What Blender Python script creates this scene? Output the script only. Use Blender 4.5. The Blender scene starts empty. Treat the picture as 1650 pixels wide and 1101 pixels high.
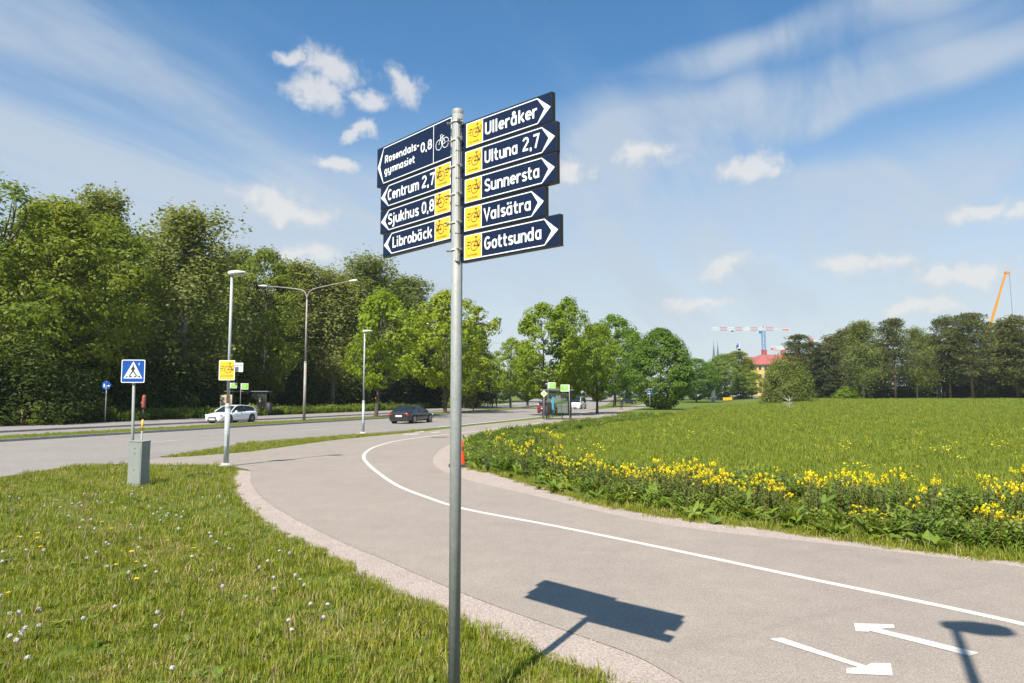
import bpy, bmesh, math, random
import numpy as np
from mathutils import Vector, Matrix
from mathutils.geometry import delaunay_2d_cdt

R = math.radians
rng = np.random.default_rng(7)
random.seed(7)
sc = bpy.context.scene
col = sc.collection

# ------------------------------------------------------------------ camera
F_PX, CX, CY, HOR = 1130.0, 825.0, 550.5, 640.0
CAM_H = 2.0
PITCH = math.atan((HOR - CY) / F_PX)
cam_d = bpy.data.cameras.new('camera')
cam_d.sensor_width = 36.0
cam_d.lens = 36.0 * F_PX / 1650.0
cam_d.clip_start = 0.05
cam_d.clip_end = 20000
cam = bpy.data.objects.new('camera', cam_d)
col.objects.link(cam)
cam.location = (0, 0, CAM_H)
cam.rotation_euler = (R(90) + PITCH, 0, 0)
sc.camera = cam

# ------------------------------------------------------------------ sun, sky, exposure
SUN_AZ = R(180 + 27.0)      # where the sun stands, clockwise from +Y
SUN_EL = R(52.2)
sun_dir = Vector((math.sin(SUN_AZ) * math.cos(SUN_EL), math.cos(SUN_AZ) * math.cos(SUN_EL), math.sin(SUN_EL)))
sun_d = bpy.data.lights.new('sun', 'SUN')
sun_d.energy = 5.0
sun_d.angle = R(0.53)
sun_d.color = (1.0, 0.935, 0.83)
sun = bpy.data.objects.new('sun', sun_d)
col.objects.link(sun)
sun.rotation_euler = (-sun_dir).to_track_quat('-Z', 'Y').to_euler()
sun.location = sun_dir * 50

sc.view_settings.view_transform = 'Standard'
sc.view_settings.look = 'None'
sc.view_settings.exposure = 0.86
sc.view_settings.gamma = 1.0
sc.view_settings.use_curve_mapping = False
sc.cycles.max_bounces = 6
sc.cycles.diffuse_bounces = 3
sc.cycles.glossy_bounces = 3
sc.cycles.transparent_max_bounces = 12


def px_dir(px, py):
    c, s = math.cos(PITCH), math.sin(PITCH)
    a, b = (px - CX) / F_PX, (CY - py) / F_PX
    return Vector((a, c - b * s, s + b * c))

def build_world():
    w = bpy.data.worlds.new('World')
    sc.world = w
    w.use_nodes = True
    nt = w.node_tree
    N, L = nt.nodes, nt.links
    N.clear()
    def nd(t, **k):
        n = N.new(t)
        for a, b in k.items():
            setattr(n, a, b)
        return n
    def mth(op, a, b=None, c=None, clamp=False):
        n = nd('ShaderNodeMath', operation=op, use_clamp=clamp)
        for i, v in enumerate((a, b, c)):
            if v is None: continue
            if isinstance(v, (int, float)): n.inputs[i].default_value = v
            else: L.new(v, n.inputs[i])
        return n.outputs[0]
    out = nd('ShaderNodeOutputWorld')
    bg = nd('ShaderNodeBackground')
    bg.inputs['Strength'].default_value = 0.088
    L.new(bg.outputs[0], out.inputs[0])
    sky = nd('ShaderNodeTexSky', sky_type='NISHITA', sun_disc=False)
    sky.sun_elevation = SUN_EL
    sky.sun_rotation = SUN_AZ
    sky.altitude = 0
    sky.air_density = 1.0
    sky.dust_density = 0.9
    sky.ozone_density = 1.6
    tc = nd('ShaderNodeTexCoord')
    sep = nd('ShaderNodeSeparateXYZ'); L.new(tc.outputs['Generated'], sep.inputs[0])
    X, Y, Z = sep.outputs
    az = mth('ARCTAN2', X, Y)                       # radians clockwise from +Y
    el = mth('ARCSINE', Z)
    # plane projected coordinates for the high veils
    zc = mth('ADD', mth('MAXIMUM', Z, 0.0), 0.10)
    cu, cv = mth('DIVIDE', X, zc), mth('DIVIDE', Y, zc)
    def comb(a, b, c=0.0):
        n = nd('ShaderNodeCombineXYZ')
        for i, v in enumerate((a, b, c)):
            if isinstance(v, (int, float)): n.inputs[i].default_value = v
            else: L.new(v, n.inputs[i])
        return n.outputs[0]
    def noise(vec, scale, detail, rough, dist=0.0):
        n = nd('ShaderNodeTexNoise')
        n.inputs['Scale'].default_value = scale; n.inputs['Detail'].default_value = detail
        n.inputs['Roughness'].default_value = rough; n.inputs['Distortion'].default_value = dist
        L.new(vec, n.inputs['Vector'])
        return n.outputs[0]
    def mapr(v, a, b, c=0.0, d=1.0, smooth=True):
        n = nd('ShaderNodeMapRange')
        n.interpolation_type = 'SMOOTHSTEP' if smooth else 'LINEAR'
        L.new(v, n.inputs[0])
        for i, q in enumerate((a, b, c, d)): n.inputs[i + 1].default_value = q
        return n.outputs[0]
    def blob(vec, px, py, wpx, hpx, ang=0.0):
        """soft ellipse round the direction seen at a pixel: 1 at the centre, 0 at its rim"""
        d = px_dir(px, py).normalized()
        mp = nd('ShaderNodeMapping', vector_type='TEXTURE')
        mp.inputs['Location'].default_value = (math.atan2(d.x, d.y), math.asin(d.z), 0)
        mp.inputs['Rotation'].default_value = (0, 0, R(ang))
        mp.inputs['Scale'].default_value = (wpx / F_PX * 0.92, hpx / F_PX * 0.92, 1)
        L.new(vec, mp.inputs[0])
        g = nd('ShaderNodeTexGradient', gradient_type='SPHERICAL'); L.new(mp.outputs[0], g.inputs[0])
        return g.outputs['Fac']
    def warp(vec, scale, detail, amp, z=0.0):
        n = nd('ShaderNodeTexNoise'); n.inputs['Scale'].default_value = scale; n.inputs['Detail'].default_value = detail; n.inputs['Roughness'].default_value = 0.6
        mp = nd('ShaderNodeMapping'); mp.inputs['Location'].default_value = (0.37 + z, 1.9, z); L.new(vec, mp.inputs[0]); L.new(mp.outputs[0], n.inputs['Vector'])
        a = nd('ShaderNodeVectorMath', operation='SUBTRACT'); L.new(n.outputs['Color'], a.inputs[0]); a.inputs[1].default_value = (0.5, 0.5, 0.5)
        b = nd('ShaderNodeVectorMath', operation='MULTIPLY'); L.new(a.outputs[0], b.inputs[0]); b.inputs[1].default_value = (amp[0], amp[1], 0)
        c = nd('ShaderNodeVectorMath', operation='ADD'); L.new(vec, c.inputs[0]); L.new(b.outputs[0], c.inputs[1])
        return c.outputs[0]
    def union(vals):
        r = vals[0]
        for v in vals[1:]:
            r = mth('MAXIMUM', r, v)
        return r
    def usum(vals):
        r = vals[0]
        for v in vals[1:]:
            r = mth('ADD', r, v)
        return r
    ang = comb(az, el, 0.0)
    wc = warp(ang, 2.6, 2, (0.30, 0.16), 2.0)
    wh = warp(ang, 15.0, 4, (0.12, 0.055))
    # --- cirrus: wisps drawn out by the wind
    stv = nd('ShaderNodeMapping', vector_type='POINT'); stv.inputs['Rotation'].default_value = (0, 0, R(-62)); stv.inputs['Scale'].default_value = (1, 1, 1)
    L.new(comb(cu, cv, 3.3), stv.inputs[0])
    st2 = nd('ShaderNodeMapping'); st2.inputs['Scale'].default_value = (0.42, 1.9, 1); L.new(stv.outputs[0], st2.inputs[0])
    streak = noise(st2.outputs[0], 1.1, 5, 0.58, 0.7)
    veil = usum([blob(wc, *b) for b in [
        (110, 150, 560, 230, -20), (260, 240, 420, 130, -20), (220, 300, 420, 110, -4), (560, 330, 420, 90, 0),
        (1260, 175, 500, 70, 13), (1030, 240, 260, 120, 24), (1540, 115, 380, 44, 8),
        (1130, 330, 420, 90, -4), (1400, 300, 480, 70, 6), (1350, 40, 420, 40, 6), (820, 450, 1700, 170, 0)]]
        + [mapr(streak, 0.45, 0.75, 0, 0.22)])
    cir = mth('MULTIPLY', mapr(veil, 0.0, 1.0), mapr(streak, 0.30, 0.64, 0.16, 1.0))
    cir = mth('MULTIPLY', cir, 0.80, clamp=True)
    # --- cumulus: small ragged heaps
    puff = noise(ang, 26.0, 7, 0.66, 0.5)
    heaps = union([blob(wh, *b) for b in [
        (530, 108, 84, 46, -12), (510, 150, 62, 40, 0), (650, 140, 58, 46, -25), (596, 168, 60, 24, 0), (465, 94, 44, 22, 5),
        (440, 318, 100, 42, -4), (478, 342, 84, 30, 0), (590, 212, 44, 18, 10), (545, 260, 60, 20, 4),
        (1042, 250, 78, 30, 4), (1215, 275, 94, 34, 8), (910, 275, 60, 34, 0), (1576, 342, 66, 28, 0), (1645, 346, 50, 28, 0),
        (1165, 432, 90, 30, 10), (1545, 452, 110, 32, 0), (1390, 426, 120, 24, 0), (500, 412, 84, 34, 0),
        (1120, 495, 120, 18, 0), (1480, 497, 110, 18, 0)]])
    gen = mth('MULTIPLY', mapr(noise(ang, 5.0, 2, 0.5), 0.60, 0.8), mapr(mth('ABSOLUTE', az), 0.75, 1.0))
    heaps = mth('MAXIMUM', heaps, gen)
    dens = mth('ADD', heaps, mth('MULTIPLY', mth('SUBTRACT', puff, 0.5), 1.35))
    cum = mth('MULTIPLY', mapr(dens, 0.05, 0.80), mapr(heaps, 0.0, 0.30))
    cumcol = nd('ShaderNodeMix', data_type='RGBA'); cumcol.inputs[6].default_value = (4.2, 4.35, 4.6, 1); cumcol.inputs[7].default_value = (5.3, 5.2, 5.1, 1)
    L.new(mapr(dens, 0.2, 0.8), cumcol.inputs[0])
    # pale air low over the horizon
    low = mapr(el, 0.0, 0.47, 0.96, 0.0)
    hs = nd('ShaderNodeMix', data_type='RGBA', blend_type='MULTIPLY'); hs.inputs[0].default_value = 1.0; hs.inputs[7].default_value = (0.42, 0.83, 1.04, 1)
    L.new(sky.outputs[0], hs.inputs[6])
    m0 = nd('ShaderNodeMix', data_type='RGBA'); L.new(low, m0.inputs[0]); L.new(hs.outputs[2], m0.inputs[6]); m0.inputs[7].default_value = (4.55, 4.8, 4.95, 1)
    m1 = nd('ShaderNodeMix', data_type='RGBA'); L.new(cir, m1.inputs[0]); L.new(m0.outputs[2], m1.inputs[6]); m1.inputs[7].default_value = (3.5, 4.0, 4.6, 1)
    m2 = nd('ShaderNodeMix', data_type='RGBA'); L.new(mth('MULTIPLY', cum, 0.78), m2.inputs[0]); L.new(m1.outputs[2], m2.inputs[6]); L.new(cumcol.outputs[2], m2.inputs[7])
    L.new(m2.outputs[2], bg.inputs['Color'])
    w.cycles.sampling_method = 'MANUAL'
    w.cycles.sample_map_resolution = 256
build_world()

# ------------------------------------------------------------------ terrain and pixel helpers
U = Vector((math.sin(R(18)), math.cos(R(18))))        # the road runs this way
NL = Vector((-U.y, U.x))                              # and this is its left
O = Vector((-12.2, 22.5))                             # a point of its near edge
def S(a, b, v):
    k = np.clip((np.asarray(v, float) - a) / (b - a), 0, 1)
    return k * k * (3 - 2 * k)
def zt(x, y):
    x = np.asarray(x, float); y = np.asarray(y, float)
    t = (x - O.x) * NL.x + (y - O.y) * NL.y
    w = 1 - S(-34, -12, t)
    left = 2.3 * S(170, 300, y)
    right = 1.45 * np.clip((y - 28) / 130, 0, 1) + 1.3 * S(165, 280, y)
    return left * (1 - w) + right * w
def zf(x, y): return float(zt(x, y))
def bend(s):
    return 0.0011 * max(0.0, min(s, 130.0) - 35) ** 2 + max(0.0, s - 130.0) * 0.13
def st(s, t):
    p = O + U * s + NL * (t + bend(s))
    return p.x, p.y
def to_st(x, y):
    d = Vector((x, y)) - O
    return d.dot(U), d.dot(NL)
def gp(px, py, dz=0.0):
    """the point of the ground seen at a pixel"""
    d = px_dir(px, py); z = 0.0
    for _ in range(40):
        if d.z >= -1e-4: break
        t = (z + dz - CAM_H) / d.z
        z = 0.5 * z + 0.5 * zf(d.x * t, d.y * t)
    return Vector((d.x * t, d.y * t, z + dz))
def at(px, py, y):
    d = px_dir(px, py); t = y / d.y
    return Vector((d.x * t, y, CAM_H + d.z * t))
def ground(x, y, dz=0.0): return Vector((x, y, zf(x, y) + dz))

# ------------------------------------------------------------------ object helpers
def tag(o, label=None, cat=None, group=None, kind=None):
    if label: o['label'] = label
    if cat: o['category'] = cat
    if group: o['group'] = group
    if kind: o['kind'] = kind
    return o
def empty(name, loc, rz=0.0, label=None, cat=None, group=None):
    o = bpy.data.objects.new(name, None); col.objects.link(o)
    o.empty_display_size = 0.1
    o.location = loc; o.rotation_euler = (0, 0, rz)
    return tag(o, label, cat, group)
def link(name, me, parent=None):
    o = bpy.data.objects.new(name, me); col.objects.link(o)
    if parent: o.parent = parent
    return o
def copy_tree(o, parent=None):
    c = o.copy(); col.objects.link(c); c.parent = parent
    for ch in list(o.children): copy_tree(ch, c)
    return c
class MB:
    def __init__(s): s.v = []; s.f = []; s.m = []; s.sm = []
    def add(s, vs, fs, m=0, smooth=False):
        b = len(s.v); s.v += [tuple(p) for p in vs]
        for f in fs: s.f.append(tuple(b + i for i in f)); s.m.append(m); s.sm.append(smooth)
        return s
    def box(s, c, size, m=0, rz=0.0, rot=None):
        hx, hy, hz = size[0] / 2, size[1] / 2, size[2] / 2
        P = [Vector((x, y, z)) for z in (-hz, hz) for y in (-hy, hy) for x in (-hx, hx)]
        M = rot if rot is not None else Matrix.Rotation(rz, 3, 'Z')
        P = [M @ p + Vector(c) for p in P]
        return s.add(P, [(0, 2, 3, 1), (4, 5, 7, 6), (0, 1, 5, 4), (2, 6, 7, 3), (0, 4, 6, 2), (1, 3, 7, 5)], m)
    def tube(s, pts, rad, n=8, m=0, caps=True):
        pts = [Vector(p) for p in pts]
        rad = [rad] * len(pts) if isinstance(rad, (int, float)) else list(rad)
        vs, fs = [], []
        ref = None
        for i, p in enumerate(pts):
            d = (pts[min(i + 1, len(pts) - 1)] - pts[max(i - 1, 0)]).normalized()
            if ref is None: ref = d.orthogonal().normalized()
            a = (ref - d * ref.dot(d)).normalized(); b = d.cross(a); ref = a
            for k in range(n):
                q = 2 * math.pi * k / n
                vs.append(p + (a * math.cos(q) + b * math.sin(q)) * rad[i])
        for i in range(len(pts) - 1):
            for k in range(n):
                k2 = (k + 1) % n
                fs.append((i * n + k, i * n + k2, (i + 1) * n + k2, (i + 1) * n + k))
        s.add(vs, fs, m, True)
        if caps:
            b = len(s.v) - len(vs)
            s.f.append(tuple(b + k for k in reversed(range(n)))); s.m.append(m); s.sm.append(False)
            s.f.append(tuple(b + (len(pts) - 1) * n + k for k in range(n))); s.m.append(m); s.sm.append(False)
        return s
    def prism(s, poly, z0, z1, m=0, M=None):
        n = len(poly); M = M or Matrix.Identity(4)
        vs = [M @ Vector((x, y, z0)) for x, y in poly] + [M @ Vector((x, y, z1)) for x, y in poly]
        fs = [tuple(reversed(range(n))), tuple(range(n, 2 * n))] + [(i, (i + 1) % n, n + (i + 1) % n, n + i) for i in range(n)]
        return s.add(vs, fs, m)
    def lathe(s, prof, n=16, m=0, c=(0, 0, 0)):
        vs, fs = [], []
        for r, z in prof:
            for k in range(n):
                q = 2 * math.pi * k / n
                vs.append((c[0] + r * math.cos(q), c[1] + r * math.sin(q), c[2] + z))
        for i in range(len(prof) - 1):
            for k in range(n):
                k2 = (k + 1) % n
                fs.append((i * n + k, i * n + k2, (i + 1) * n + k2, (i + 1) * n + k))
        return s.add(vs, fs, m, True)
    def loft(s, rings, m=0, caps=True, smooth=True):
        n = len(rings[0]); vs = [p for r in rings for p in r]; fs = []
        for i in range(len(rings) - 1):
            for k in range(n):
                k2 = (k + 1) % n
                fs.append((i * n + k, i * n + k2, (i + 1) * n + k2, (i + 1) * n + k))
        b0 = len(s.v)
        s.add(vs, fs, m, smooth)
        if caps:
            s.f.append(tuple(b0 + k for k in reversed(range(n)))); s.m.append(m); s.sm.append(False)
            s.f.append(tuple(b0 + (len(rings) - 1) * n + k for k in range(n))); s.m.append(m); s.sm.append(False)
        return s
    def mesh(s, name, mats):
        me = bpy.data.meshes.new(name)
        me.from_pydata(s.v, [], s.f)
        for mm in (mats if isinstance(mats, (list, tuple)) else [mats]): me.materials.append(mm)
        me.polygons.foreach_set('material_index', s.m)
        me.polygons.foreach_set('use_smooth', s.sm)
        me.update()
        return me
    def build(s, name, mats, parent=None, bevel=0.0):
        o = link(name, s.mesh(name, mats), parent)
        if bevel:
            b = o.modifiers.new('bevel', 'BEVEL'); b.width = bevel; b.segments = 2; b.limit_method = 'ANGLE'
        return o
def np_mesh(name, V, Q, mats, smooth=False, mi=None):
    """mesh from a vertex array and an array of quads"""
    me = bpy.data.meshes.new(name)
    V = np.ascontiguousarray(V, np.float32); Q = np.ascontiguousarray(Q, np.int32)
    me.vertices.add(len(V)); me.vertices.foreach_set('co', V.ravel())
    k = Q.shape[1]
    me.loops.add(Q.size); me.loops.foreach_set('vertex_index', Q.ravel())
    me.polygons.add(len(Q))
    me.polygons.foreach_set('loop_start', np.arange(0, Q.size, k, dtype=np.int32))
    me.polygons.foreach_set('loop_total', np.full(len(Q), k, np.int32))
    for mm in (mats if isinstance(mats, (list, tuple)) else [mats]): me.materials.append(mm)
    if mi is not None: me.polygons.foreach_set('material_index', np.asarray(mi, np.int32))
    if smooth: me.polygons.foreach_set('use_smooth', np.ones(len(Q), bool))
    me.update(calc_edges=True); me.validate()
    return me

# ------------------------------------------------------------------ materials
def new_mat(name):
    m = bpy.data.materials.new(name); m.use_nodes = True
    nt = m.node_tree
    return m, nt, nt.nodes['Principled BSDF']
def surf(name, c1, c2=None, rough=0.6, scale=4.0, detail=5, bump=0.0, bscale=60.0, metal=0.0, spec=0.4, fine=None, coat=0.0, obj=True):
    """colour wandering between two tones by noise, with fine relief"""
    m, nt, p = new_mat(name); N, L = nt.nodes, nt.links
    p.inputs['Roughness'].default_value = rough; p.inputs['Metallic'].default_value = metal
    p.inputs['Specular IOR Level'].default_value = spec
    p.inputs['Coat Weight'].default_value = coat
    tc = N.new('ShaderNodeTexCoord'); v = tc.outputs['Object']
    if c2 is None:
        p.inputs['Base Color'].default_value = (*c1, 1)
    else:
        n = N.new('ShaderNodeTexNoise'); n.inputs['Scale'].default_value = scale; n.inputs['Detail'].default_value = detail; n.inputs['Roughness'].default_value = 0.65
        L.new(v, n.inputs['Vector'])
        r = N.new('ShaderNodeMapRange'); L.new(n.outputs[0], r.inputs[0]); r.inputs[1].default_value = 0.3; r.inputs[2].default_value = 0.7
        mx = N.new('ShaderNodeMix'); mx.data_type = 'RGBA'; L.new(r.outputs[0], mx.inputs[0])
        mx.inputs[6].default_value = (*c1, 1); mx.inputs[7].default_value = (*c2, 1)
        last = mx.outputs[2]
        if fine:
            fs, lo, hi = fine
            n2 = N.new('ShaderNodeTexNoise'); n2.inputs['Scale'].default_value = fs; n2.inputs['Detail'].default_value = 2; L.new(v, n2.inputs['Vector'])
            r2 = N.new('ShaderNodeMapRange'); L.new(n2.outputs[0], r2.inputs[0]); r2.inputs[1].default_value = 0.3; r2.inputs[2].default_value = 0.7
            r2.inputs[3].default_value = lo; r2.inputs[4].default_value = hi
            mm = N.new('ShaderNodeMix'); mm.data_type = 'RGBA'; mm.blend_type = 'MULTIPLY'; mm.inputs[0].default_value = 1
            L.new(last, mm.inputs[6]); L.new(r2.outputs[0], mm.inputs[7]); last = mm.outputs[2]
        L.new(last, p.inputs['Base Color'])
    if bump:
        n3 = N.new('ShaderNodeTexNoise'); n3.inputs['Scale'].default_value = bscale; n3.inputs['Detail'].default_value = 3; L.new(v, n3.inputs['Vector'])
        b = N.new('ShaderNodeBump'); b.inputs['Strength'].default_value = bump; b.inputs['Distance'].default_value = 0.01
        L.new(n3.outputs[0], b.inputs['Height']); L.new(b.outputs[0], p.inputs['Normal'])
    return m
def leafmat(name, ca, cb, trans=0.35, rough=0.55, tcol=None, clump=0.35, spec=0.25):
    """leaves: two tones picked at random leaf by leaf and drifting over the crown; light shines through"""
    m, nt, p = new_mat(name); N, L = nt.nodes, nt.links
    p.inputs['Roughness'].default_value = rough; p.inputs['Specular IOR Level'].default_value = spec
    g = N.new('ShaderNodeNewGeometry'); oi = N.new('ShaderNodeObjectInfo')
    tc = N.new('ShaderNodeTexCoord')
    n = N.new('ShaderNodeTexNoise'); n.inputs['Scale'].default_value = 0.7; n.inputs['Detail'].default_value = 2; L.new(tc.outputs['Object'], n.inputs['Vector'])
    a = N.new('ShaderNodeMath'); a.operation = 'MULTIPLY_ADD'; L.new(g.outputs['Random Per Island'], a.inputs[0]); a.inputs[1].default_value = 1 - clump
    b = N.new('ShaderNodeMath'); b.operation = 'MULTIPLY'; L.new(n.outputs[0], b.inputs[0]); b.inputs[1].default_value = clump; L.new(b.outputs[0], a.inputs[2])
    mx = N.new('ShaderNodeMix'); mx.data_type = 'RGBA'; L.new(a.outputs[0], mx.inputs[0]); mx.inputs[6].default_value = (*ca, 1); mx.inputs[7].default_value = (*cb, 1)
    hs = N.new('ShaderNodeHueSaturation'); L.new(mx.outputs[2], hs.inputs['Color'])
    r = N.new('ShaderNodeMapRange'); L.new(oi.outputs['Random'], r.inputs[0]); r.inputs[3].default_value = 0.482; r.inputs[4].default_value = 0.512; L.new(r.outputs[0], hs.inputs['Hue'])
    r2 = N.new('ShaderNodeMapRange'); L.new(oi.outputs['Random'], r2.inputs[0]); r2.inputs[3].default_value = 1.12; r2.inputs[4].default_value = 0.88; L.new(r2.outputs[0], hs.inputs['Value'])
    L.new(hs.outputs[0], p.inputs['Base Color'])
    t = N.new('ShaderNodeBsdfTranslucent')
    tm = N.new('ShaderNodeMix'); tm.data_type = 'RGBA'; tm.blend_type = 'MULTIPLY'; tm.inputs[0].default_value = 1; L.new(hs.outputs[0], tm.inputs[6])
    tm.inputs[7].default_value = (*(tcol or (1.25, 1.2, 0.5)), 1); L.new(tm.outputs[2], t.inputs[0])
    ms = N.new('ShaderNodeMixShader'); ms.inputs[0].default_value = trans
    L.new(p.outputs[0], ms.inputs[1]); L.new(t.outputs[0], ms.inputs[2])
    L.new(ms.outputs[0], N['Material Output'].inputs[0])
    return m
def glassmat(name, tint=(0.75, 0.82, 0.80), alpha=0.25, rough=0.03):
    """thin pane: mostly clear, mirrors a little"""
    m, nt, p = new_mat(name); N, L = nt.nodes, nt.links
    t = N.new('ShaderNodeBsdfTransparent'); t.inputs[0].default_value = (*tint, 1)
    g = N.new('ShaderNodeBsdfGlossy'); g.inputs['Roughness'].default_value = rough
    fr = N.new('ShaderNodeFresnel'); fr.inputs[0].default_value = 1.5
    a = N.new('ShaderNodeMath'); a.operation = 'MULTIPLY_ADD'; L.new(fr.outputs[0], a.inputs[0]); a.inputs[1].default_value = 1.0; a.inputs[2].default_value = alpha * 0.15
    ms = N.new('ShaderNodeMixShader'); L.new(a.outputs[0], ms.inputs[0]); L.new(t.outputs[0], ms.inputs[1]); L.new(g.outputs[0], ms.inputs[2])
    L.new(ms.outputs[0], N['Material Output'].inputs[0])
    return m
# ------------------------------------------------------------------ ground surfaces
def grass_ground_mat():
    m, nt, p = new_mat('grassy_soil'); N, L = nt.nodes, nt.links
    p.inputs['Roughness'].default_value = 0.9; p.inputs['Specular IOR Level'].default_value = 0.1
    tc = N.new('ShaderNodeTexCoord'); v = tc.outputs['Object']
    def nz(s, d, r=0.6, st=None):
        n = N.new('ShaderNodeTexNoise'); n.inputs['Scale'].default_value = s; n.inputs['Detail'].default_value = d; n.inputs['Roughness'].default_value = r
        if st:
            mp = N.new('ShaderNodeMapping'); mp.inputs['Scale'].default_value = st; L.new(v, mp.inputs[0]); L.new(mp.outputs[0], n.inputs['Vector'])
        else: L.new(v, n.inputs['Vector'])
        return n.outputs[0]
    def mix(f, a, b, lo=0.35, hi=0.65):
        r = N.new('ShaderNodeMapRange'); L.new(f, r.inputs[0]); r.inputs[1].default_value = lo; r.inputs[2].default_value = hi
        mx = N.new('ShaderNodeMix'); mx.data_type = 'RGBA'; L.new(r.outputs[0], mx.inputs[0])
        for i, q in ((6, a), (7, b)):
            if isinstance(q, tuple): mx.inputs[i].default_value = (*q, 1)
            else: L.new(q, mx.inputs[i])
        return mx.outputs[2]
    base = mix(nz(0.16, 5), (0.105, 0.135, 0.022), (0.145, 0.175, 0.032))
    base = mix(nz(1.3, 6, 0.7), base, (0.105, 0.145, 0.028), 0.45, 0.8)
    base = mix(nz(9.0, 6, 0.75, (1, 0.45, 1)), (0.060, 0.100, 0.014), base, 0.30, 0.56)
    base = mix(nz(40.0, 3, 0.7), (0.055, 0.085, 0.014), base, 0.25, 0.5)
    base = mix(nz(0.5, 4, 0.7), base, (0.17, 0.175, 0.05), 0.60, 0.85)
    L.new(base, p.inputs['Base Color'])
    b = N.new('ShaderNodeBump'); b.inputs['Strength'].default_value = 0.7; b.inputs['Distance'].default_value = 0.05
    L.new(nz(14.0, 6, 0.8), b.inputs['Height']); L.new(b.outputs[0], p.inputs['Normal'])
    return m
M = {}
M['ground'] = grass_ground_mat()
def asphalt(name, a, b, grain=130.0, bump=0.5):
    m, nt, p = new_mat(name); N, L = nt.nodes, nt.links
    p.inputs['Roughness'].default_value = 0.85; p.inputs['Specular IOR Level'].default_value = 0.25
    tc = N.new('ShaderNodeTexCoord'); v = tc.outputs['Object']
    def nz(s, d, r=0.6):
        n = N.new('ShaderNodeTexNoise'); n.inputs['Scale'].default_value = s; n.inputs['Detail'].default_value = d; n.inputs['Roughness'].default_value = r
        L.new(v, n.inputs['Vector']); return n.outputs[0]
    def rng_(f, lo, hi, o0=0.0, o1=1.0):
        r = N.new('ShaderNodeMapRange'); L.new(f, r.inputs[0])
        for i, q in enumerate((lo, hi, o0, o1)): r.inputs[i + 1].default_value = q
        return r.outputs[0]
    mx = N.new('ShaderNodeMix'); mx.data_type = 'RGBA'; L.new(rng_(nz(0.35, 7, 0.65), 0.3, 0.7), mx.inputs[0])
    mx.inputs[6].default_value = (*a, 1); mx.inputs[7].default_value = (*b, 1); c = mx.outputs[2]
    def mul(c, f):
        mm = N.new('ShaderNodeMix'); mm.data_type = 'RGBA'; mm.blend_type = 'MULTIPLY'; mm.inputs[0].default_value = 1
        L.new(c, mm.inputs[6]); L.new(f, mm.inputs[7]); return mm.outputs[2]
    c = mul(c, rng_(nz(grain, 2), 0.30, 0.70, 0.66, 1.30))
    vo = N.new('ShaderNodeTexVoronoi'); vo.inputs['Scale'].default_value = grain * 0.42; L.new(v, vo.inputs['Vector'])
    c = mul(c, rng_(vo.outputs['Distance'], 0.0, 0.6, 1.16, 0.82))
    c = mul(c, rng_(nz(2.2, 5, 0.7), 0.35, 0.75, 1.04, 0.90))
    c = mul(c, rng_(nz(0.9, 8, 0.75), 0.62, 0.74, 1.0, 0.84))
    c = mul(c, rng_(nz(7.0, 4, 0.7), 0.66, 0.78, 1.0, 0.80))
    c = mul(c, rng_(nz(5.0, 6, 0.8), 0.22, 0.36, 1.14, 1.0))
    L.new(c, p.inputs['Base Color'])
    bn = N.new('ShaderNodeBump'); bn.inputs['Strength'].default_value = bump; bn.inputs['Distance'].default_value = 0.004
    L.new(nz(grain * 0.8, 2), bn.inputs['Height']); L.new(bn.outputs[0], p.inputs['Normal'])
    return m
M['path'] = asphalt('worn_path_asphalt', (0.318, 0.268, 0.226), (0.280, 0.238, 0.204))
M['road'] = asphalt('road_asphalt', (0.288, 0.256, 0.230), (0.248, 0.221, 0.200), 160.0)
M['walk'] = asphalt('pavement_asphalt', (0.30, 0.265, 0.25), (0.25, 0.225, 0.215), 120.0)
def gravelmat():
    m = surf('pink_gravel', (0.37, 0.30, 0.258), (0.31, 0.255, 0.22), 0.95, 2.2, 6, 1.0, 60, fine=(80, 0.62, 1.32))
    return m
M['gravel'] = gravelmat()
M['paint'] = surf('road_paint', (0.68, 0.65, 0.59), (0.56, 0.53, 0.48), 0.7, 5.0, 6, 0.3, 200, fine=(90, 0.88, 1.05))
def worn_paint(name, a, b, asph, lo, hi):
    m = surf(name, a, b, 0.7, 5.0, 6, 0.3, 200, fine=(90, 0.86, 1.06)); nt = m.node_tree; N, L = nt.nodes, nt.links; p = N['Principled BSDF']
    src = p.inputs['Base Color'].links[0].from_socket; tc = N.new('ShaderNodeTexCoord'); n = N.new('ShaderNodeTexNoise'); n.inputs['Scale'].default_value = 26; n.inputs['Detail'].default_value = 9; n.inputs['Roughness'].default_value = 0.8
    L.new(tc.outputs['Object'], n.inputs['Vector']); r = N.new('ShaderNodeMapRange'); L.new(n.outputs[0], r.inputs[0]); r.inputs[1].default_value = lo; r.inputs[2].default_value = hi
    mx = N.new('ShaderNodeMix'); mx.data_type = 'RGBA'; L.new(r.outputs[0], mx.inputs[0]); L.new(src, mx.inputs[6]); mx.inputs[7].default_value = (*asph, 1); L.new(mx.outputs[2], p.inputs['Base Color'])
    return m
M['paint'] = worn_paint('road_paint', (0.66, 0.62, 0.55), (0.55, 0.51, 0.45), (0.33, 0.29, 0.25), 0.50, 0.70)
M['paint_worn'] = surf('worn_road_paint', (0.62, 0.60, 0.56), (0.36, 0.34, 0.32), 0.8, 9.0, 6, 0.3, 200, fine=(60, 0.8, 1.1))
M['kerb'] = surf('granite_kerb', (0.26, 0.24, 0.23), (0.34, 0.32, 0.31), 0.85, 6.0, 6, 0.4, 80)
M['soil'] = surf('bare_soil', (0.15, 0.105, 0.07), (0.10, 0.075, 0.05), 0.95, 3.0, 6, 0.6, 40)
M['seam'] = asphalt('path_seam_filler', (0.305, 0.258, 0.218), (0.268, 0.228, 0.196))
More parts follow.
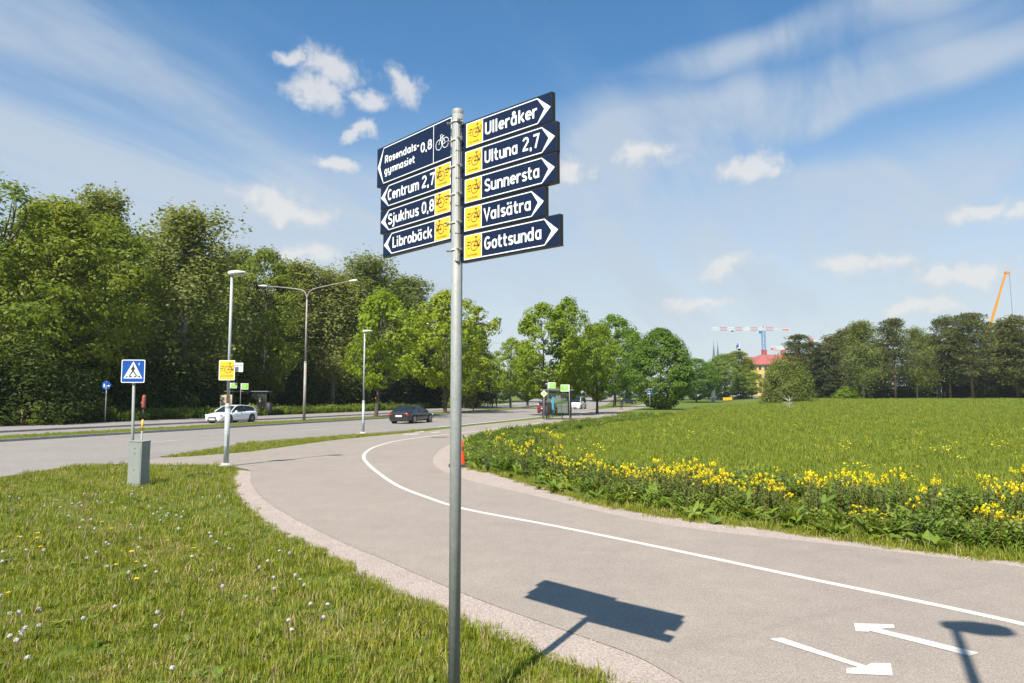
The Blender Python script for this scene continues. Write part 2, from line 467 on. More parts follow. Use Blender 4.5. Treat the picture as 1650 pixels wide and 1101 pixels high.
M['iron'] = surf('rusty_iron', (0.20, 0.13, 0.09), (0.14, 0.10, 0.075), 0.8, 20, 5, 0.3, 100)

def grid_axis(lo, hi, step, far):
    a = list(np.arange(lo, hi + 1e-6, step)); g = step
    while a[0] > -far: g *= 1.35; a.insert(0, a[0] - g)
    g = step
    while a[-1] < far: g *= 1.35; a.append(a[-1] + g)
    return np.array(a)
xs = grid_axis(-70, 70, 1.0, 5000); ys = grid_axis(-12, 200, 1.0, 5000)
GX, GY = np.meshgrid(xs, ys)
GV = np.stack([GX, GY, zt(GX, GY)], -1).reshape(-1, 3)
nx, ny = len(xs), len(ys)
ii, jj = np.meshgrid(np.arange(nx - 1), np.arange(ny - 1))
b0 = (jj * nx + ii).ravel()
ground_o = link('ground', np_mesh('ground', GV, np.stack([b0, b0 + 1, b0 + 1 + nx, b0 + nx], 1), M['ground'], True))
tag(ground_o, 'wide green grassy ground of lawn, verges and meadow', None, None, 'structure')

def in_poly(x, y, poly):
    x = np.asarray(x); y = np.asarray(y); r = np.zeros(x.shape, bool); n = len(poly)
    for i in range(n):
        x0, y0 = poly[i][0], poly[i][1]; x1, y1 = poly[(i + 1) % n][0], poly[(i + 1) % n][1]
        if y0 == y1: continue
        c = ((y0 > y) != (y1 > y)) & (x < (x1 - x0) * (y - y0) / (y1 - y0) + x0)
        r ^= c
    return r
def densify(poly, d, closed=True):
    out = []; n = len(poly)
    for i in range(n if closed else n - 1):
        a = Vector(poly[i][:2]); b = Vector(poly[(i + 1) % n][:2]); k = max(1, int((b - a).length / d))
        for q in range(k): out.append(a.lerp(b, q / k))
    if not closed: out.append(Vector(poly[-1][:2]))
    return out
def smooth_line(pts, n=6):
    """Catmull-Rom through plan points"""
    P = [Vector(p[:2]) for p in pts]; out = []
    for i in range(len(P) - 1):
        p0 = P[max(i - 1, 0)]; p1 = P[i]; p2 = P[i + 1]; p3 = P[min(i + 2, len(P) - 1)]
        for k in range(n):
            t = k / n
            out.append(0.5 * ((2 * p1) + (p2 - p0) * t + (2 * p0 - 5 * p1 + 4 * p2 - p3) * t * t + (3 * p1 - p0 - 3 * p2 + p3) * t ** 3))
    out.append(P[-1]); return out
def ragged(line, amp, seed=0, step=0.12):
    """uneven edge: small wandering sideways"""
    pts = densify(line, step, False); out = []
    r = np.random.default_rng(seed); k = r.normal(size=(len(pts),))
    k2 = np.convolve(k, np.ones(5) / 5, 'same') * 1.4 + 0.4 * k
    for i, p in enumerate(pts):
        d = pts[min(i + 1, len(pts) - 1)] - pts[max(i - 1, 0)]
        n = Vector((-d.y, d.x)).normalized() if d.length > 0 else Vector((0, 0))
        out.append(p + n * float(k2[i]) * amp)
    return out
def sheet(name, poly, mat, dz, parent=None, spacing=1.0, edge=1.0, far=None):
    """a polygon of ground laid dz above the terrain"""
    P = densify(poly, edge)
    n = len(P)
    xa = [p.x for p in P]; ya = [p.y for p in P]
    gx, gy = np.meshgrid(np.arange(min(xa), max(xa), spacing), np.arange(min(ya), max(ya), spacing))
    gx = gx.ravel(); gy = gy.ravel(); k = in_poly(gx, gy, P)
    pts = P + [Vector((a, b)) for a, b in zip(gx[k], gy[k])]
    r = delaunay_2d_cdt(pts, [(i, (i + 1) % n) for i in range(n)], [], 1, 1e-5)
    vs, fs = r[0], r[2]
    V = [(p.x, p.y, 0.0) for p in vs]
    A = np.array(V); A[:, 2] = zt(A[:, 0], A[:, 1]) + dz
    F = []
    for f in fs:
        a, b, c = (vs[i] for i in f[:3])
        if abs((b - a).cross(c - a)) < 1e-9: continue
        F.append(tuple(f) if (b - a).cross(c - a) > 0 else tuple(reversed(f)))
    me = bpy.data.meshes.new(name); me.from_pydata([tuple(q) for q in A], [], F); me.materials.append(mat); me.update()
    return link(name, me, parent)
def ribbon(line, w):
    L_, R_ = [], []
    for i, p in enumerate(line):
        d = (line[min(i + 1, len(line) - 1)] - line[max(i - 1, 0)])
        n = Vector((-d.y, d.x)).normalized() * w / 2
        L_.append(p + n); R_.append(p - n)
    return L_ + R_[::-1]
def strip(name, line, w, mat, dz, parent=None):
    line = densify(line, 0.35, False)
    me = MB(); n = len(line); pl = ribbon(line, w)
    vs = []
    for i in range(n):
        a, b = pl[i], pl[2 * n - 1 - i]
        vs += [ground(a.x, a.y, dz), ground(b.x, b.y, dz)]
    me.add(vs, [(2 * i, 2 * i + 1, 2 * i + 3, 2 * i + 2) for i in range(n - 1)])
    return me.build(name, mat, parent)
def pix(lst, n=5): return smooth_line([gp(*p) for p in lst], n)

# --- edges measured in the picture, laid on the ground
left_asphalt = [(1091, 1096), (1022, 1058), (920, 1021), (821, 986), (740, 955), (660, 921), (600, 894), (540, 868), (480, 838), (436, 812), (412, 790), (404, 772), (404, 760)]
left_grass = [(970, 1094), (873, 1060), (760, 1011), (700, 984), (650, 964), (600, 940), (540, 906), (500, 885), (440, 856), (392, 820), (373, 790), (371, 770), (378, 757)]
right_asphalt = [(1650, 915), (1524, 900), (1323, 876), (1102, 851), (956, 823), (860, 799), (800, 786), (760, 776), (722, 763), (704, 754), (697, 744), (698, 735), (710, 723), (728, 714), (760, 706)]
right_far = [(760, 706), (810, 698), (870, 689.5), (950, 679), (1012, 671.5)]
la = pix(left_asphalt); lg = pix(left_grass); ra = pix(right_asphalt)
def extend(line, d, at_start=True):
    a, b = (line[0], line[3]) if at_start else (line[-1], line[-4])
    return a + (a - b).normalized() * d
la0 = extend(la, 7); lg0 = extend(lg, 7); ra0 = extend(ra, 22)
near_end = [Vector((la0.x + 6, la0.y - 6)), Vector((ra0.x, la0.y - 6))]
junction_low = [gp(*p).to_2d() for p in [(398, 757), (379, 753.5), (351, 751), (255, 750), (204, 748.5), (150, 750), (122, 751)]]
strip_low = [gp(*p).to_2d() for p in [(262, 738), (300, 736.5), (400, 729), (470, 719), (540, 709.5), (620, 701.5), (692, 694.8)]]
far_low = [gp(*p).to_2d() for p in right_far]
road_near = [Vector(st(s, 0)) for s in range(0, 300, 4)]
def onroad(s): return Vector(st(s, 0))
# asphalt of the cycle path with the crossing at the road and the stretch beside it
path_poly = ([la0] + la + junction_low + [gp(30, 768).to_2d(), gp(10, 748).to_2d(), gp(150, 738).to_2d(), gp(235, 734).to_2d()] + strip_low
             + [gp(760, 686.5).to_2d(), gp(850, 677.5).to_2d(), gp(905, 671.5).to_2d()])
fp_left = [gp(*p).to_2d() for p in [(919, 666), (947, 662), (999, 656.5), (1038, 651.2)]]
fp_right = [gp(*p).to_2d() for p in [(1050, 655.5), (1040, 657), (1003, 663.5), (992, 667), (1000, 670)]]
path_poly += fp_left + fp_right + far_low[::-1] + ra[::-1] + [ra0] + near_end[::-1]
path_o = sheet('cycle_path', path_poly, M['path'], 0.010, None, 1.0, 0.6)
tag(path_o, 'grey asphalt cycle path curving from the road into the near view', None, None, 'structure')
# gravel shoulders
gl_poly = ([lg0] + ragged(lg, 0.035, 3) + [p for p in reversed(la)] + [la0])
gravel_l = sheet('gravel_shoulder', gl_poly, M['gravel'], 0.006, None, 0.6, 0.5)
tag(gravel_l, 'pink gravel shoulder between lawn and cycle path', None, None, 'structure')
right_grass = [(1650, 906), (1574, 899), (1424, 879), (1247, 855), (1071, 832), (956, 810), (880, 786), (820, 768), (780, 760), (757, 752), (748, 735), (752, 718), (775, 703.5)]
rg = pix(right_grass); rg0 = extend(rg, 22)
gr_poly = [ra0] + ra + [gp(775, 703.5).to_2d()] + ragged(rg, 0.05, 5)[::-1] + [rg0]
gravel_r = sheet('gravel_shoulder', gr_poly, M['gravel'], 0.006, None, 0.6, 0.5)
tag(gravel_r, 'pink gravel shoulder between cycle path and flowering verge', None, None, 'structure')

# --- main road, median, far carriageway, pavement
T_ROAD, T_MED, T_FAR, T_WALK = 12.7, 16.0, 20.8, 27.3
S0, S1 = -48, 300
def line_t(t, s0=S0, s1=S1, step=4.0): return [Vector(st(s, t)) for s in np.arange(s0, s1, step)]
nearedge = [gp(*p).to_2d() for p in [(-200, 806), (-100, 787), (0, 770), (122, 751.5), (204, 748), (262, 736), (300, 730.5)]] + [Vector(st(7.5, 1.3)), Vector(st(13, 0.9))] + [Vector(st(s, 0.25)) for s in np.arange(20, S1, 5)]
road_poly = [Vector((-30, 6))] + nearedge + line_t(T_ROAD)[::-1]
road_o = sheet('road', road_poly, M['road'], 0.014, None, 2.0, 1.5)
tag(road_o, 'wide grey asphalt main road leading past the bus stops', None, None, 'structure')
far_o = sheet('road', line_t(T_MED) + line_t(T_FAR)[::-1], M['road'], 0.012, None, 2.0, 2.0)
tag(far_o, 'narrow carriageway behind the grassy median strip', None, None, 'structure')
def slab(name, t0, t1, h, mat, label, s0=S0, s1=S1):
    mb = MB(); A = line_t(t0, s0, s1, 2.0); B = line_t(t1, s0, s1, 2.0); n = len(A)
    vs = []
    for a, b in zip(A, B):
        za, zb = zf(a.x, a.y), zf(b.x, b.y)
        vs += [(a.x, a.y, za - 0.05), (a.x, a.y, za + h), (b.x, b.y, zb + h), (b.x, b.y, zb - 0.05)]
    fs = []
    for i in range(n - 1):
        for k in range(3): fs.append((4 * i + k, 4 * i + 4 + k, 4 * i + 5 + k, 4 * i + 1 + k))
    mb.add(vs, fs)
    o = mb.build(name, mat); return tag(o, label, None, None, 'structure')
median_o = slab('median_strip', T_ROAD + 0.14, T_MED - 0.14, 0.115, M['ground'], 'narrow grassy median strip between the two carriageways')
pave_o = slab('pavement', T_FAR + 0.14, T_WALK, 0.115, M['walk'], 'pale pavement and cycle track along the wood edge')
# kerb stones, one metre each, built where they can be told apart
stone = MB().box((0, 0, 0), (0.988, 0.13, 0.22)).mesh('kerb_stone', M['kerb'])
def kerb(label, t, s0, s1):
    root = empty('kerb', (0, 0, 0)); tag(root, label, None, None, 'structure')
    s = s0; i = 0
    while s < s1:
        a = Vector(st(s, t)); b = Vector(st(s + 1.0, t)); c = (a + b) / 2
        o = link('kerb_stone', stone, root)
        o.location = (c.x, c.y, zf(c.x, c.y) + 0.02 + 0.006 * math.sin(i * 7.3)); o.rotation_euler = (0.01 * math.sin(i * 3.1), 0.004 * math.sin(i * 5.7), math.atan2(b.y - a.y, b.x - a.x))
        s += 1.0; i += 1
    mb = MB(); A = line_t(t, s1, S1, 2.0)
    mb.tube([(p.x, p.y, zf(p.x, p.y) + 0.05) for p in A], 0.08, 4)
    o = mb.build('kerb_run', M['kerb'], root); o['kind'] = 'stuff'
kerb('granite kerb on the near edge of the grassy median', T_ROAD + 0.068, -12, 62)
kerb('granite kerb on the far edge of the grassy median', T_MED - 0.068, 20, 50)
kerb('granite kerb between far carriageway and pavement', T_FAR + 0.068, -6, 70)
# raised lip of grass where kerb meets turf is left to the tufts

# --- paint
centre = pix([(1760, 1036), (1650, 1008), (1500, 975), (1300, 933.5), (1100, 891), (900, 850), (750, 821.5), (690, 803), (640, 783), (606, 760), (590, 745), (586, 737), (590, 729), (606, 720), (640, 711), (692, 703.5), (730, 699.5), (774, 694.5), (812, 689), (870, 682)], 8)
c0 = extend(centre, 8); strip('centre_line', [c0] + centre, 0.11, M['paint'], 0.0122, path_o)
strip('edge_line', [Vector(st(s, 0.5)) for s in np.arange(25, 52, 1)], 0.22, M['paint'], 0.019, road_o)
strip('edge_line', pix([(925, 667.5), (944, 664), (935, 667), (965, 669), (975, 672), (950, 673.5)], 6), 0.14, M['paint_worn'], 0.0142, path_o)
for k in range(14):
    s = -30 + k * 12.0
    strip('lane_dash', [Vector(st(s + q, 6.2)) for q in (0, 1.5, 3.0)], 0.13, M['paint_worn'], 0.019, road_o)
def poly_px(name, pts, mat, dz, parent):
    P = [gp(*p) for p in pts]
    mb = MB().add([(p.x, p.y, p.z + dz) for p in P], [tuple(range(len(P)))]); o = mb.build(name, mat, parent)
    me = o.data
    if me.polygons[0].normal.z < 0: me.flip_normals()
    return o
# the two lane arrows (shaft and head in one outline)
poly_px('lane_arrow', [(1240, 1032.5), (1260, 1030.5), (1396, 1076), (1404, 1071.5), (1435, 1072), (1439, 1092), (1364, 1088.5), (1364, 1080), (1384, 1078.5)], M['paint'], 0.0143, path_o)
poly_px('lane_arrow', [(1376, 1007), (1440, 1009), (1442, 1014.5), (1418, 1016), (1578, 1055), (1562, 1060), (1401, 1019), (1400, 1021), (1379, 1020)], M['paint'], 0.0143, path_o)
# small worn cycle marks by the road
for pts in ([(650, 699.8), (676, 699.6), (672, 700.8), (650, 700.9)], [(668, 696.6), (684, 695.2), (682, 696.4), (670, 697.4)], [(695, 697.6), (709, 696.1), (707, 697.3), (694, 698.6)]):
    poly_px('cycle_mark', pts, M['paint_worn'], 0.0145, path_o)
man = poly_px('manhole_cover', [(693, 704.8), (722, 704.2), (719, 706.0), (696, 706.2)], M['iron'], 0.0150, path_o)
# a filled seam across the path and ragged dirt along the edges
strip('seam', pix([(1050, 1053), (1120, 1041), (1220, 1018), (1330, 992), (1440, 968), (1560, 945), (1700, 930)], 6), 0.10, M['seam'], 0.0106, path_o)
strip('seam', pix([(404, 772), (412, 790), (436, 812), (480, 838), (540, 868), (600, 894)], 6), 0.05, M['seam'], 0.0107, path_o)
strip('seam', pix([(696, 744), (698, 735), (710, 723), (728, 714), (760, 706)], 6), 0.06, M['seam'], 0.0107, path_o)
# ------------------------------------------------------------------ lettering: rounded condensed road-sign letters drawn as strokes
def arc(cx, cy, rx, ry, a0, a1, n=14, p=2.35):
    out = []
    for i in range(n + 1):
        a = R(a0 + (a1 - a0) * i / n); c, s_ = math.cos(a), math.sin(a)
        out.append((cx + rx * math.copysign(abs(c) ** (2 / p), c), cy + ry * math.copysign(abs(s_) ** (2 / p), s_)))
    return out
BOWL = arc(1.85, 2.5, 1.35, 2.0, 0, 360, 24)
GL = {   # strokes and advance width; cap height 7, x height 5, stroke 1.05
    'o': ([BOWL], 3.7), 'a': ([BOWL, [(3.2, 5.0), (3.2, 0.0)]], 4.2), 'd': ([BOWL, [(3.2, 7.0), (3.2, 0.0)]], 4.2),
    'b': ([[(0.5, 7), (0.5, 0)], arc(1.9, 2.5, 1.4, 2.0, 0, 360, 24)], 3.8),
    'e': ([[(0.6, 2.6), (3.15, 2.6)] + arc(1.85, 2.6, 1.35, 1.9, 0, 310, 18)[1:]], 3.7),
    'c': ([arc(1.85, 2.5, 1.35, 2.0, 50, 310, 16)], 3.3),
    's': ([arc(1.65, 3.62, 1.1, 0.88, 20, 200, 10)[:-1] + [(0.62, 3.2), (1.0, 2.75), (2.2, 2.3)] + arc(1.65, 1.38, 1.15, 0.9, 20, -160, 10)[1:]], 3.2),
    'n': ([[(0.5, 5), (0.5, 0)], [(0.5, 3.2)] + arc(1.85, 3.0, 1.35, 1.5, 150, 0, 10) + [(3.2, 0)]], 3.8),
    'm': ([[(0.5, 5), (0.5, 0)], [(0.5, 3.2)] + arc(1.65, 3.1, 1.15, 1.4, 150, 0, 9) + [(2.8, 0)], [(2.8, 3.2)] + arc(3.95, 3.1, 1.15, 1.4, 150, 0, 9) + [(5.1, 0)]], 5.7),
    'h': ([[(0.5, 7), (0.5, 0)], [(0.5, 3.2)] + arc(1.85, 3.0, 1.35, 1.5, 150, 0, 10) + [(3.2, 0)]], 3.8),
    'u': ([[(0.5, 5), (0.5, 2.0)] + arc(1.85, 2.0, 1.35, 1.5, 180, 330, 10)[1:] + [(3.2, 1.9)], [(3.2, 5), (3.2, 0)]], 3.8),
    'r': ([[(0.5, 5), (0.5, 0)], [(0.5, 3.0)] + arc(2.0, 3.0, 1.35, 1.5, 150, 65, 6)], 2.9),
    't': ([[(1.0, 6.6), (1.0, 1.6)] + arc(2.0, 1.5, 1.0, 1.0, 180, 275, 6)[1:] + [(2.6, 0.55)], [(0.0, 4.5), (2.5, 4.5)]], 2.9),
    'i': ([[(0.55, 5), (0.55, 0)], [(0.55, 7.0), (0.55, 5.95)]], 1.5), 'l': ([[(0.55, 7), (0.55, 0)]], 1.5),
    'j': ([[(1.0, 5), (1.0, -0.8)] + arc(0.2, -0.9, 0.8, 0.75, 0, -90, 5)[1:] + [(-0.3, -1.65)], [(1.0, 7.0), (1.0, 5.95)]], 2.0),
    'k': ([[(0.5, 7), (0.5, 0)], [(3.1, 4.9), (0.9, 2.3)], [(1.35, 2.9), (3.3, 0.0)]], 3.6),
    'g': ([BOWL, [(3.2, 5.0), (3.2, -0.3)] + arc(1.9, -0.4, 1.3, 1.2, 0, -130, 8)[1:]], 4.2),
    'y': ([[(0.5, 5), (0.5, 2.0)] + arc(1.85, 2.0, 1.35, 1.5, 180, 330, 10)[1:] + [(3.2, 1.9)], [(3.2, 5), (3.2, -0.3)] + arc(1.9, -0.4, 1.3, 1.2, 0, -130, 8)[1:]], 4.0),
    'R': ([[(0.5, 7), (0.5, 0)], [(0.5, 6.48), (1.7, 6.48)] + arc(1.9, 4.95, 1.4, 1.53, 90, -90, 10)[1:] + [(0.5, 3.42)], [(1.9, 3.4), (3.5, 0.0)]], 4.1),
    'C': ([arc(2.05, 3.5, 1.55, 3.0, 45, 315, 18)], 3.9), 'G': ([arc(2.1, 3.5, 1.6, 3.0, 45, 340, 20)[:-1] + [(3.65, 1.9), (3.65, 3.3), (2.2, 3.3)]], 4.5),
    'S': ([arc(1.95, 5.05, 1.4, 1.43, 20, 205, 10)[:-1] + [(0.72, 4.35), (1.2, 3.8), (2.8, 3.0)] + arc(1.95, 1.95, 1.5, 1.43, 20, -160, 10)[1:]], 3.9),
    'L': ([[(0.5, 7), (0.5, 0.52), (3.1, 0.52)]], 3.4), 'V': ([[(0.2, 7), (2.0, 0.2), (3.8, 7)]], 4.1),
    'U': ([[(0.5, 7), (0.5, 2.1)] + arc(2.05, 2.1, 1.55, 1.6, 180, 360, 14)[1:] + [(3.6, 7)]], 4.4),
    '0': ([arc(1.95, 3.5, 1.45, 3.0, 0, 360, 26)], 4.0), '7': ([[(0.2, 6.48), (3.5, 6.48), (1.5, 0.0)]], 3.8),
    '8': ([arc(1.95, 4.98, 1.25, 1.5, 0, 360, 18), arc(1.95, 1.98, 1.45, 1.5, 0, 360, 18)], 4.0),
    '2': ([arc(1.9, 4.9, 1.45, 1.58, 170, -15, 12) + [(0.5, 0.9), (0.5, 0.52), (3.5, 0.52)]], 4.0),
    ',': ([[(0.7, 1.0), (0.7, -0.9)]], 1.7), '-': ([[(0.2, 3.0), (2.3, 3.0)]], 2.6), ' ': ([], 2.6),
}
_umlaut = [[(1.0, 7.05), (1.0, 5.95)], [(2.7, 7.05), (2.7, 5.95)]]
GL['ä'] = (GL['a'][0] + _umlaut, 4.2)
GL['å'] = (GL['a'][0] + [arc(1.85, 6.35, 0.62, 0.62, 0, 360, 12, 2)], 4.2)
def stroke_faces(mb, pts, w, z, closed, m=0):
    P = [Vector(p) for p in pts]; n = len(P); Lr = []
    for i in range(n):
        if closed: a, b, c = P[i - 1], P[i], P[(i + 1) % n]
        else: a, b, c = P[max(i - 1, 0)], P[i], P[min(i + 1, n - 1)]
        d0 = (b - a).normalized() if (b - a).length > 1e-9 else (c - b).normalized()
        d1 = (c - b).normalized() if (c - b).length > 1e-9 else d0
        n0 = Vector((-d0.y, d0.x)); n1 = Vector((-d1.y, d1.x)); mi = (n0 + n1)
        mi = mi.normalized() if mi.length > 1e-6 else n0
        k = w / 2 / max(0.55, mi.dot(n0)); Lr.append((b + mi * k, b - mi * k))
    vs = []
    for a, b in Lr: vs += [(a.x, a.y, z), (b.x, b.y, z)]
    k = n if closed else n - 1
    mb.add(vs, [(2 * i + 1, 2 * ((i + 1) % n) + 1, 2 * ((i + 1) % n), 2 * i) for i in range(k)], m)
def lettering(text, x0, x1, base, cap, mb, z=0.0, w=1.08, m=0):
    """text set between x0 and x1 with its capitals cap high"""
    SP = 0.45; tot = sum(GL[c][1] + SP for c in text) - SP; sx = (x1 - x0) / (tot - 0.3); sy = cap / 7.0
    x = x0; k = 0
    for c in text:
        for pts in GL[c][0]:
            closed = len(pts) > 3 and (Vector(pts[0]) - Vector(pts[-1])).length < 1e-6
            q = [((px) * sx + x, py * sy + base) for px, py in (pts[:-1] if closed else pts)]
            stroke_faces(mb, q, w * (0.65 * sx + 0.35 * sy), z + 0.00025 * (k % 4), closed, m); k += 1
        x += (GL[c][1] + SP) * sx
def rrect(x0, y0, x1, y1, r, n=4):
    out = []
    for cx, cy, a in ((x1 - r, y0 + r, -90), (x1 - r, y1 - r, 0), (x0 + r, y1 - r, 90), (x0 + r, y0 + r, 180)):
        for i in range(n + 1):
            q = R(a + 90 * i / n); out.append((cx + r * math.cos(q), cy + r * math.sin(q)))
    return out
def half_bike(mb, cx, cy, k, z, mirror=1, m=0):
    """rear half of a bicycle with speed lines, drawn k metres per unit (wheel radius 1)"""
    def T(pts): return [(cx + mirror * a * k, cy + b * k) for a, b in pts]
    i = 0
    def s_(pts, w, closed=False):
        nonlocal i
        stroke_faces(mb, T(pts), w * k, z + 0.0002 * (i % 5), closed, m); i += 1
    s_(arc(0, 0, 1, 1, 0, 360, 22, 2)[:-1], 0.15, True)
    s_([(0, 0), (1.35, -0.05)], 0.20); s_([(0, 0), (0.62, 1.25), (0.5, 1.75)], 0.13); s_([(0.62, 1.25), (1.35, -0.05)], 0.13); s_([(1.35, -0.05), (1.95, 0.95)], 0.13); s_([(0.85, 0.8), (1.95, 1.35)], 0.13)
    s_([(0.22, 1.82), (0.88, 1.86)], 0.26); s_([(1.15, -0.1), (1.6, -0.05)], 0.42); s_([(-0.15, 0), (0.15, 0)], 0.3)
    s_([(-2.0, 0.95), (-1.05, 0.98)], 0.2); s_([(-2.25, 0.3), (-1.35, 0.33)], 0.2); s_([(-1.85, -0.35), (-1.45, -0.34)], 0.2)
def tiny_text(mb, text, x0, x1, base, cap, z, m=0):
    """very small capitals, only a few thin strokes each"""
    st_ = {'V': [[(0, 1), (.5, 0), (1, 1)]], 'A': [[(0, 0), (.5, 1), (1, 0)], [(.2, .35), (.8, .35)]], 'L': [[(0, 1), (0, 0), (.8, 0)]], 'S': [[(1, .9), (0, .8), (1, .25), (0, .05)]],
           'T': [[(0, 1), (1, 1)], [(.5, 1), (.5, 0)]], 'R': [[(0, 0), (0, 1), (.9, .8), (0, .5), (1, 0)]], 'E': [[(1, 1), (0, 1), (0, 0), (1, 0)], [(0, .5), (.8, .5)]], 'D': [[(0, 0), (0, 1), (1, .6), (.9, .2), (0, 0)]], 'N': [[(0, 0), (0, 1), (1, 0), (1, 1)]],
           'Ä': [[(0, 0), (.5, .8), (1, 0)], [(.2, .3), (.8, .3)], [(.2, 1.2), (.35, 1.2)], [(.65, 1.2), (.8, 1.2)]]}
    w = (x1 - x0) / len(text)
    for i, c in enumerate(text):
        for pts in st_[c]:
            stroke_faces(mb, [(x0 + w * (i + 0.72 * a), base + cap * b) for a, b in pts], cap * 0.2, z, False, m)

M['navy'] = surf('navy_sign_film', (0.0065, 0.014, 0.043), (0.008, 0.017, 0.050), 0.5, 3.0, 3, spec=0.2)
M['signwhite'] = surf('white_sign_film', (0.82, 0.83, 0.84), None, 0.5)
M['signyellow'] = surf('yellow_sign_film', (0.86, 0.485, 0.030), (0.83, 0.46, 0.026), 0.5, 8.0)
M['signblack'] = surf('black_print', (0.03, 0.025, 0.02), None, 0.6)
M['frame'] = surf('dark_sign_frame', (0.018, 0.017, 0.016), (0.03, 0.028, 0.026), 0.5, 30.0)
M['galv'] = surf('galvanised_steel', (0.285, 0.29, 0.278), (0.235, 0.243, 0.232), 0.6, 6.0, 6, 0.06, 120, metal=0.1, fine=(45, 0.9, 1.06))
M['alu'] = surf('aluminium_rail', (0.62, 0.61, 0.59), (0.54, 0.53, 0.52), 0.5, 14, 4, metal=0.3)
M['signback'] = surf('grey_sign_back', (0.25, 0.26, 0.27), (0.30, 0.31, 0.32), 0.5, 6, metal=0.3)

POLE = Vector((-0.355, 4.46))
def solve_l(px, o, d):
    """distance along direction d from o that is seen at picture column px (horizon height is fine: pitch is small, solved on the ray plane)"""
    # column px holds points with x / (y cosP + dz sinP) = a ; take dz at sign height
    a = (px - CX) / F_PX; dz = 1.05
    c, s_ = math.cos(PITCH), math.sin(PITCH)
    return (a * (o.y * c + dz * s_) - o.x) / (d.x - a * d.y * c)
def z_at(py, x, y):
    """height seen at picture row py for a point standing at x, y"""
    b = (CY - py) / F_PX; c, s_ = math.cos(PITCH), math.sin(PITCH)
    return CAM_H + y * (s_ + b * c) / (c - b * s_)

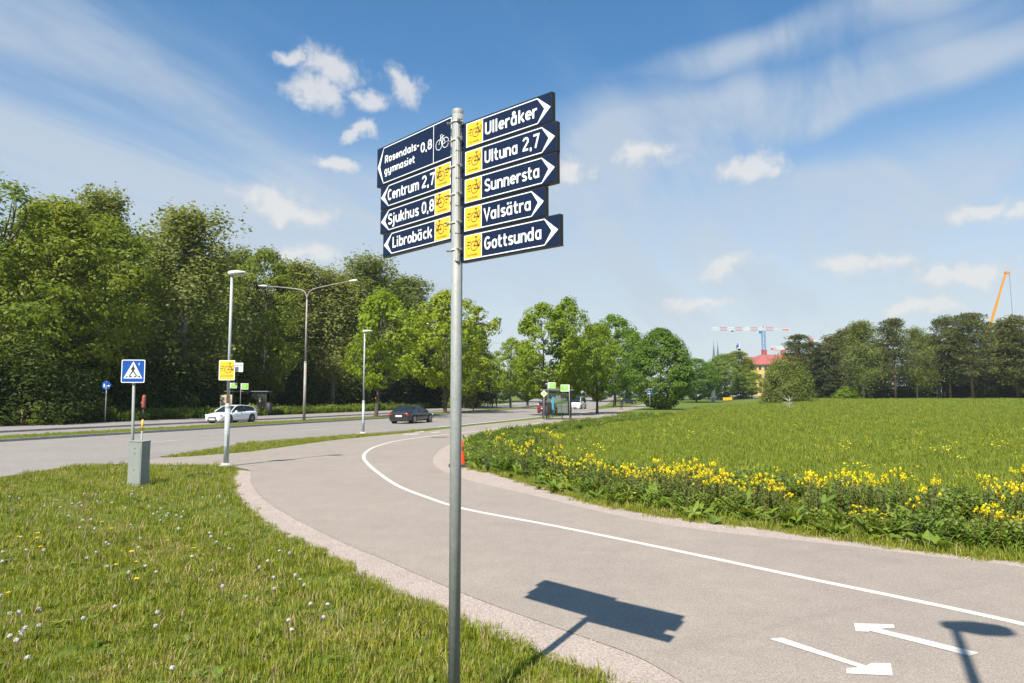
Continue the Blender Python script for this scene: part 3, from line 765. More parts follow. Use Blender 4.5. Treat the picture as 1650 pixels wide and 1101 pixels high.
def sign_post():
    root = empty('direction_sign_post', (POLE.x, POLE.y, 0), 0, 'tall grey steel post carrying nine navy cycle direction panels', 'signpost')
    ztop = z_at(178, POLE.x, POLE.y)
    MB().tube([(0, 0, -0.3), (0, 0, ztop)], 0.036, 28).build('pole', M['galv'], root)
    MB().lathe([(0.0362, -0.03), (0.0362, 0.001), (0.034, 0.003), (0.0, 0.004)], 24, 0, (0, 0, ztop)).build('pole_cap', M['galv'], root)
    dr = Vector((1270.0, -1130.0)).normalized(); dl = Vector((-1075.0, 1130.0)).normalized()
    rows_r = [(200.4, 244.4, 'Ulleråker', None, 751.8, 776.9, 781.4, 866, 867, 888.3, 890.0), (244.9, 288.6, 'Ultuna', '2,7', 750.4, 775.7, 781, 868.6, 874, 895, 897.3),
              (289.2, 333.0, 'Sunnersta', None, 750, 775.3, 781, 870, 873.6, 894.5, 896.7), (334.2, 378.0, 'Valsätra', None, 749.5, 775.3, 780, 856, 857, 876.5, 878.4),
              (378.8, 424.0, 'Gottsunda', None, 749.3, 775.7, 781, 873, 877.6, 899.5, 901.8)]
    rows_l = [(255.2, 298.6, 'Centrum', '2,7', 725, 701.4, 699, 624, 625, 613, 612.0), (299.6, 342.2, 'Sjukhus', '0,8', 725, 701.2, 699, 625, 626, 613.6, 612.0), (343.0, 386.0, 'Librobäck', None, 725, 701.4, 696, 632.8, 631, 618.7, 617.0)]
    def frame_of(d, side):
        # local x runs from the pole outwards on the right hand panels and the other way on the left, so that writing reads left to right
        o = POLE + d * 0.036
        return o
    def plate(pieces, loc, ex, L_, H, label, back):
        pan = MB(); t = 0.032
        pan.box((L_ / 2, H / 2, -t / 2 - 0.001), (L_, H - 0.002, t), 1)
        pan.prism(rrect(0.004, 0.0065, L_ - 0.004, H - 0.0065, 0.003), 0.0, 0.0012, 0)
        o = pan.build('sign_panel', [M['navy'], M['frame']], root)
        e = Vector((ex.x, ex.y, 0)); up = Vector((0, 0, 1)); nrm = e.cross(up)
        Mx = Matrix((( e.x, up.x, nrm.x, loc.x - POLE.x), (e.y, up.y, nrm.y, loc.y - POLE.y), (e.z, up.z, nrm.z, loc.z), (0, 0, 0, 1)))
        o.matrix_local = Mx
        o['label'] = label
        for nm, mb, mt in pieces: mb.build(nm, mt, o)
        # lips of the channel-shaped back and end plate
        lip = MB().box((L_ / 2, 0.004, -0.037), (L_ - 0.01, 0.006, 0.008)).box((L_ / 2, H - 0.004, -0.037), (L_ - 0.01, 0.006, 0.008))
        lip.build('back_rail', M['signback'], o)
        return o
    def outline(x0, x1, xs, xt, xi, H, w=0.006, z=0.0019):
        """white line round the panel: square at the pole end x0, pointed at xt; xs shoulder, xi inner tip of the thick point"""
        sgn = 1 if xt > x0 else -1; ins = 0.0125; mb = MB()
        top, bot, mid = H - ins, ins, H / 2
        A = [(x0, bot), (xs, bot), (xt, mid), (xs, top), (x0, top)]
        B = [(x0 + sgn * w, bot + w), (xs - sgn * w * 0.3, bot + w), (xi, mid), (xs - sgn * w * 0.3, top - w), (x0 + sgn * w, top - w)]
        vs = [(a, b, z) for a, b in A] + [(a, b, z) for a, b in B]
        fs = []
        for i in range(5):
            j = (i + 1) % 5
            fs.append((i, j, 5 + j, 5 + i) if sgn > 0 else (i, 5 + i, 5 + j, j))
        mb.add(vs, fs); return mb
    def yellow(xa, xb, H, mirror):
        mb = MB(); lo, hi = min(xa, xb), max(xa, xb); ins = 0.0185
        mb.prism(rrect(lo, ins, hi, H - ins, 0.004), 0.0014, 0.0022)
        pr = MB(); w = hi - lo
        k = w * 0.205
        half_bike(pr, lo + w * 0.585 if mirror > 0 else lo + w * 0.415, H * 0.515, k, 0.0030, mirror)
        tiny_text(pr, 'VALSÄTRALEDEN', lo + w * 0.17, lo + w * 0.80, ins + H * 0.085, H * 0.045, 0.0031)
        return mb, pr
    for ya, yb, txt, num, y0, y1, t0, t1, sh, tip, end in rows_r:
        o = frame_of(dr, 1); lx = lambda p: solve_l(p, o, dr)
        zt_, zb_ = z_at(ya, o.x, o.y), z_at(yb, o.x, o.y); H = zt_ - zb_; L_ = lx(end)
        yl, yp = yellow(lx(y0), lx(y1), H, 1); tx = MB(); nb = MB(); cap = H * 0.44; base = H * 0.30
        if num: lettering(txt, lx(t0), lx(834.5), base, cap, tx, 0.0021); lettering(num, lx(842.7), lx(t1), base, cap * 1.06, nb, 0.0021)
        else: lettering(txt, lx(t0), lx(t1), base, cap, tx, 0.0021)
        ol = outline(lx(y0) - 0.006, lx(end), lx(sh), lx(tip), lx(tip) - (lx(tip) - lx(sh)) * 0.48, H)
        dv = MB().box((lx(y1) + 0.003, H / 2, 0.0016), (0.006, H - 0.03, 0.001))
        plate([('yellow_field', yl, M['signyellow']), ('route_symbol', yp, M['signblack']), ('lettering', tx, M['signwhite'])] + ([('distance_number', nb, M['signwhite'])] if num else []) + [('border', ol, M['signwhite']), ('divider', dv, M['signwhite'])],
              Vector((o.x, o.y, zb_)), dr, L_, H, 'navy direction panel reading %s' % (txt + (' ' + num if num else '')), None)
    # left hand panels: local x runs towards the pole
    def left(ya, yb, end):
        o0 = POLE + dl * 0.035
        l_end = solve_l(end, o0, dl); ox = o0 + dl * l_end; d = -dl
        return ox, d, z_at(ya, o0.x, o0.y), z_at(yb, o0.x, o0.y), l_end
    for ya, yb, txt, num, y0, y1, t1, t0, sh, tip, end in rows_l:
        ox, d, za, zb_, L_ = left(ya, yb, end); H = za - zb_; lx = lambda p: solve_l(p, ox, d)
        yl, yp = yellow(lx(y1), lx(y0), H, -1); tx = MB(); nb = MB(); cap = H * 0.44; base = H * 0.30
        if num: lettering(txt, lx(t0), lx(674), base, cap, tx, 0.0021); lettering(num, lx(679.3), lx(t1), base, cap * 1.06, nb, 0.0021)
        else: lettering(txt, lx(t0), lx(t1), base, cap, tx, 0.0021)
        ol = outline(lx(y0) + 0.006, 0, lx(sh), lx(tip), lx(tip) + (lx(sh) - lx(tip)) * 0.52, H)
        dv = MB().box((lx(y1) - 0.003, H / 2, 0.0016), (0.006, H - 0.03, 0.001))
        plate([('yellow_field', yl, M['signyellow']), ('route_symbol', yp, M['signblack']), ('lettering', tx, M['signwhite'])] + ([('distance_number', nb, M['signwhite'])] if num else []) + [('border', ol, M['signwhite']), ('divider', dv, M['signwhite'])],
              Vector((ox.x, ox.y, zb_)), d, L_, H, 'navy direction panel reading %s' % (txt + (' ' + num if num else '')), None)
    ox, d, za, zb_, L_ = left(183.5, 254.4, 605.5); H = za - zb_; lx = lambda p: solve_l(p, ox, d)
    tx = MB(); cap = H * 0.185
    lettering('Rosendals-', lx(618.5), lx(673.9), H * 0.545, cap, tx, 0.0021); tx2 = MB(); tx3 = MB(); lettering('gymnasiet', lx(617.8), lx(667), H * 0.255, cap, tx2, 0.0021); lettering('0,8', lx(676.7), lx(694.7), H * 0.425, cap * 1.22, tx3, 0.0021)
    ol = outline(lx(726.8), 0, lx(616.3), lx(606.8), lx(610.8), H)
    dv = MB().box((lx(697.5), H / 2, 0.0016), (0.005, H - 0.03, 0.001))
    bk = MB(); bw = lx(722.3) - lx(701.4); r = bw * 0.245; xa = lx(701.4) + r; xb = lx(722.3) - r; yc = H * 0.43; i = 0
    def b_(pts, w, closed=False):
        nonlocal i
        stroke_faces(bk, pts, w, 0.0021 + 0.0002 * (i % 6), closed); i += 1
    for x in (xa, xb): b_(arc(x, yc, r, r, 0, 360, 20, 2)[:-1], 0.0042, True)
    bb = ((xa + xb) / 2 - 0.003, yc - r * 0.1); hd = (xa + r * 0.55, yc + r * 1.35); sd = (xb - r * 0.85, yc + r * 1.4)
    b_([(xa, yc), hd], 0.004); b_([hd, (sd[0] - r * .08, sd[1] - r * .3)], 0.004); b_([hd, bb], 0.004); b_([bb, sd], 0.004); b_([bb, (xb, yc)], 0.004); b_([(xb, yc), (sd[0] + r * .1, sd[1] - r * .3)], 0.004)
    b_([(sd[0] - r * .35, sd[1] + r * .06), (sd[0] + r * .4, sd[1] + r * .1)], 0.006); b_([hd, (hd[0] - r * .1, hd[1] + r * .45), (hd[0] + r * .5, hd[1] + r * .55)], 0.004); b_([(bb[0], bb[1] - r * .3), (bb[0] + r * .1, bb[1] + r * .3)], 0.006)
    plate([('lettering', tx, M['signwhite']), ('lettering', tx2, M['signwhite']), ('distance_number', tx3, M['signwhite']), ('border', ol, M['signwhite']), ('divider', dv, M['signwhite']), ('bicycle_symbol', bk, M['signwhite'])], Vector((ox.x, ox.y, zb_)), d, L_, H, 'large navy panel reading Rosendalsgymnasiet 0,8 with white bicycle', None)
    # aluminium rails between pole and panels, clamp bands and bolts
    zr0, zr1 = z_at(423, POLE.x, POLE.y), z_at(203, POLE.x, POLE.y)
    face = Vector((-dr.y, dr.x)) * -1.0
    if face.y > 0: face = -face
    n = 5
    for k in range(n):
        a = zr0 + (zr1 - zr0) * k / n; b = zr0 + (zr1 - zr0) * (k + 1) / n - 0.006
        c = dr * 0.026 + face * 0.024
        MB().box((c.x, c.y, (a + b) / 2), (0.026, 0.020, b - a), 0, math.atan2(dr.y, dr.x)).box((c.x + face.x * .012, c.y + face.y * .012, (a + b) / 2), (0.008, 0.006, b - a - .01), 0, math.atan2(dr.y, dr.x)).build('mounting_rail', M['alu'], root)
    for py in (197.5, 227, 270, 314.5, 360, 403.5):
        z = z_at(py, POLE.x, POLE.y) - 0.002
        cl = MB().lathe([(0.037, -0.006), (0.0405, -0.006), (0.0405, 0.006), (0.037, 0.006)], 24, 0, (0, 0, z)).build('clamp_band', M['alu'], root)
        for dd, s_ in ((dr, 0.046), (dl, 0.044)):
            c = dd * s_ + face * 0.028
            ear = MB().box((c.x, c.y, z), (0.042, 0.012, 0.010), 0, math.atan2(dd.y, dd.x))
            c2 = dd * (s_ + 0.006) + face * 0.036
            ear.tube([(c2.x, c2.y, z), (c2.x + face.x * 0.016, c2.y + face.y * 0.016, z - 0.002)], 0.0055, 6)
            ear.build('clamp_bolt', M['galv'], cl)
    return root
sign_post()
# ------------------------------------------------------------------ trees and shrubs
M['bark_dark'] = surf('dark_bark', (0.055, 0.045, 0.036), (0.10, 0.085, 0.07), 0.95, 6, 6, 0.8, 30)
M['bark_birch'] = surf('birch_bark', (0.50, 0.48, 0.45), (0.12, 0.11, 0.10), 0.8, 4, 6, 0.3, 30)
M['bark_pine'] = surf('pine_bark', (0.24, 0.125, 0.07), (0.13, 0.08, 0.055), 0.95, 5, 6, 0.8, 25)
M['leaf_maple'] = leafmat('maple_leaves', (0.120, 0.200, 0.013), (0.230, 0.320, 0.025), 0.46)
M['leaf_wood'] = leafmat('woodland_leaves', (0.098, 0.148, 0.014), (0.225, 0.280, 0.028), 0.46)
M['leaf_birch'] = leafmat('birch_leaves', (0.130, 0.165, 0.040), (0.245, 0.280, 0.080), 0.44)
M['leaf_lime'] = leafmat('lime_leaves', (0.165, 0.240, 0.010), (0.29, 0.355, 0.022), 0.44)
M['leaf_dense'] = leafmat('dense_tree_leaves', (0.070, 0.140, 0.012), (0.155, 0.240, 0.022), 0.40)
M['leaf_bush'] = leafmat('willow_bush_leaves', (0.105, 0.140, 0.022), (0.200, 0.235, 0.042), 0.40)
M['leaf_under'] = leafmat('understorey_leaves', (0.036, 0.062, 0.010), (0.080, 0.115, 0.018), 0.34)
M['needle_pine'] = leafmat('pine_needles', (0.072, 0.095, 0.022), (0.160, 0.165, 0.045), 0.25, tcol=(1, 1, 0.6))
M['needle_pine2'] = leafmat('dark_pine_needles', (0.048, 0.070, 0.022), (0.105, 0.125, 0.040), 0.22, tcol=(1, 1, 0.6))
M['needle_spruce'] = leafmat('spruce_needles', (0.045, 0.065, 0.026), (0.100, 0.115, 0.042), 0.18, tcol=(1, 1, 0.6))

def unit(v): return v / np.maximum(np.linalg.norm(v, axis=-1, keepdims=True), 1e-9)
def leaves(P, Nrm, size, r, aspect=0.62, jitter=0.35):
    """one four-cornered leaf at every point, lying across its normal"""
    n = len(P)
    t = unit(np.cross(Nrm, r.normal(size=(n, 3)))); b = np.cross(Nrm, t)
    s = size * (1 + jitter * r.uniform(-1, 1, (n, 1)))
    tip = t * s * 0.5; sid = b * s * 0.5 * aspect; fold = Nrm * s * 0.10
    V = np.stack([P - tip, P - sid * 1.0 + tip * -0.1 + fold, P + tip, P + sid - tip * 0.1 + fold], 1).reshape(-1, 3)
    return V
def quads(n): return np.arange(n * 4, dtype=np.int32).reshape(-1, 4)
def bent(a, b, k, r, n=5):
    a = Vector(a); b = Vector(b); L_ = (b - a).length; off = Vector(r.normal(size=3)) * L_ * k
    return [a.lerp(b, i / (n - 1)) + off * math.sin(math.pi * i / (n - 1)) for i in range(n)]

def broadleaf(seed, H, Wd, z0, mat, bark, n_cl=260, per=42, leaf=0.30, top=0.62, rag=0.22, flat=0.62, trunk_r=0.22, gap=0.0, lean=0.0, stems=1):
    """trunk with limbs and a crown of leaf clumps; top = height of the widest part within the crown"""
    r = np.random.default_rng(seed)
    ch = H - z0
    # lobes break the outline
    nl = 9
    la_ = r.uniform(0, 2 * math.pi, nl); lz = r.uniform(0.15, 0.9, nl); lk = r.uniform(-rag, rag, nl)
    C = []
    while len(C) < n_cl:
        z = r.uniform(0, 1) ** 0.9; a = r.uniform(0, 2 * math.pi)
        prof = (math.sin(math.pi * min(1, (z / (2 * top)) if z < top else 0.5 + (z - top) / (2 * (1 - top)))) ** 0.62) if 0 < z < 1 else 0.05
        k = 1 + sum(lk[i] * math.exp(-((z - lz[i]) / 0.22) ** 2) * max(0, math.cos(a - la_[i])) ** 2 for i in range(nl)) * 1.6
        rad = Wd / 2 * max(prof, 0.12) * k * (r.uniform(0.25, 1) ** 0.42)
        if gap and math.sin(a * 3 + z * 9 + seed) * math.sin(z * 14 + seed * 2.0) > 1 - gap: continue
        C.append((math.cos(a) * rad + lean * z, math.sin(a) * rad, z0 + z * ch))
    C = np.array(C)
    cr = r.uniform(0.55, 1.15, (n_cl, 1)) * (Wd + ch) / 2 * 0.088
    idx = np.repeat(np.arange(n_cl), per)
    d = unit(r.normal(size=(len(idx), 3))); rr = r.uniform(0.35, 1, (len(idx), 1)) ** 0.5
    P = C[idx] + d * rr * cr[idx] * np.array([1, 1, flat])
    cen = np.array([0, 0, z0 + ch * 0.45])
    Nn = unit(d * 0.7 + unit(P - cen) * 0.45 + np.array([-0.05, -0.25, 0.5]) * 0 + np.array([0, 0, 0.5]) + r.normal(size=P.shape) * 0.32)
    V = leaves(P, Nn, leaf, r)
    crown = np_mesh('crown', V, quads(len(P)), mat)
    tm = MB()
    for sidx in range(stems):
        ox = 0 if stems == 1 else 0.35 * math.cos(sidx * 2.4); oy = 0 if stems == 1 else 0.35 * math.sin(sidx * 2.4)
        hz = z0 + ch * 0.72
        base = [(ox, oy, -0.2), (ox * 1.1, oy * 1.1, 0.25), (ox * 1.5 + lean * .1 + 0.1 * math.sin(seed), oy * 1.5, z0 * 0.6), (ox * 2.5 + lean * .35, oy * 2.5, z0 + ch * 0.3), (ox * 3 + lean * .7, oy * 3, hz)]
        tm.tube(base, [trunk_r * 1.45, trunk_r * 1.05, trunk_r * 0.9, trunk_r * 0.6, trunk_r * 0.15], 8)
    for k in range(26):
        c = C[int(r.integers(n_cl))]; zs = min(max(z0 * 0.8, c[2] - r.uniform(0.12, 0.4) * ch), z0 + ch * 0.6)
        f = zs / (z0 + ch)
        tm.tube(bent((lean * f * .6, 0, zs), c, 0.10, r), [trunk_r * 0.42 * (1.1 - f), trunk_r * 0.3 * (1.1 - f), trunk_r * .2, trunk_r * .12, 0.012], 5, caps=False)
    return tm.mesh('trunk', bark), crown
def birch(seed, H, Wd, z0, mat, bark, n_br=90, leaf=0.23, per=190, trunk_r=0.16):
    """slender tree with hanging sprays"""
    r = np.random.default_rng(seed); ch = H - z0; tm = MB()
    tm.tube([(0, 0, -0.2), (0.1, 0, H * 0.3), (-0.1, 0.1, H * 0.62), (0.05, 0, H * 0.97)], [trunk_r * 1.3, trunk_r, trunk_r * .6, 0.02], 8)
    Ps = []
    for k in range(n_br):
        z = r.uniform(0, 1) ** 0.85; a = r.uniform(0, 2 * math.pi)
        prof = (0.35 + 0.65 * math.sin(math.pi * min(1, 0.15 + z * 0.9)) ** 0.8) * (1 - 0.55 * max(0, z - 0.7) / 0.3)
        rad = Wd / 2 * prof * r.uniform(0.35, 1.0)
        zt_ = z0 + ch * (0.12 + 0.86 * z); zs = zt_ - r.uniform(0.1, 0.2) * ch * (0.4 + rad / Wd)
        tip = np.array([math.cos(a) * rad, math.sin(a) * rad, zt_])
        if k % 3 == 0: tm.tube(bent((0, 0, max(zs, z0 * 0.7)), tip, 0.08, r, 4), [0.055, 0.04, 0.025, 0.008], 4, caps=False)
        m = int(per * (0.5 + r.uniform(0, 1)))
        u_ = r.uniform(0.25, 1, (m, 1)) ** 0.7
        along = np.array([0, 0, zs]) * (1 - u_) + tip * u_
        spread = r.normal(size=(m, 3)) * np.array([0.36, 0.36, 0.25]) * (Wd / 5.0)
        drop = r.exponential(1.0, (m, 1)) * ch * 0.055 * np.array([[0, 0, -1]])
        # hang in strands: snap the sideways scatter to a few strands
        sn = r.normal(size=(9, 3)) * np.array([0.45, 0.45, 0.2]) * (Wd / 5.0); spread = 0.35 * spread + sn[r.integers(9, size=m)]
        Ps.append(along + spread + drop)
    P = np.concatenate(Ps); cen = np.array([0, 0, z0 + ch * 0.4])
    Nn = unit(unit(P - cen) * 0.7 + np.array([0, 0, 0.25]) + r.normal(size=P.shape) * 0.6)
    return tm.mesh('trunk', bark), np_mesh('crown', leaves(P, Nn, leaf, r, 0.7), quads(len(P)), mat)
def needles_at(P, D, r, length, k, width):
    """k needle sprays at every point pointing roughly along D"""
    idx = np.repeat(np.arange(len(P)), k); n = len(idx)
    dd = unit(D[idx] + r.normal(size=(n, 3)) * 0.75); t = unit(np.cross(dd, r.normal(size=(n, 3))))
    L_ = length * r.uniform(0.6, 1.25, (n, 1)); A = P[idx]; B = A + dd * L_
    V = np.stack([A - t * width * .3, A + dd * L_ * .5 - t * width, B, A + dd * L_ * .5 + t * width], 1).reshape(-1, 3)
    return V, n
def pine(seed, H, Wd, z0, mat, bark, n_cl=120, trunk_r=0.2, open_=0.0):
    r = np.random.default_rng(seed); ch = H - z0; tm = MB()
    tm.tube([(0, 0, -0.2), (0.15, 0, H * .35), (-0.1, 0, H * .65), (0.1, 0, H * .95)], [trunk_r * 1.25, trunk_r, trunk_r * .75, 0.04], 8)
    C = []
    while len(C) < n_cl:
        z = r.uniform(0, 1); a = r.uniform(0, 6.283)
        prof = (0.72 + 0.28 * z / 0.3) if z < 0.3 else math.sqrt(max(0.03, 1 - ((z - 0.3) / 0.72) ** 2))
        lay = 0.5 + 0.5 * math.sin(z * ch * 2.1 + seed + math.cos(a * 2 + seed))
        if lay < open_ * r.uniform(0.6, 1.2): continue
        rad = Wd / 2 * prof * r.uniform(0.15, 1) ** 0.5 * (0.8 + 0.25 * math.sin(a * 3 + seed * 1.7 + z * 4))
        C.append((math.cos(a) * rad, math.sin(a) * rad, z0 + z * ch))
    C = np.array(C)
    for k in range(0, n_cl, 4):
        c = C[k]; tm.tube(bent((0, 0, max(z0 * .8, c[2] - 0.5)), c, 0.06, r, 4), [0.07, 0.05, 0.03, 0.01], 4, caps=False)
    for k in range(3):
        a = r.uniform(0, 6.28); z = z0 * r.uniform(0.5, 0.9); tm.tube([(0, 0, z), (math.cos(a) * 0.9, math.sin(a) * 0.9, z + r.uniform(-.1, .3))], [0.03, 0.006], 4, caps=False)
    per = 34; idx = np.repeat(np.arange(n_cl), per)
    d = unit(r.normal(size=(len(idx), 3))); P = C[idx] + d * r.uniform(0.2, 1, (len(idx), 1)) ** .5 * np.array([0.95, 0.95, 0.36]) * (Wd / 6.0)
    D = unit(d + np.array([0, 0, 0.65]))
    V, n = needles_at(P, D, r, 0.40, 3, 0.075)
    return tm.mesh('trunk', bark), np_mesh('crown', V, quads(n), mat)
def spruce(seed, H, Wd, mat, bark, z0=0.6, whorls=24):
    r = np.random.default_rng(seed); tm = MB(); tm.tube([(0, 0, -0.2), (0, 0, H * .98)], [0.2, 0.02], 8)
    Pl, Dl = [], []
    for w in range(whorls):
        z = z0 + (H - z0) * (w + r.uniform(-.3, .3)) / whorls; f = 1 - (z - z0) / (H - z0); rad = Wd / 2 * max(0.04, f) ** 0.85
        for k in range(8):
            a = r.uniform(0, 6.283); L_ = rad * r.uniform(0.7, 1.12); m = max(5, int(L_ * 9))
            u_ = np.linspace(0.12, 1, m)[:, None]; dr_ = np.array([math.cos(a), math.sin(a), 0])
            pts = dr_ * L_ * u_ + np.array([0, 0, z]) + np.array([0, 0, 1]) * (0.18 * u_ - 0.42 * u_ ** 2) * L_ * 0.7
            sd = np.array([-dr_[1], dr_[0], 0]); pts = pts + sd * r.normal(size=(m, 1)) * 0.16 * L_ * u_ + r.normal(size=(m, 3)) * 0.06
            Pl.append(pts); Dl.append(np.repeat(unit((dr_ + np.array([0, 0, -0.15]))[None]), m, 0))
    P = np.concatenate(Pl); D = np.concatenate(Dl)
    V, n = needles_at(P, D, r, 0.36, 5, 0.07)
    return tm.mesh('trunk', bark), np_mesh('crown', V, quads(n), mat)
def bush(seed, H, Wd, mat, bark, n_cl=120, per=40, leaf=0.24):
    r = np.random.default_rng(seed); C = []
    while len(C) < n_cl:
        p = r.uniform(-1, 1, 3); p[2] = abs(p[2])
        q = (p[0] ** 2 + p[1] ** 2) ** .5
        if q ** 2 + (p[2]) ** 2 > 1 * (0.8 + 0.3 * math.sin(math.atan2(p[1], p[0]) * 3 + seed)): continue
        C.append((p[0] * Wd / 2, p[1] * Wd / 2, max(0.12, p[2] * H)))
    C = np.array(C); idx = np.repeat(np.arange(n_cl), per); d = unit(r.normal(size=(len(idx), 3)))
    P = C[idx] + d * r.uniform(.3, 1, (len(idx), 1)) ** .5 * (Wd + H) * .5 * 0.13; P[:, 2] = np.maximum(P[:, 2], 0.03)
    Nn = unit(d * .7 + unit(P - np.array([0, 0, H * .3])) * .5 + np.array([0, 0, .4]) + r.normal(size=P.shape) * .45)
    tm = MB()
    for k in range(8):
        c = C[int(r.integers(n_cl))]; tm.tube(bent((0.15 * r.normal(), 0.15 * r.normal(), -.1), c, .1, r, 4), [0.05, 0.04, 0.025, 0.01], 5, caps=False)
    return tm.mesh('stems', bark), np_mesh('foliage', leaves(P, Nn, leaf, r), quads(len(P)), mat)

PROTO = {
    'maple0': broadleaf(11, 12, 8.4, 1.9, M['leaf_maple'], M['bark_dark'], 250, 40, 0.32, 0.55, 0.3),
    'maple1': broadleaf(12, 12, 8.6, 1.7, M['leaf_maple'], M['bark_dark'], 260, 40, 0.32, 0.5, 0.35),
    'maple2': broadleaf(13, 12, 7.0, 2.0, M['leaf_maple'], M['bark_dark'], 230, 40, 0.32, 0.6, 0.25),
    'lime0': broadleaf(14, 12, 9.4, 3.0, M['leaf_lime'], M['bark_dark'], 170, 36, 0.34, 0.42, 0.45, gap=0.35, lean=0.6),
    'lime1': broadleaf(15, 12, 8.6, 2.6, M['leaf_lime'], M['bark_dark'], 220, 38, 0.34, 0.5, 0.4, gap=0.2, lean=-0.5),
    'young': broadleaf(16, 7, 3.6, 2.0, M['leaf_lime'], M['bark_dark'], 80, 34, 0.22, 0.5, 0.3, trunk_r=0.07),
    'wood0': broadleaf(21, 16, 10, 1.0, M['leaf_wood'], M['bark_dark'], 340, 66, 0.27, 0.55, 0.4),
    'wood1': broadleaf(22, 16, 9, 0.6, M['leaf_wood'], M['bark_dark'], 330, 66, 0.27, 0.5, 0.4, gap=0.2),
    'wood2': broadleaf(23, 16, 8.5, 1.2, M['leaf_wood'], M['bark_dark'], 310, 62, 0.27, 0.6, 0.45, gap=0.15),
    'open': broadleaf(24, 16, 9, 2.0, M['leaf_wood'], M['bark_dark'], 130, 44, 0.25, 0.6, 0.5, gap=0.4),
    'birch0': birch(31, 18, 8.5, 2.5, M['leaf_birch'], M['bark_birch'], 120),
    'birch1': birch(32, 18, 7.2, 2.0, M['leaf_birch'], M['bark_birch'], 110),
    'birch2': birch(33, 18, 9.5, 1.5, M['leaf_birch'], M['bark_birch'], 130),
    'dense': broadleaf(41, 11.5, 10.2, 0.3, M['leaf_dense'], M['bark_dark'], 640, 46, 0.30, 0.42, 0.16),
    'dense1': broadleaf(42, 11.5, 10.5, 0.9, M['leaf_dense'], M['bark_dark'], 340, 40, 0.34, 0.45, 0.25),
    'pine0': pine(51, 19, 8.5, 5.5, M['needle_pine'], M['bark_pine'], 150),
    'pine1': pine(52, 19, 9.5, 1.5, M['needle_pine2'], M['bark_pine'], 210),
    'pine2': pine(53, 19, 8, 7.5, M['needle_pine'], M['bark_pine'], 120, open_=0.35),
    'pine3': pine(54, 19, 9, 3.5, M['needle_pine'], M['bark_pine'], 180, open_=0.2),
    'spruce0': spruce(61, 14, 6.5, M['needle_spruce'], M['bark_dark']),
    'spruce1': spruce(62, 14, 8.0, M['needle_spruce'], M['bark_dark'], 0.4, 22),
    'willow': bush(71, 8, 9, M['leaf_bush'], M['bark_dark'], 420, 56, 0.26),
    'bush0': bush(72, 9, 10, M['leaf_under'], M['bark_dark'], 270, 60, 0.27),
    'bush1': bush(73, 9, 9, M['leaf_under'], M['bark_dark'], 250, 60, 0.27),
    'bush2': bush(74, 3, 4, M['leaf_wood'], M['bark_dark'], 70, 36, 0.26),
    'bush3': bush(75, 2.5, 3.5, M['leaf_maple'], M['bark_dark'], 60, 36, 0.2),
}
PSIZE = {}
for k, (a, b) in PROTO.items():
    co = np.empty(len(b.vertices) * 3, np.float32); b.vertices.foreach_get('co', co); co = co.reshape(-1, 3)
    PSIZE[k] = (float(np.percentile(co[:, 2], 99.7)), float(np.percentile(np.abs(co[:, :2]), 98.5)) * 2)
def plant(proto, name, label, cat, px, y, top_py, width_px, group=None, rz=None, x=None, base=None):
    """a tree seen round column px, y metres off, its top at row top_py and so many pixels wide"""
    xx = at(px, HOR, y).x if x is None else x
    g = ground(xx, y); ztop = at(px, top_py, y).z; H = ztop - g.z; Wm = width_px / F_PX * y * 1.18
    hp, wp = PSIZE[proto]
    o = empty(name, g, 0, label, cat, group)
    isb = name.endswith('bush') or name.endswith('shrub')
    a = link('stems' if isb else 'trunk', PROTO[proto][0], o); b = link('foliage' if isb else 'crown', PROTO[proto][1], o)
    rz = random.uniform(0, 6.28) if rz is None else rz
    for q in (a, b): q.scale = (Wm / wp, Wm / wp, H / hp); q.rotation_euler = (0, 0, rz)
    return o
LW = 'trees of the wood beyond the pavement'
WOOD = [  # proto, px, y, top, width, label
    ('open', -30, 52, 283, 230, 'loose-leaved tree cut by the left picture edge'),
    ('wood0', 75, 56, 322, 200, 'tall bright green tree at the front of the wood, left of the crossing sign'),
    ('wood1', 165, 58, 352, 170, 'leafy green tree right behind the blue square crossing sign'),
    ('birch1', 150, 72, 308, 110, 'tall birch whose top pokes up behind the leafy trees far left'),
    ('birch0', 62, 70, 330, 130, 'birch behind the bright green tree far left'),
    ('birch0', 295, 66, 338, 160, 'big airy birch with grey-green crown left of the single-arm lamp'),
    ('wood2', 225, 74, 384, 130, 'darker tree in the dip between the leafy trees and the airy birch'),
    ('birch2', 372, 80, 400, 130, 'birch right behind the lamp with the yellow sign'),
    ('wood2', 425, 78, 402, 130, 'leafy wood tree above the bus shelter with the poster'),
    ('birch1', 478, 90, 424, 110, 'drooping birch behind the double-arm street lamp'),
    ('birch2', 535, 92, 436, 130, 'hanging birch between double-arm lamp and lime tree'),
    ('birch0', 592, 98, 414, 130, 'tallest round birch top behind the nearest lime tree'),
    ('birch1', 655, 108, 448, 100, 'pale birch top between the two median lime trees'),
    ('wood1', 345, 92, 425, 120, 'wood tree filling the gap behind the yellow-signed lamp'),
    ('wood0', 700, 118, 500, 120, 'dark wood tree behind the second lime tree'),
    ('wood2', 500, 110, 470, 140, 'dark tree deep in the wood behind the double-arm lamp'),
    ('wood1', 610, 116, 490, 150, 'dark tree deep in the wood behind the nearest lime'),
    ('wood0', 20, 80, 400, 260, 'dark tree deep in the wood near the left picture edge'),
    ('wood1', 190, 90, 430, 240, 'dark tree deep in the wood behind the crossing sign'),
    ('wood2', 290, 104, 440, 220, 'dark tree deep in the wood behind the airy birch'),
    ('wood0', 420, 106, 470, 220, 'dark tree deep in the wood behind the bus shelter'),
]
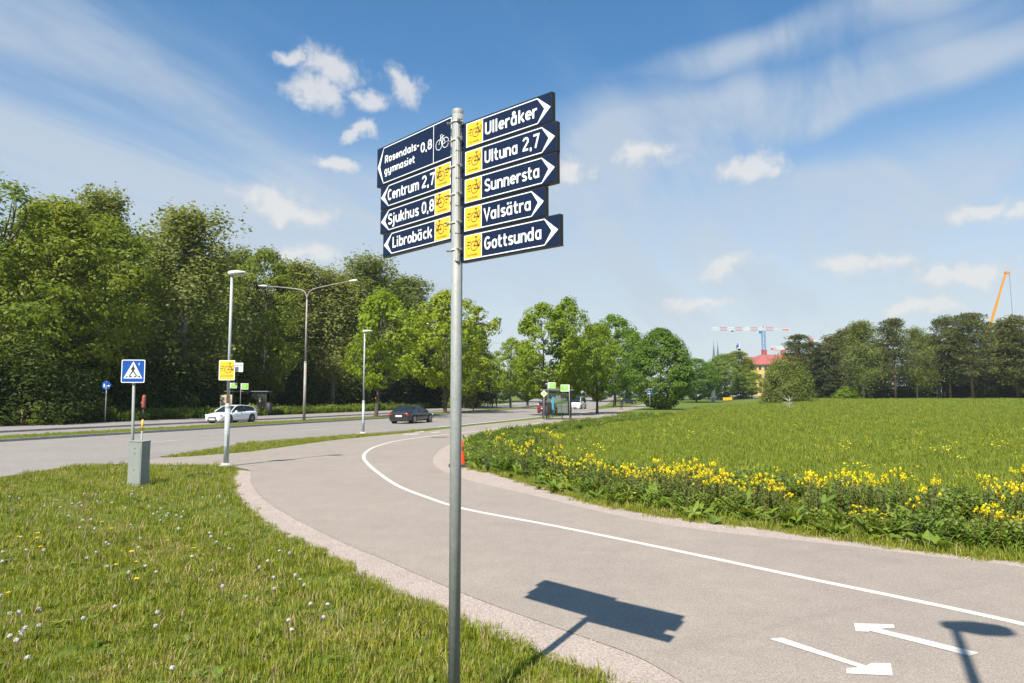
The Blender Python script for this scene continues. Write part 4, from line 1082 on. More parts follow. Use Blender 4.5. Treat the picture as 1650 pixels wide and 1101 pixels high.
for p, px, y, top, w, lab in WOOD:
    y *= 1.14 if px > 330 else (1.13 if px > 130 else 1.0)
    plant(p, 'birch_tree' if 'birch' in p else 'deciduous_tree', lab, 'tree', px, y, top, w, LW)
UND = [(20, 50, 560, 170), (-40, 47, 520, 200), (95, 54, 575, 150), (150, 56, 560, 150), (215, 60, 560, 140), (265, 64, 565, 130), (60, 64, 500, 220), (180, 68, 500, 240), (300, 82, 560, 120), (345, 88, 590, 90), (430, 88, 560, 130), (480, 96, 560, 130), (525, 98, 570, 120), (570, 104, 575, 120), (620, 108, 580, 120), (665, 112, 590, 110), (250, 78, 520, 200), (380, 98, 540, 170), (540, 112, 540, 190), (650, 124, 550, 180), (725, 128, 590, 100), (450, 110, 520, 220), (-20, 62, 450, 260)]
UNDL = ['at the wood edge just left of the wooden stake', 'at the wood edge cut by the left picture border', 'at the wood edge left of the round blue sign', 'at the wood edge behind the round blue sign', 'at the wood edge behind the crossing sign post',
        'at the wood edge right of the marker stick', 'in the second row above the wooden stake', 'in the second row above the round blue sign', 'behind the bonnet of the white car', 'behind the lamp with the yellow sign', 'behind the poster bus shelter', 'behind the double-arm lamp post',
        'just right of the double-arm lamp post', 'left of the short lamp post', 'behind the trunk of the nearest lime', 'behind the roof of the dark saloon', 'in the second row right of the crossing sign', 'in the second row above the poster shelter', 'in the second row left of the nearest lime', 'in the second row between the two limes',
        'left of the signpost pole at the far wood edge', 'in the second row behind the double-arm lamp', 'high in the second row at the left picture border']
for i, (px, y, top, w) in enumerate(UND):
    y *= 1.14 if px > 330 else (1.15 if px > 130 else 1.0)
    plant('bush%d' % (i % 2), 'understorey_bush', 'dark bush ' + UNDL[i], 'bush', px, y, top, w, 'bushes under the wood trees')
for px, y, top, w, lab in [(70, 48, 652, 45, 'low sunlit shrub right of the short wooden stake'), (10, 47, 655, 60, 'low sunlit shrub left of the short wooden stake'), (735, 122, 600, 50, 'light green shrub hidden partly by the signpost pole')]:
    plant('bush2', 'sunlit_shrub', lab, 'shrub', px, y, top, w)
plant('bush3', 'sunlit_shrub', 'bright yellow-green shrub behind the white car', 'shrub', 335, 84, 628, 84)

MT = 'trees along the main road'
def st_tree(p, px, t, top, w, lab, name='lime_tree', **k):
    # stand where column px crosses the line t across the road
    lo, hi = -20.0, 240.0
    f = lambda s: at(px, HOR, st(s, t)[1]).x - st(s, t)[0]
    best = min(np.arange(lo, hi, 0.5), key=lambda s: abs(f(s)))
    x, y = st(best, t)
    return plant(p, name, lab, 'tree', px, y, top, w, MT, x=x, **k)
st_tree('lime0', 605, 14.6, 467, 150, 'lopsided yellow-green lime on the median behind the short lamp', rz=0.3)
st_tree('lime1', 718, 14.6, 470, 140, 'full yellow-green lime on the median partly behind the signpost pole', rz=2.0)
st_tree('young', 763, 14.6, 566, 52, 'thin young reddish-leaved tree on the median right of the signpost pole', 'young_tree')
plant('maple2', 'maple_tree', 'light green tree in the gap right of the signpost pole', 'tree', 790, 150, 572, 46)
plant('spruce0', 'spruce_tree', 'dark narrow spruce top behind the second lime', 'tree', 768, 128, 497, 58)
plant('maple1', 'maple_tree', 'green tree right behind the signpost pole', 'tree', 748, 118, 520, 90)
for px, t, top, w, p, lab in [(822, 14.6, 545, 66, 'lime1', 'bright yellow-green young lime just left of the big maple'), (850, 14.6, 560, 60, 'maple2', 'slim tree on the median under the big maple'),
                                                  (962, -3.0, 522, 70, 'maple2', 'middle roadside maple between the tall pair and the round tree'), (990, -3.0, 508, 80, 'maple0', 'pointed roadside maple left of the round dense tree'),
                         (1018, -3.2, 530, 70, 'maple2', 'roadside maple close behind the round dense tree'), (945, 14.6, 545, 70, 'maple1', 'maple across the road behind the white van'), (1000, 14.6, 560, 60, 'maple2', 'maple across the road behind the cyclist')]:
    st_tree(p, px, t, top, w, lab, 'maple_tree')
plant('maple0', 'maple_tree', 'left half of the tall maple pair behind the bus shelter', 'tree', 876, 76, 490, 104, MT)
plant('maple1', 'maple_tree', 'taller right half of the maple pair behind the bus shelter', 'tree', 917, 80, 480, 92, MT)
plant('dense', 'round_tree', 'round dense dark green tree standing alone on the meadow edge', 'tree', 1065, 112, 530, 88)
FT = 'trees on the skyline by the town'
for p, nm, px, y, top, w, lab in [
    ('dense1', 'deciduous_tree', 1122, 205, 578, 66, 'rounded tree left of the white pylon sign'), ('dense1', 'deciduous_tree', 1168, 228, 571, 62, 'rounded tree right of the white pylon sign'), ('wood0', 'deciduous_tree', 1190, 250, 566, 60, 'tall tree behind the dark skyline spruce'),
    ('spruce1', 'spruce_tree', 1193, 236, 563, 26, 'dark pointed spruce on the skyline below the flag'), ('maple0', 'deciduous_tree', 1212, 225, 600, 36, 'light green tree in front of the yellow building'),
    ('dense1', 'deciduous_tree', 1095, 230, 592, 50, 'tree just right of the round dense tree'), ('dense1', 'deciduous_tree', 1142, 240, 588, 50, 'low tree under the church spires')]:
    plant(p, nm, lab, 'tree', px, y, top, w, FT)
for px, y, top, w, lab in [(782, 200, 588, 56, 'distant tree above the three walkers'), (812, 214, 598, 50, 'distant tree behind the bright yellow-green lime'), (848, 206, 600, 52, 'distant tree left of the glass shelter'), (930, 222, 604, 50, 'distant tree behind the white van'), (968, 214, 600, 54, 'distant tree behind the middle roadside maple'), (1012, 226, 598, 56, 'distant tree behind the cyclist')]:
    plant('dense1', 'deciduous_tree', lab, 'tree', px, y, top, w, FT)
plant('willow', 'willow_bush', 'big dome-shaped olive green bush alone at the far meadow edge', 'bush', 1264, 132, 574, 66)
PT = 'trees of the pine grove beyond the meadow'
PINES = [('pine2', 1290, 172, 540, 62, 'open-crowned pine at the left end of the grove'), ('spruce1', 1322, 168, 556, 66, 'dark spruce just right of the willow bush'), ('pine3', 1345, 180, 540, 66, 'pine behind the dark spruce near the willow bush'),
    ('birch1', 1392, 156, 518, 60, 'slim birch with white trunk among the pines'), ('pine3', 1372, 176, 528, 60, 'pine just left of the white-trunked birch'), ('pine0', 1443, 160, 514, 60, 'tall pine with long bare reddish trunk'), ('spruce1', 1420, 178, 548, 70, 'dark conifer between birch and bare-trunked pine'),
    ('birch0', 1478, 166, 528, 56, 'greyish birch right of the bare-trunked pine'), ('birch2', 1505, 172, 540, 60, 'second leafy birch right of the bare-trunked pine'), ('pine3', 1532, 166, 510, 66, 'tall pine left of the yellow crane boom'), ('pine0', 1568, 160, 505, 74, 'highest pine just left of the yellow crane boom'),
    ('pine1', 1602, 170, 522, 70, 'pine below the foot of the yellow crane boom'), ('pine3', 1640, 164, 510, 84, 'pine at the right picture edge'), ('birch1', 1630, 182, 516, 50, 'birch behind the pine at the right picture edge'), ('pine1', 1680, 162, 520, 90, 'pine cut off by the right picture edge'),
    ('spruce0', 1465, 172, 575, 50, 'low spruce at the foot of the bare-trunked pine'), ('spruce1', 1350, 166, 590, 50, 'low spruce left of the white birch trunk'), ('pine1', 1545, 180, 540, 60, 'pine in the second row behind the highest pine'), ('pine1', 1415, 190, 556, 70, 'pine in the second row behind the birch'), ('pine1', 1320, 190, 560, 80, 'pine in the second row behind the dark spruce'), ('spruce1', 1520, 172, 590, 60, 'low spruce under the pine left of the crane boom')]
for p, px, y, top, w, lab in PINES:
    plant(p, {'p': 'pine_tree', 's': 'spruce_tree', 'b': 'birch_tree'}[p[0]], lab, 'tree', px, y, top, w * 0.84, PT)
for i, px in enumerate((1725, 1775, 1830, 1880, 1940)):
    plant(('pine1', 'pine3', 'birch1', 'pine0', 'pine1')[i], 'pine_tree' if i != 2 else 'birch_tree', ('first', 'second', 'third', 'fourth', 'fifth')[i] + ' tree of the grove beyond the right picture edge', 'tree', px, 164 + 5 * (i % 3), 512 + 6 * (i % 2), 74, PT)
for px, lab in ((1310, 'below the open-crowned pine'), (1378, 'left of the birch with white trunk'), (1410, 'between birch and bare reddish trunk'), (1485, 'under the greyish birch'), (1550, 'left of the highest pine'), (1590, 'right of the highest pine'), (1618, 'under the crane boom'), (1650, 'at the right picture edge')):
    plant('spruce1', 'spruce_tree', 'young dark spruce ' + lab, 'tree', px, 172, 584 + (px % 3) * 6, 42, PT)
for px, w, lab in ((1300, 50, 'right beside the willow bush'), (1340, 46, 'left of the small bright shrub'), (1400, 50, 'at the white birch trunk'), (1470, 50, 'right of the bare reddish pine trunk'), (1560, 60, 'under the highest pine'), (1625, 60, 'near the right picture edge')):
    plant('bush1', 'understorey_bush', 'dark low bush of the pine grove ' + lab, 'bush', px, 178, 618, w, 'bushes under the pine grove')
plant('bush3', 'sunlit_shrub', 'small bright green shrub at the foot of the pine grove', 'shrub', 1361, 157, 622, 34)
# ------------------------------------------------------------------ grass, weeds and flowers
M['blade'] = leafmat('grass_blades', (0.160, 0.200, 0.014), (0.300, 0.325, 0.034), 0.38, 0.5, (1.1, 1.1, 0.5), 0.15)
M['blade_meadow'] = leafmat('meadow_blades', (0.165, 0.215, 0.018), (0.275, 0.320, 0.042), 0.42, 0.5, (1.1, 1.1, 0.5), 0.15)
M['straw'] = leafmat('dry_stalks', (0.30, 0.22, 0.11), (0.40, 0.32, 0.18), 0.2, 0.7, (1, 1, 0.8), 0.15)
M['weed'] = leafmat('weed_leaves', (0.115, 0.170, 0.028), (0.225, 0.285, 0.055), 0.42, 0.45, None, 0.2)
M['weed_light'] = leafmat('dock_leaves', (0.130, 0.205, 0.024), (0.190, 0.265, 0.040), 0.36, 0.42, None, 0.2)
M['weed_grey'] = leafmat('mugwort_leaves', (0.075, 0.105, 0.040), (0.125, 0.150, 0.065), 0.28, 0.6, None, 0.2)
M['yellow_petal'] = leafmat('yellow_petals', (0.80, 0.66, 0.008), (0.88, 0.76, 0.02), 0.30, 0.6, (1, 0.95, 0.6), 0.1)
M['clock'] = leafmat('dandelion_down', (0.42, 0.39, 0.34), (0.60, 0.56, 0.50), 0.2, 0.8, (1, 1, 1), 0.1)
M['stalk'] = surf('green_stalks', (0.13, 0.16, 0.04), (0.18, 0.13, 0.06), 0.7, 8)
def tuft(seed, n, h, spread, w, mats, dry=0.06, lean=0.5):
    r = np.random.default_rng(seed); V, Q, mi = [], [], []
    for i in range(n):
        a = r.uniform(0, 6.283); q = r.uniform(0, 1) ** .5 * spread; p = np.array([math.cos(a) * q, math.sin(a) * q, -0.005])
        L_ = h * r.uniform(0.45, 1.15); a2 = r.uniform(0, 6.283); d = np.array([math.cos(a2), math.sin(a2), 0]); s_ = np.array([-d[1], d[0], 0]) * w * r.uniform(.7, 1.3)
        ln = lean * r.uniform(0.15, 1.0); k = len(V)
        m1 = p + d * L_ * ln * .25 + np.array([0, 0, L_ * .55]); m2 = p + d * L_ * ln + np.array([0, 0, L_ * (1 - .35 * ln)])
        V += [p - s_, p + s_, m1 + s_ * .85, m1 - s_ * .85, m2 + s_ * .12, m2 - s_ * .12]
        Q += [(k, k + 1, k + 2, k + 3), (k + 3, k + 2, k + 4, k + 5)]; c = 1 if r.uniform() < dry else 0; mi += [c, c]
    return np_mesh('tuft', np.array(V), np.array(Q), mats, True, mi)
def blade_leaf(V, Q, base, d, L_, w, arch, r):
    """long leaf of three segments arching over"""
    k = len(V); s_ = np.array([-d[1], d[0], 0]); up = np.array([0, 0, 1.0])
    for i, (u_, ww) in enumerate(((0, .25), (.35, 1), (.7, .85), (1, .08))):
        p = base + d * L_ * u_ * (0.45 + .4 * u_) + up * L_ * (u_ * (1 - arch * u_)); V += [p - s_ * w * ww * .5 + up * w * .12, p + s_ * w * ww * .5 + up * w * .12]
    for i in range(3): Q.append((k + 2 * i, k + 2 * i + 1, k + 2 * i + 3, k + 2 * i + 2))
def rosette(seed, n, L_, w, mat):
    r = np.random.default_rng(seed); V, Q = [], []
    for i in range(n):
        a = r.uniform(0, 6.283); blade_leaf(V, Q, np.array([r.normal() * .03, r.normal() * .03, 0]), np.array([math.cos(a), math.sin(a), 0]), L_ * r.uniform(.6, 1.15), w * r.uniform(.7, 1.2), r.uniform(.3, .75), r)
    return np_mesh('rosette', np.array(V), np.array(Q), [mat], True)
def leafy_stem(seed, stems, H, leaf, mat, nleaf=16, droop=.5):
    r = np.random.default_rng(seed); V, Q = [], []
    for s_ in range(stems):
        b = np.array([r.normal() * .1, r.normal() * .1, 0]); tl = np.array([r.normal() * .12, r.normal() * .12, 1]); h = H * r.uniform(.6, 1.1)
        k = len(V); V += [b + np.array([.004, 0, 0]), b - np.array([.004, 0, 0]), b + tl * h - np.array([.003, 0, 0]), b + tl * h + np.array([.003, 0, 0])]; Q.append((k, k + 1, k + 2, k + 3))
        for i in range(nleaf):
            f = (i + .5) / nleaf; a = i * 2.4 + r.uniform(-.5, .5); blade_leaf(V, Q, b + tl * h * f, np.array([math.cos(a), math.sin(a), 0]), leaf * (1.15 - .7 * f) * r.uniform(.7, 1.2), leaf * .36, droop * r.uniform(.7, 1.3), r)
    return np_mesh('leafy_stem', np.array(V), np.array(Q), [mat], True)
def scatter(name, label, pts, protos, scale, seed=0, tilt=0.15, weights=None):
    """one object that stands the small plants on given points"""
    r = np.random.default_rng(seed); n = len(pts)
    me = bpy.data.meshes.new(name); me.vertices.add(n); me.vertices.foreach_set('co', np.ascontiguousarray(pts, np.float32).ravel())
    rot = np.stack([r.normal(size=n) * tilt, r.normal(size=n) * tilt, r.uniform(0, 6.283, n)], 1).astype(np.float32)
    a = me.attributes.new('rot', 'FLOAT_VECTOR', 'POINT'); a.data.foreach_set('vector', rot.ravel())
    sc_ = (scale * r.uniform(.65, 1.3, n)).astype(np.float32)
    a = me.attributes.new('scl', 'FLOAT', 'POINT'); a.data.foreach_set('value', sc_)
    a = me.attributes.new('pick', 'INT', 'POINT'); a.data.foreach_set('value', r.choice(len(protos), n, p=weights).astype(np.int32))
    o = link(name, me); tag(o, label, None, None, 'stuff')
    ng = bpy.data.node_groups.new(name, 'GeometryNodeTree'); ng.interface.new_socket('Geometry', in_out='INPUT', socket_type='NodeSocketGeometry'); ng.interface.new_socket('Geometry', in_out='OUTPUT', socket_type='NodeSocketGeometry')
    N, L = ng.nodes, ng.links; gi = N.new('NodeGroupInput'); go = N.new('NodeGroupOutput')
    jo = N.new('GeometryNodeGeometryToInstance')
    for p in reversed(protos):
        oi = N.new('GeometryNodeObjectInfo'); po = bpy.data.objects.new('sprig', p); oi.inputs['Object'].default_value = po; oi.inputs['As Instance'].default_value = True
        L.new(oi.outputs['Geometry'], jo.inputs[0])
    jj_ = N.new('GeometryNodeJoinGeometry')
    for l in list(L):
        if l.to_node == jo: L.new(l.from_socket, jj_.inputs[0]); L.remove(l)
    N.remove(jo)
    io = N.new('GeometryNodeInstanceOnPoints'); L.new(gi.outputs[0], io.inputs['Points']); L.new(jj_.outputs[0], io.inputs['Instance'])
    io.inputs['Pick Instance'].default_value = True
    def na(nm, ty):
        q = N.new('GeometryNodeInputNamedAttribute'); q.data_type = ty; q.inputs[0].default_value = nm
        return [s for s in q.outputs if s.enabled and s.name == 'Attribute'][0]
    L.new(na('pick', 'INT'), io.inputs['Instance Index']); L.new(na('rot', 'FLOAT_VECTOR'), io.inputs['Rotation']); L.new(na('scl', 'FLOAT'), io.inputs['Scale'])
    L.new(io.outputs[0], go.inputs[0])
    md = o.modifiers.new('scatter', 'NODES'); md.node_group = ng
    return o
def points_in(poly, n_per_m2, seed=0, keep=None, dz=0.0):
    r = np.random.default_rng(seed); A = np.array([[p[0], p[1]] for p in poly]); lo, hi = A.min(0), A.max(0); area = np.prod(hi - lo)
    n = int(area * n_per_m2); P = r.uniform(lo, hi, (n, 2)); k = in_poly(P[:, 0], P[:, 1], poly); P = P[k]
    if keep is not None: P = P[keep(P[:, 0], P[:, 1], r)]
    return np.column_stack([P, zt(P[:, 0], P[:, 1]) + dz])
def noise2(x, y, s, seed=0):
    return (np.sin(x * s + seed) * np.cos(y * s * 1.13 + seed * 2.1) + np.sin((x + y) * s * 1.7 + seed * .7) * .6 + np.sin((x - 1.6 * y) * s * 2.9 + seed) * .4) / 2
def in_view(x, y, m=0.86): return (y > 0.4) & (np.abs(x) < y * m + 1.0)

lawn_poly = [lg0] + ragged(lg, 0.035, 3) + [Vector(p) for p in junction_low[1:]] + [gp(*p).to_2d() for p in [(0, 772), (-100, 789), (-200, 808)]] + [Vector((-20, 3)), Vector((-6, -4)), Vector((1, -4))]
T_LAWN = [tuft(i, 30, 0.062, 0.075, 0.0026, [M['blade'], M['straw']]) for i in range(5)] + [tuft(20 + i, 22, 0.10, 0.06, 0.003, [M['blade'], M['straw']], .08) for i in range(2)]
pl = points_in(lawn_poly, 270, 1, lambda x, y, r: in_view(x, y) & (r.uniform(size=len(x)) < np.clip(1.25 - y / 11.0, 0.16, 1)))
M['blade_dry'] = leafmat('yellowish_blades', (0.25, 0.255, 0.035), (0.37, 0.34, 0.075), 0.36, 0.6, (1.1, 1.05, 0.6), 0.15)
T_DRY = [tuft(70 + i, 26, 0.055, 0.085, 0.0026, [M['blade_dry'], M['straw']], .16, .9) for i in range(3)]
dry = (noise2(pl[:, 0], pl[:, 1], 1.9, 7) + .5 * noise2(pl[:, 0], pl[:, 1], 5.1, 2) + rng.normal(size=len(pl)) * .22) > .46
pd_ = pl[dry]; pl = pl[~dry]
scatter('dry_grass', 'yellowish matted grass patches in the lawn', pd_, T_DRY, np.clip(0.9 + pd_[:, 1] / 22, 0.9, 1.5), 12)
scatter('lawn_grass', 'unmown green lawn grass beside the gravel shoulder', pl, T_LAWN, np.clip(0.85 + pl[:, 1] / 22, 0.9, 1.5) * (1 + .28 * noise2(pl[:, 0], pl[:, 1], 1.4)), 2)
T_TALL = [tuft(40 + i, 9, 0.26, 0.05, 0.0024, [M['blade'], M['straw']], .55, .35) for i in range(3)]
pt = points_in(lawn_poly, 4, 5, lambda x, y, r: in_view(x, y) & (noise2(x, y, .9, 3) > .05) & (y < 17))
scatter('tall_grass', 'sparse dry grass stalks standing above the lawn', pt, T_TALL, np.full(len(pt), .85), 6)
T_WEED = [rosette(50, 9, .17, .055, M['weed_light']), rosette(51, 7, .13, .06, M['weed']), leafy_stem(52, 3, .16, .09, M['weed'], 8), leafy_stem(53, 2, .12, .08, M['weed_light'], 6)]
pw = points_in(lawn_poly, 10, 8, lambda x, y, r: in_view(x, y) & (noise2(x, y, 1.3, 9) > -.1) & (y < 14))
scatter('lawn_weeds', 'small broad-leaved weeds scattered through the lawn', pw, T_WEED, np.full(len(pw), .55), 9)
# loose stones on the gravel shoulders
def pebble(seed):
    r = np.random.default_rng(seed); mb = MB(); mb.lathe([(0.0, 0.0), (.9, .15), (1.0, .45), (.55, .8), (0, .9)], 6); V = np.array(mb.v) * r.uniform(.75, 1.25, (len(mb.v), 3)) * .011
    me = bpy.data.meshes.new('pebble'); me.from_pydata([tuple(q) for q in V], [], mb.f); me.materials.append(M['stone']); return me
M['stone'] = leafmat('loose_granite_chips', (0.27, 0.22, 0.185), (0.46, 0.38, 0.33), 0.0, 0.9, None, 0.05)
PEB = [pebble(i) for i in range(4)]
pg = points_in(gl_poly, 330, 51, lambda x, y, r: in_view(x, y) & (r.uniform(size=len(x)) < np.clip(7.5 / y, .08, 1)), .006); scatter('loose_gravel', 'loose pinkish stone chips on the shoulder by the lawn', pg, PEB, np.full(len(pg), .6), 52)
pg = points_in(gr_poly, 200, 53, lambda x, y, r: in_view(x, y) & (r.uniform(size=len(x)) < np.clip(9.0 / y, .08, 1)), .006); scatter('loose_gravel', 'loose pinkish stone chips on the shoulder by the weedy verge', pg, PEB, np.full(len(pg), .7), 54)
pg = points_in(path_poly, 26, 55, lambda x, y, r: in_view(x, y) & (y < 14) & (noise2(x, y, 1.2, 3) + r.normal(size=len(x)) * .4 > .35), .0102); scatter('grit', 'scattered grit and small chips lying on the cycle path', pg, PEB, np.full(len(pg), .38), 56)
# grass fringe hanging over the gravel on both sides
def along(line, n, spread, seed):
    r = np.random.default_rng(seed); L_ = densify(line, .05, False); i = r.integers(len(L_), size=n); P = np.array([[L_[k].x, L_[k].y] for k in i]) + r.normal(size=(n, 2)) * spread
    return np.column_stack([P, zt(P[:, 0], P[:, 1]) + .004])
pf = along(lg, 700, .06, 4); scatter('grass_fringe', 'ragged grass tufts creeping over the gravel edge by the lawn', pf, T_LAWN, np.full(len(pf), .75), 3)
pf = np.concatenate([along(rg, 1100, .10, 4), along([Vector((p.x, p.y + .15)) for p in rg], 900, .14, 14)]); scatter('grass_fringe', 'ragged grass tufts along the gravel edge below the flowering verge', pf, T_LAWN, np.full(len(pf), 1.25), 3)
strip_poly = [gp(*p).to_2d() for p in [(268, 737.5), (300, 731.5), (400, 714), (500, 706.5), (585, 701), (690, 693.2)]] + [Vector((p.x, p.y)) for p in strip_low[::-1]]
ps = points_in(strip_poly, 45, 3); scatter('verge_grass', 'strip of rough grass between road and cycle path', ps, T_LAWN, np.full(len(ps), 1.4), 5)
med_poly = line_t(T_ROAD + .1, -14, 90, 3) + line_t(T_MED - .1, -14, 90, 3)[::-1]
pm = points_in(med_poly, 16, 4, None, .11); scatter('median_grass', 'short grass growing on the median strip', pm, T_LAWN, np.full(len(pm), 1.1), 6)
# meadow
md_near = [Vector((p.x, p.y)) for p in rg] + [Vector((1.5, 42)), Vector((16, 75)), Vector((45, 105)), Vector((110, 105)), Vector((60, 30)), Vector((rg0.x, rg0.y))]
T_MEAD = [tuft(60 + i, 34, .15, .24, .005, [M['blade_meadow'], M['straw']], .05, .6) for i in range(4)]
pm = points_in(md_near, 34, 7, lambda x, y, r: in_view(x, y, 1.1) & (r.uniform(size=len(x)) < np.clip(18.0 / y, .12, 1) ** 1.1))
scatter('meadow_grass', 'long green grass of the open meadow', pm, T_MEAD, np.clip(.75 + pm[:, 1] / 60, .8, 1.7) * (1 + .3 * noise2(pm[:, 0], pm[:, 1], .33)), 8)
far_poly = [Vector((16, 75)), Vector((45, 160)), Vector((130, 165)), Vector((110, 70)), Vector((40, 60))]
pm2 = points_in(far_poly, 1.3, 17, lambda x, y, r: in_view(x, y, 1.1)); scatter('meadow_grass', 'distant grass of the meadow below the pine grove', pm2, T_MEAD, np.full(len(pm2), 2.4), 18)
# specks of buttercup far out in the meadow: too many and too small to count
def speck(seed):
    r = np.random.default_rng(seed); P = np.column_stack([r.normal(size=(5, 2)) * .08, r.uniform(.2, .34, 5)]); return np_mesh('speck', leaves(P, unit(np.array([[0, -.3, 1.]]) + r.normal(size=(5, 3)) * .2), .035, r, 1.0), quads(5), [M['yellow_petal']])
pb = points_in(md_near, 2.2, 27, lambda x, y, r: in_view(x, y, .78) & (y > 11) & (noise2(x, y, .4, 5) > .0) & (r.uniform(size=len(x)) < np.clip(22.0 / y, .2, 1)))
scatter('buttercup_specks', 'tiny yellow buttercups dotted over the meadow', pb, [speck(1), speck(2)], np.full(len(pb), 1.0), 28)
# leafy verge
band = [gp(*p).to_2d() for p in [(1000, 670.5), (1012, 673), (950, 681), (870, 691.5), (812, 699.5), (775, 705), (755, 719), (752, 735), (762, 752), (785, 760), (822, 767), (882, 783), (956, 805), (1071, 826), (1247, 848), (1424, 871), (1574, 890), (1650, 897), (1760, 908), (1960, 925),
                                 (1960, 850), (1760, 838), (1650, 822), (1500, 812), (1300, 797), (1150, 780), (1000, 764), (910, 748), (860, 728), (872, 706), (960, 690), (1050, 677), (1088, 671)]]
V_TALL = [leafy_stem(80 + i, 6, .50, .17, M['weed'], 13) for i in range(3)] + [leafy_stem(84, 5, .48, .13, M['weed_grey'], 16)] + [leafy_stem(85, 5, .42, .19, M['weed_light'], 10)]
pv = points_in(band, 15, 31, lambda x, y, r: noise2(x, y, 1.1, 4) > -.55)
scatter('verge_weeds', 'thick leafy weeds along the verge below the yellow flowers', pv, V_TALL, .68 + .26 * noise2(pv[:, 0], pv[:, 1], .8, 1), 32, .12, [.24, .24, .22, .10, .20])
V_LOW = [rosette(90 + i, 10, .34, .085, M['weed_light']) for i in range(2)] + [rosette(93, 8, .28, .08, M['weed'])]
lowline = [Vector((p.x - .05, p.y + .42)) for p in rg]
pr = along(lowline, 150, .16, 33); scatter('dock_leaves', 'broad light green dock leaves at the foot of the verge weeds', pr, V_LOW, np.full(len(pr), .95), 34)
pr = points_in(band, 2.2, 35); scatter('dock_leaves', 'broad dock leaves inside the weedy verge', pr, V_LOW, np.full(len(pr), 1.15), 36)
# nettles along the wood edge
net = line_t(T_WALK + .5, 6, 120, 3) + line_t(T_WALK + 5.5, 6, 120, 3)[::-1]
pn = points_in(net, 4.2, 41); scatter('nettles', 'sunlit belt of nettles and weeds between pavement and wood', pn, V_TALL, 1.65 + .5 * noise2(pn[:, 0], pn[:, 1], .5, 2), 42, .1, [.3, .3, .2, .05, .15])
gl = line_t(T_WALK + .1, -30, 20, 3) + line_t(T_WALK + 4.0, -30, 20, 3)[::-1]
pn = points_in(gl, 8, 43); scatter('verge_grass', 'rough shady grass between pavement and wood', pn, T_MEAD, np.full(len(pn), 1.2), 44)

# --- yellow flowering plants, each its own
def cress(seed, H, heads):
    r = np.random.default_rng(seed); V, Q = [], []; fp, fn = [], []; tm = MB()
    for i in range(heads):
        a = r.uniform(0, 6.283); q = .05 + .14 * r.uniform(0, 1) ** .6; h = H * r.uniform(.78, 1.05); t = np.array([math.cos(a) * q, math.sin(a) * q, h])
        tm.tube([(0.02 * math.cos(a), .02 * math.sin(a), -.01), (t[0] * .45, t[1] * .45, h * .55), tuple(t)], [.006, .0045, .003], 4, caps=False)
        for j in range(5):
            f = .25 + .13 * j; a2 = r.uniform(0, 6.283); blade_leaf(V, Q, t * np.array([f * .8, f * .8, f]), np.array([math.cos(a2), math.sin(a2), 0]), .13 * (1.1 - f), .04, .5, r)
        m = int(r.integers(16, 30)); d = unit(r.normal(size=(m, 3)) + np.array([0, 0, .35])); rr = r.uniform(.016, .034)
        fp.append(t + d * rr * np.array([1, 1, 1.1])); fn.append(unit(d + r.normal(size=(m, 3)) * .3))
    P = np.concatenate(fp); Nn = np.concatenate(fn)
    return tm.mesh('stems', M['stalk']), np_mesh('leaves', np.array(V), np.array(Q), [M['weed']], True), np_mesh('flowers', leaves(P, Nn, .020, r, .95), quads(len(P)), [M['yellow_petal']])
CR = [cress(100 + i, .62, n) for i, n in enumerate((5, 8, 11, 7, 14))]
def flower_plant(px, py, big, i):
    d = px_dir(px, py); h = .78
    for h in np.arange(.80, .16, -.04):      # as tall as still roots inside the verge
        h = float(h) * (0.92 + .16 * ((i * 37 % 17) / 17)); t = (h - CAM_H) / d.z; x, y = d.x * t, d.y * t
        if in_poly(np.array([x]), np.array([y]), band_in)[0]: break
    v = CR[i % 5 if not big else (2 if i % 2 else 4)]; zz = zf(x, y); k = max((h - zz) / .62, .45)
    o = empty('yellow_flowering_weed', (x, y, zz), (i * 2.399) % 6.283)
    for nm, me in zip(('stems', 'leaves', 'flowers'), v):
        c = link(nm, me, o); c.scale = (.78, .78, k)
        if nm == 'flowers': c['kind'] = 'stuff'
    return o
bc = Vector((14.0, 16.0)); band_in = [p + Vector((.25, .5)) for p in band[:19]] + [p + Vector((3.0, 6.0)) for p in band[19:]]
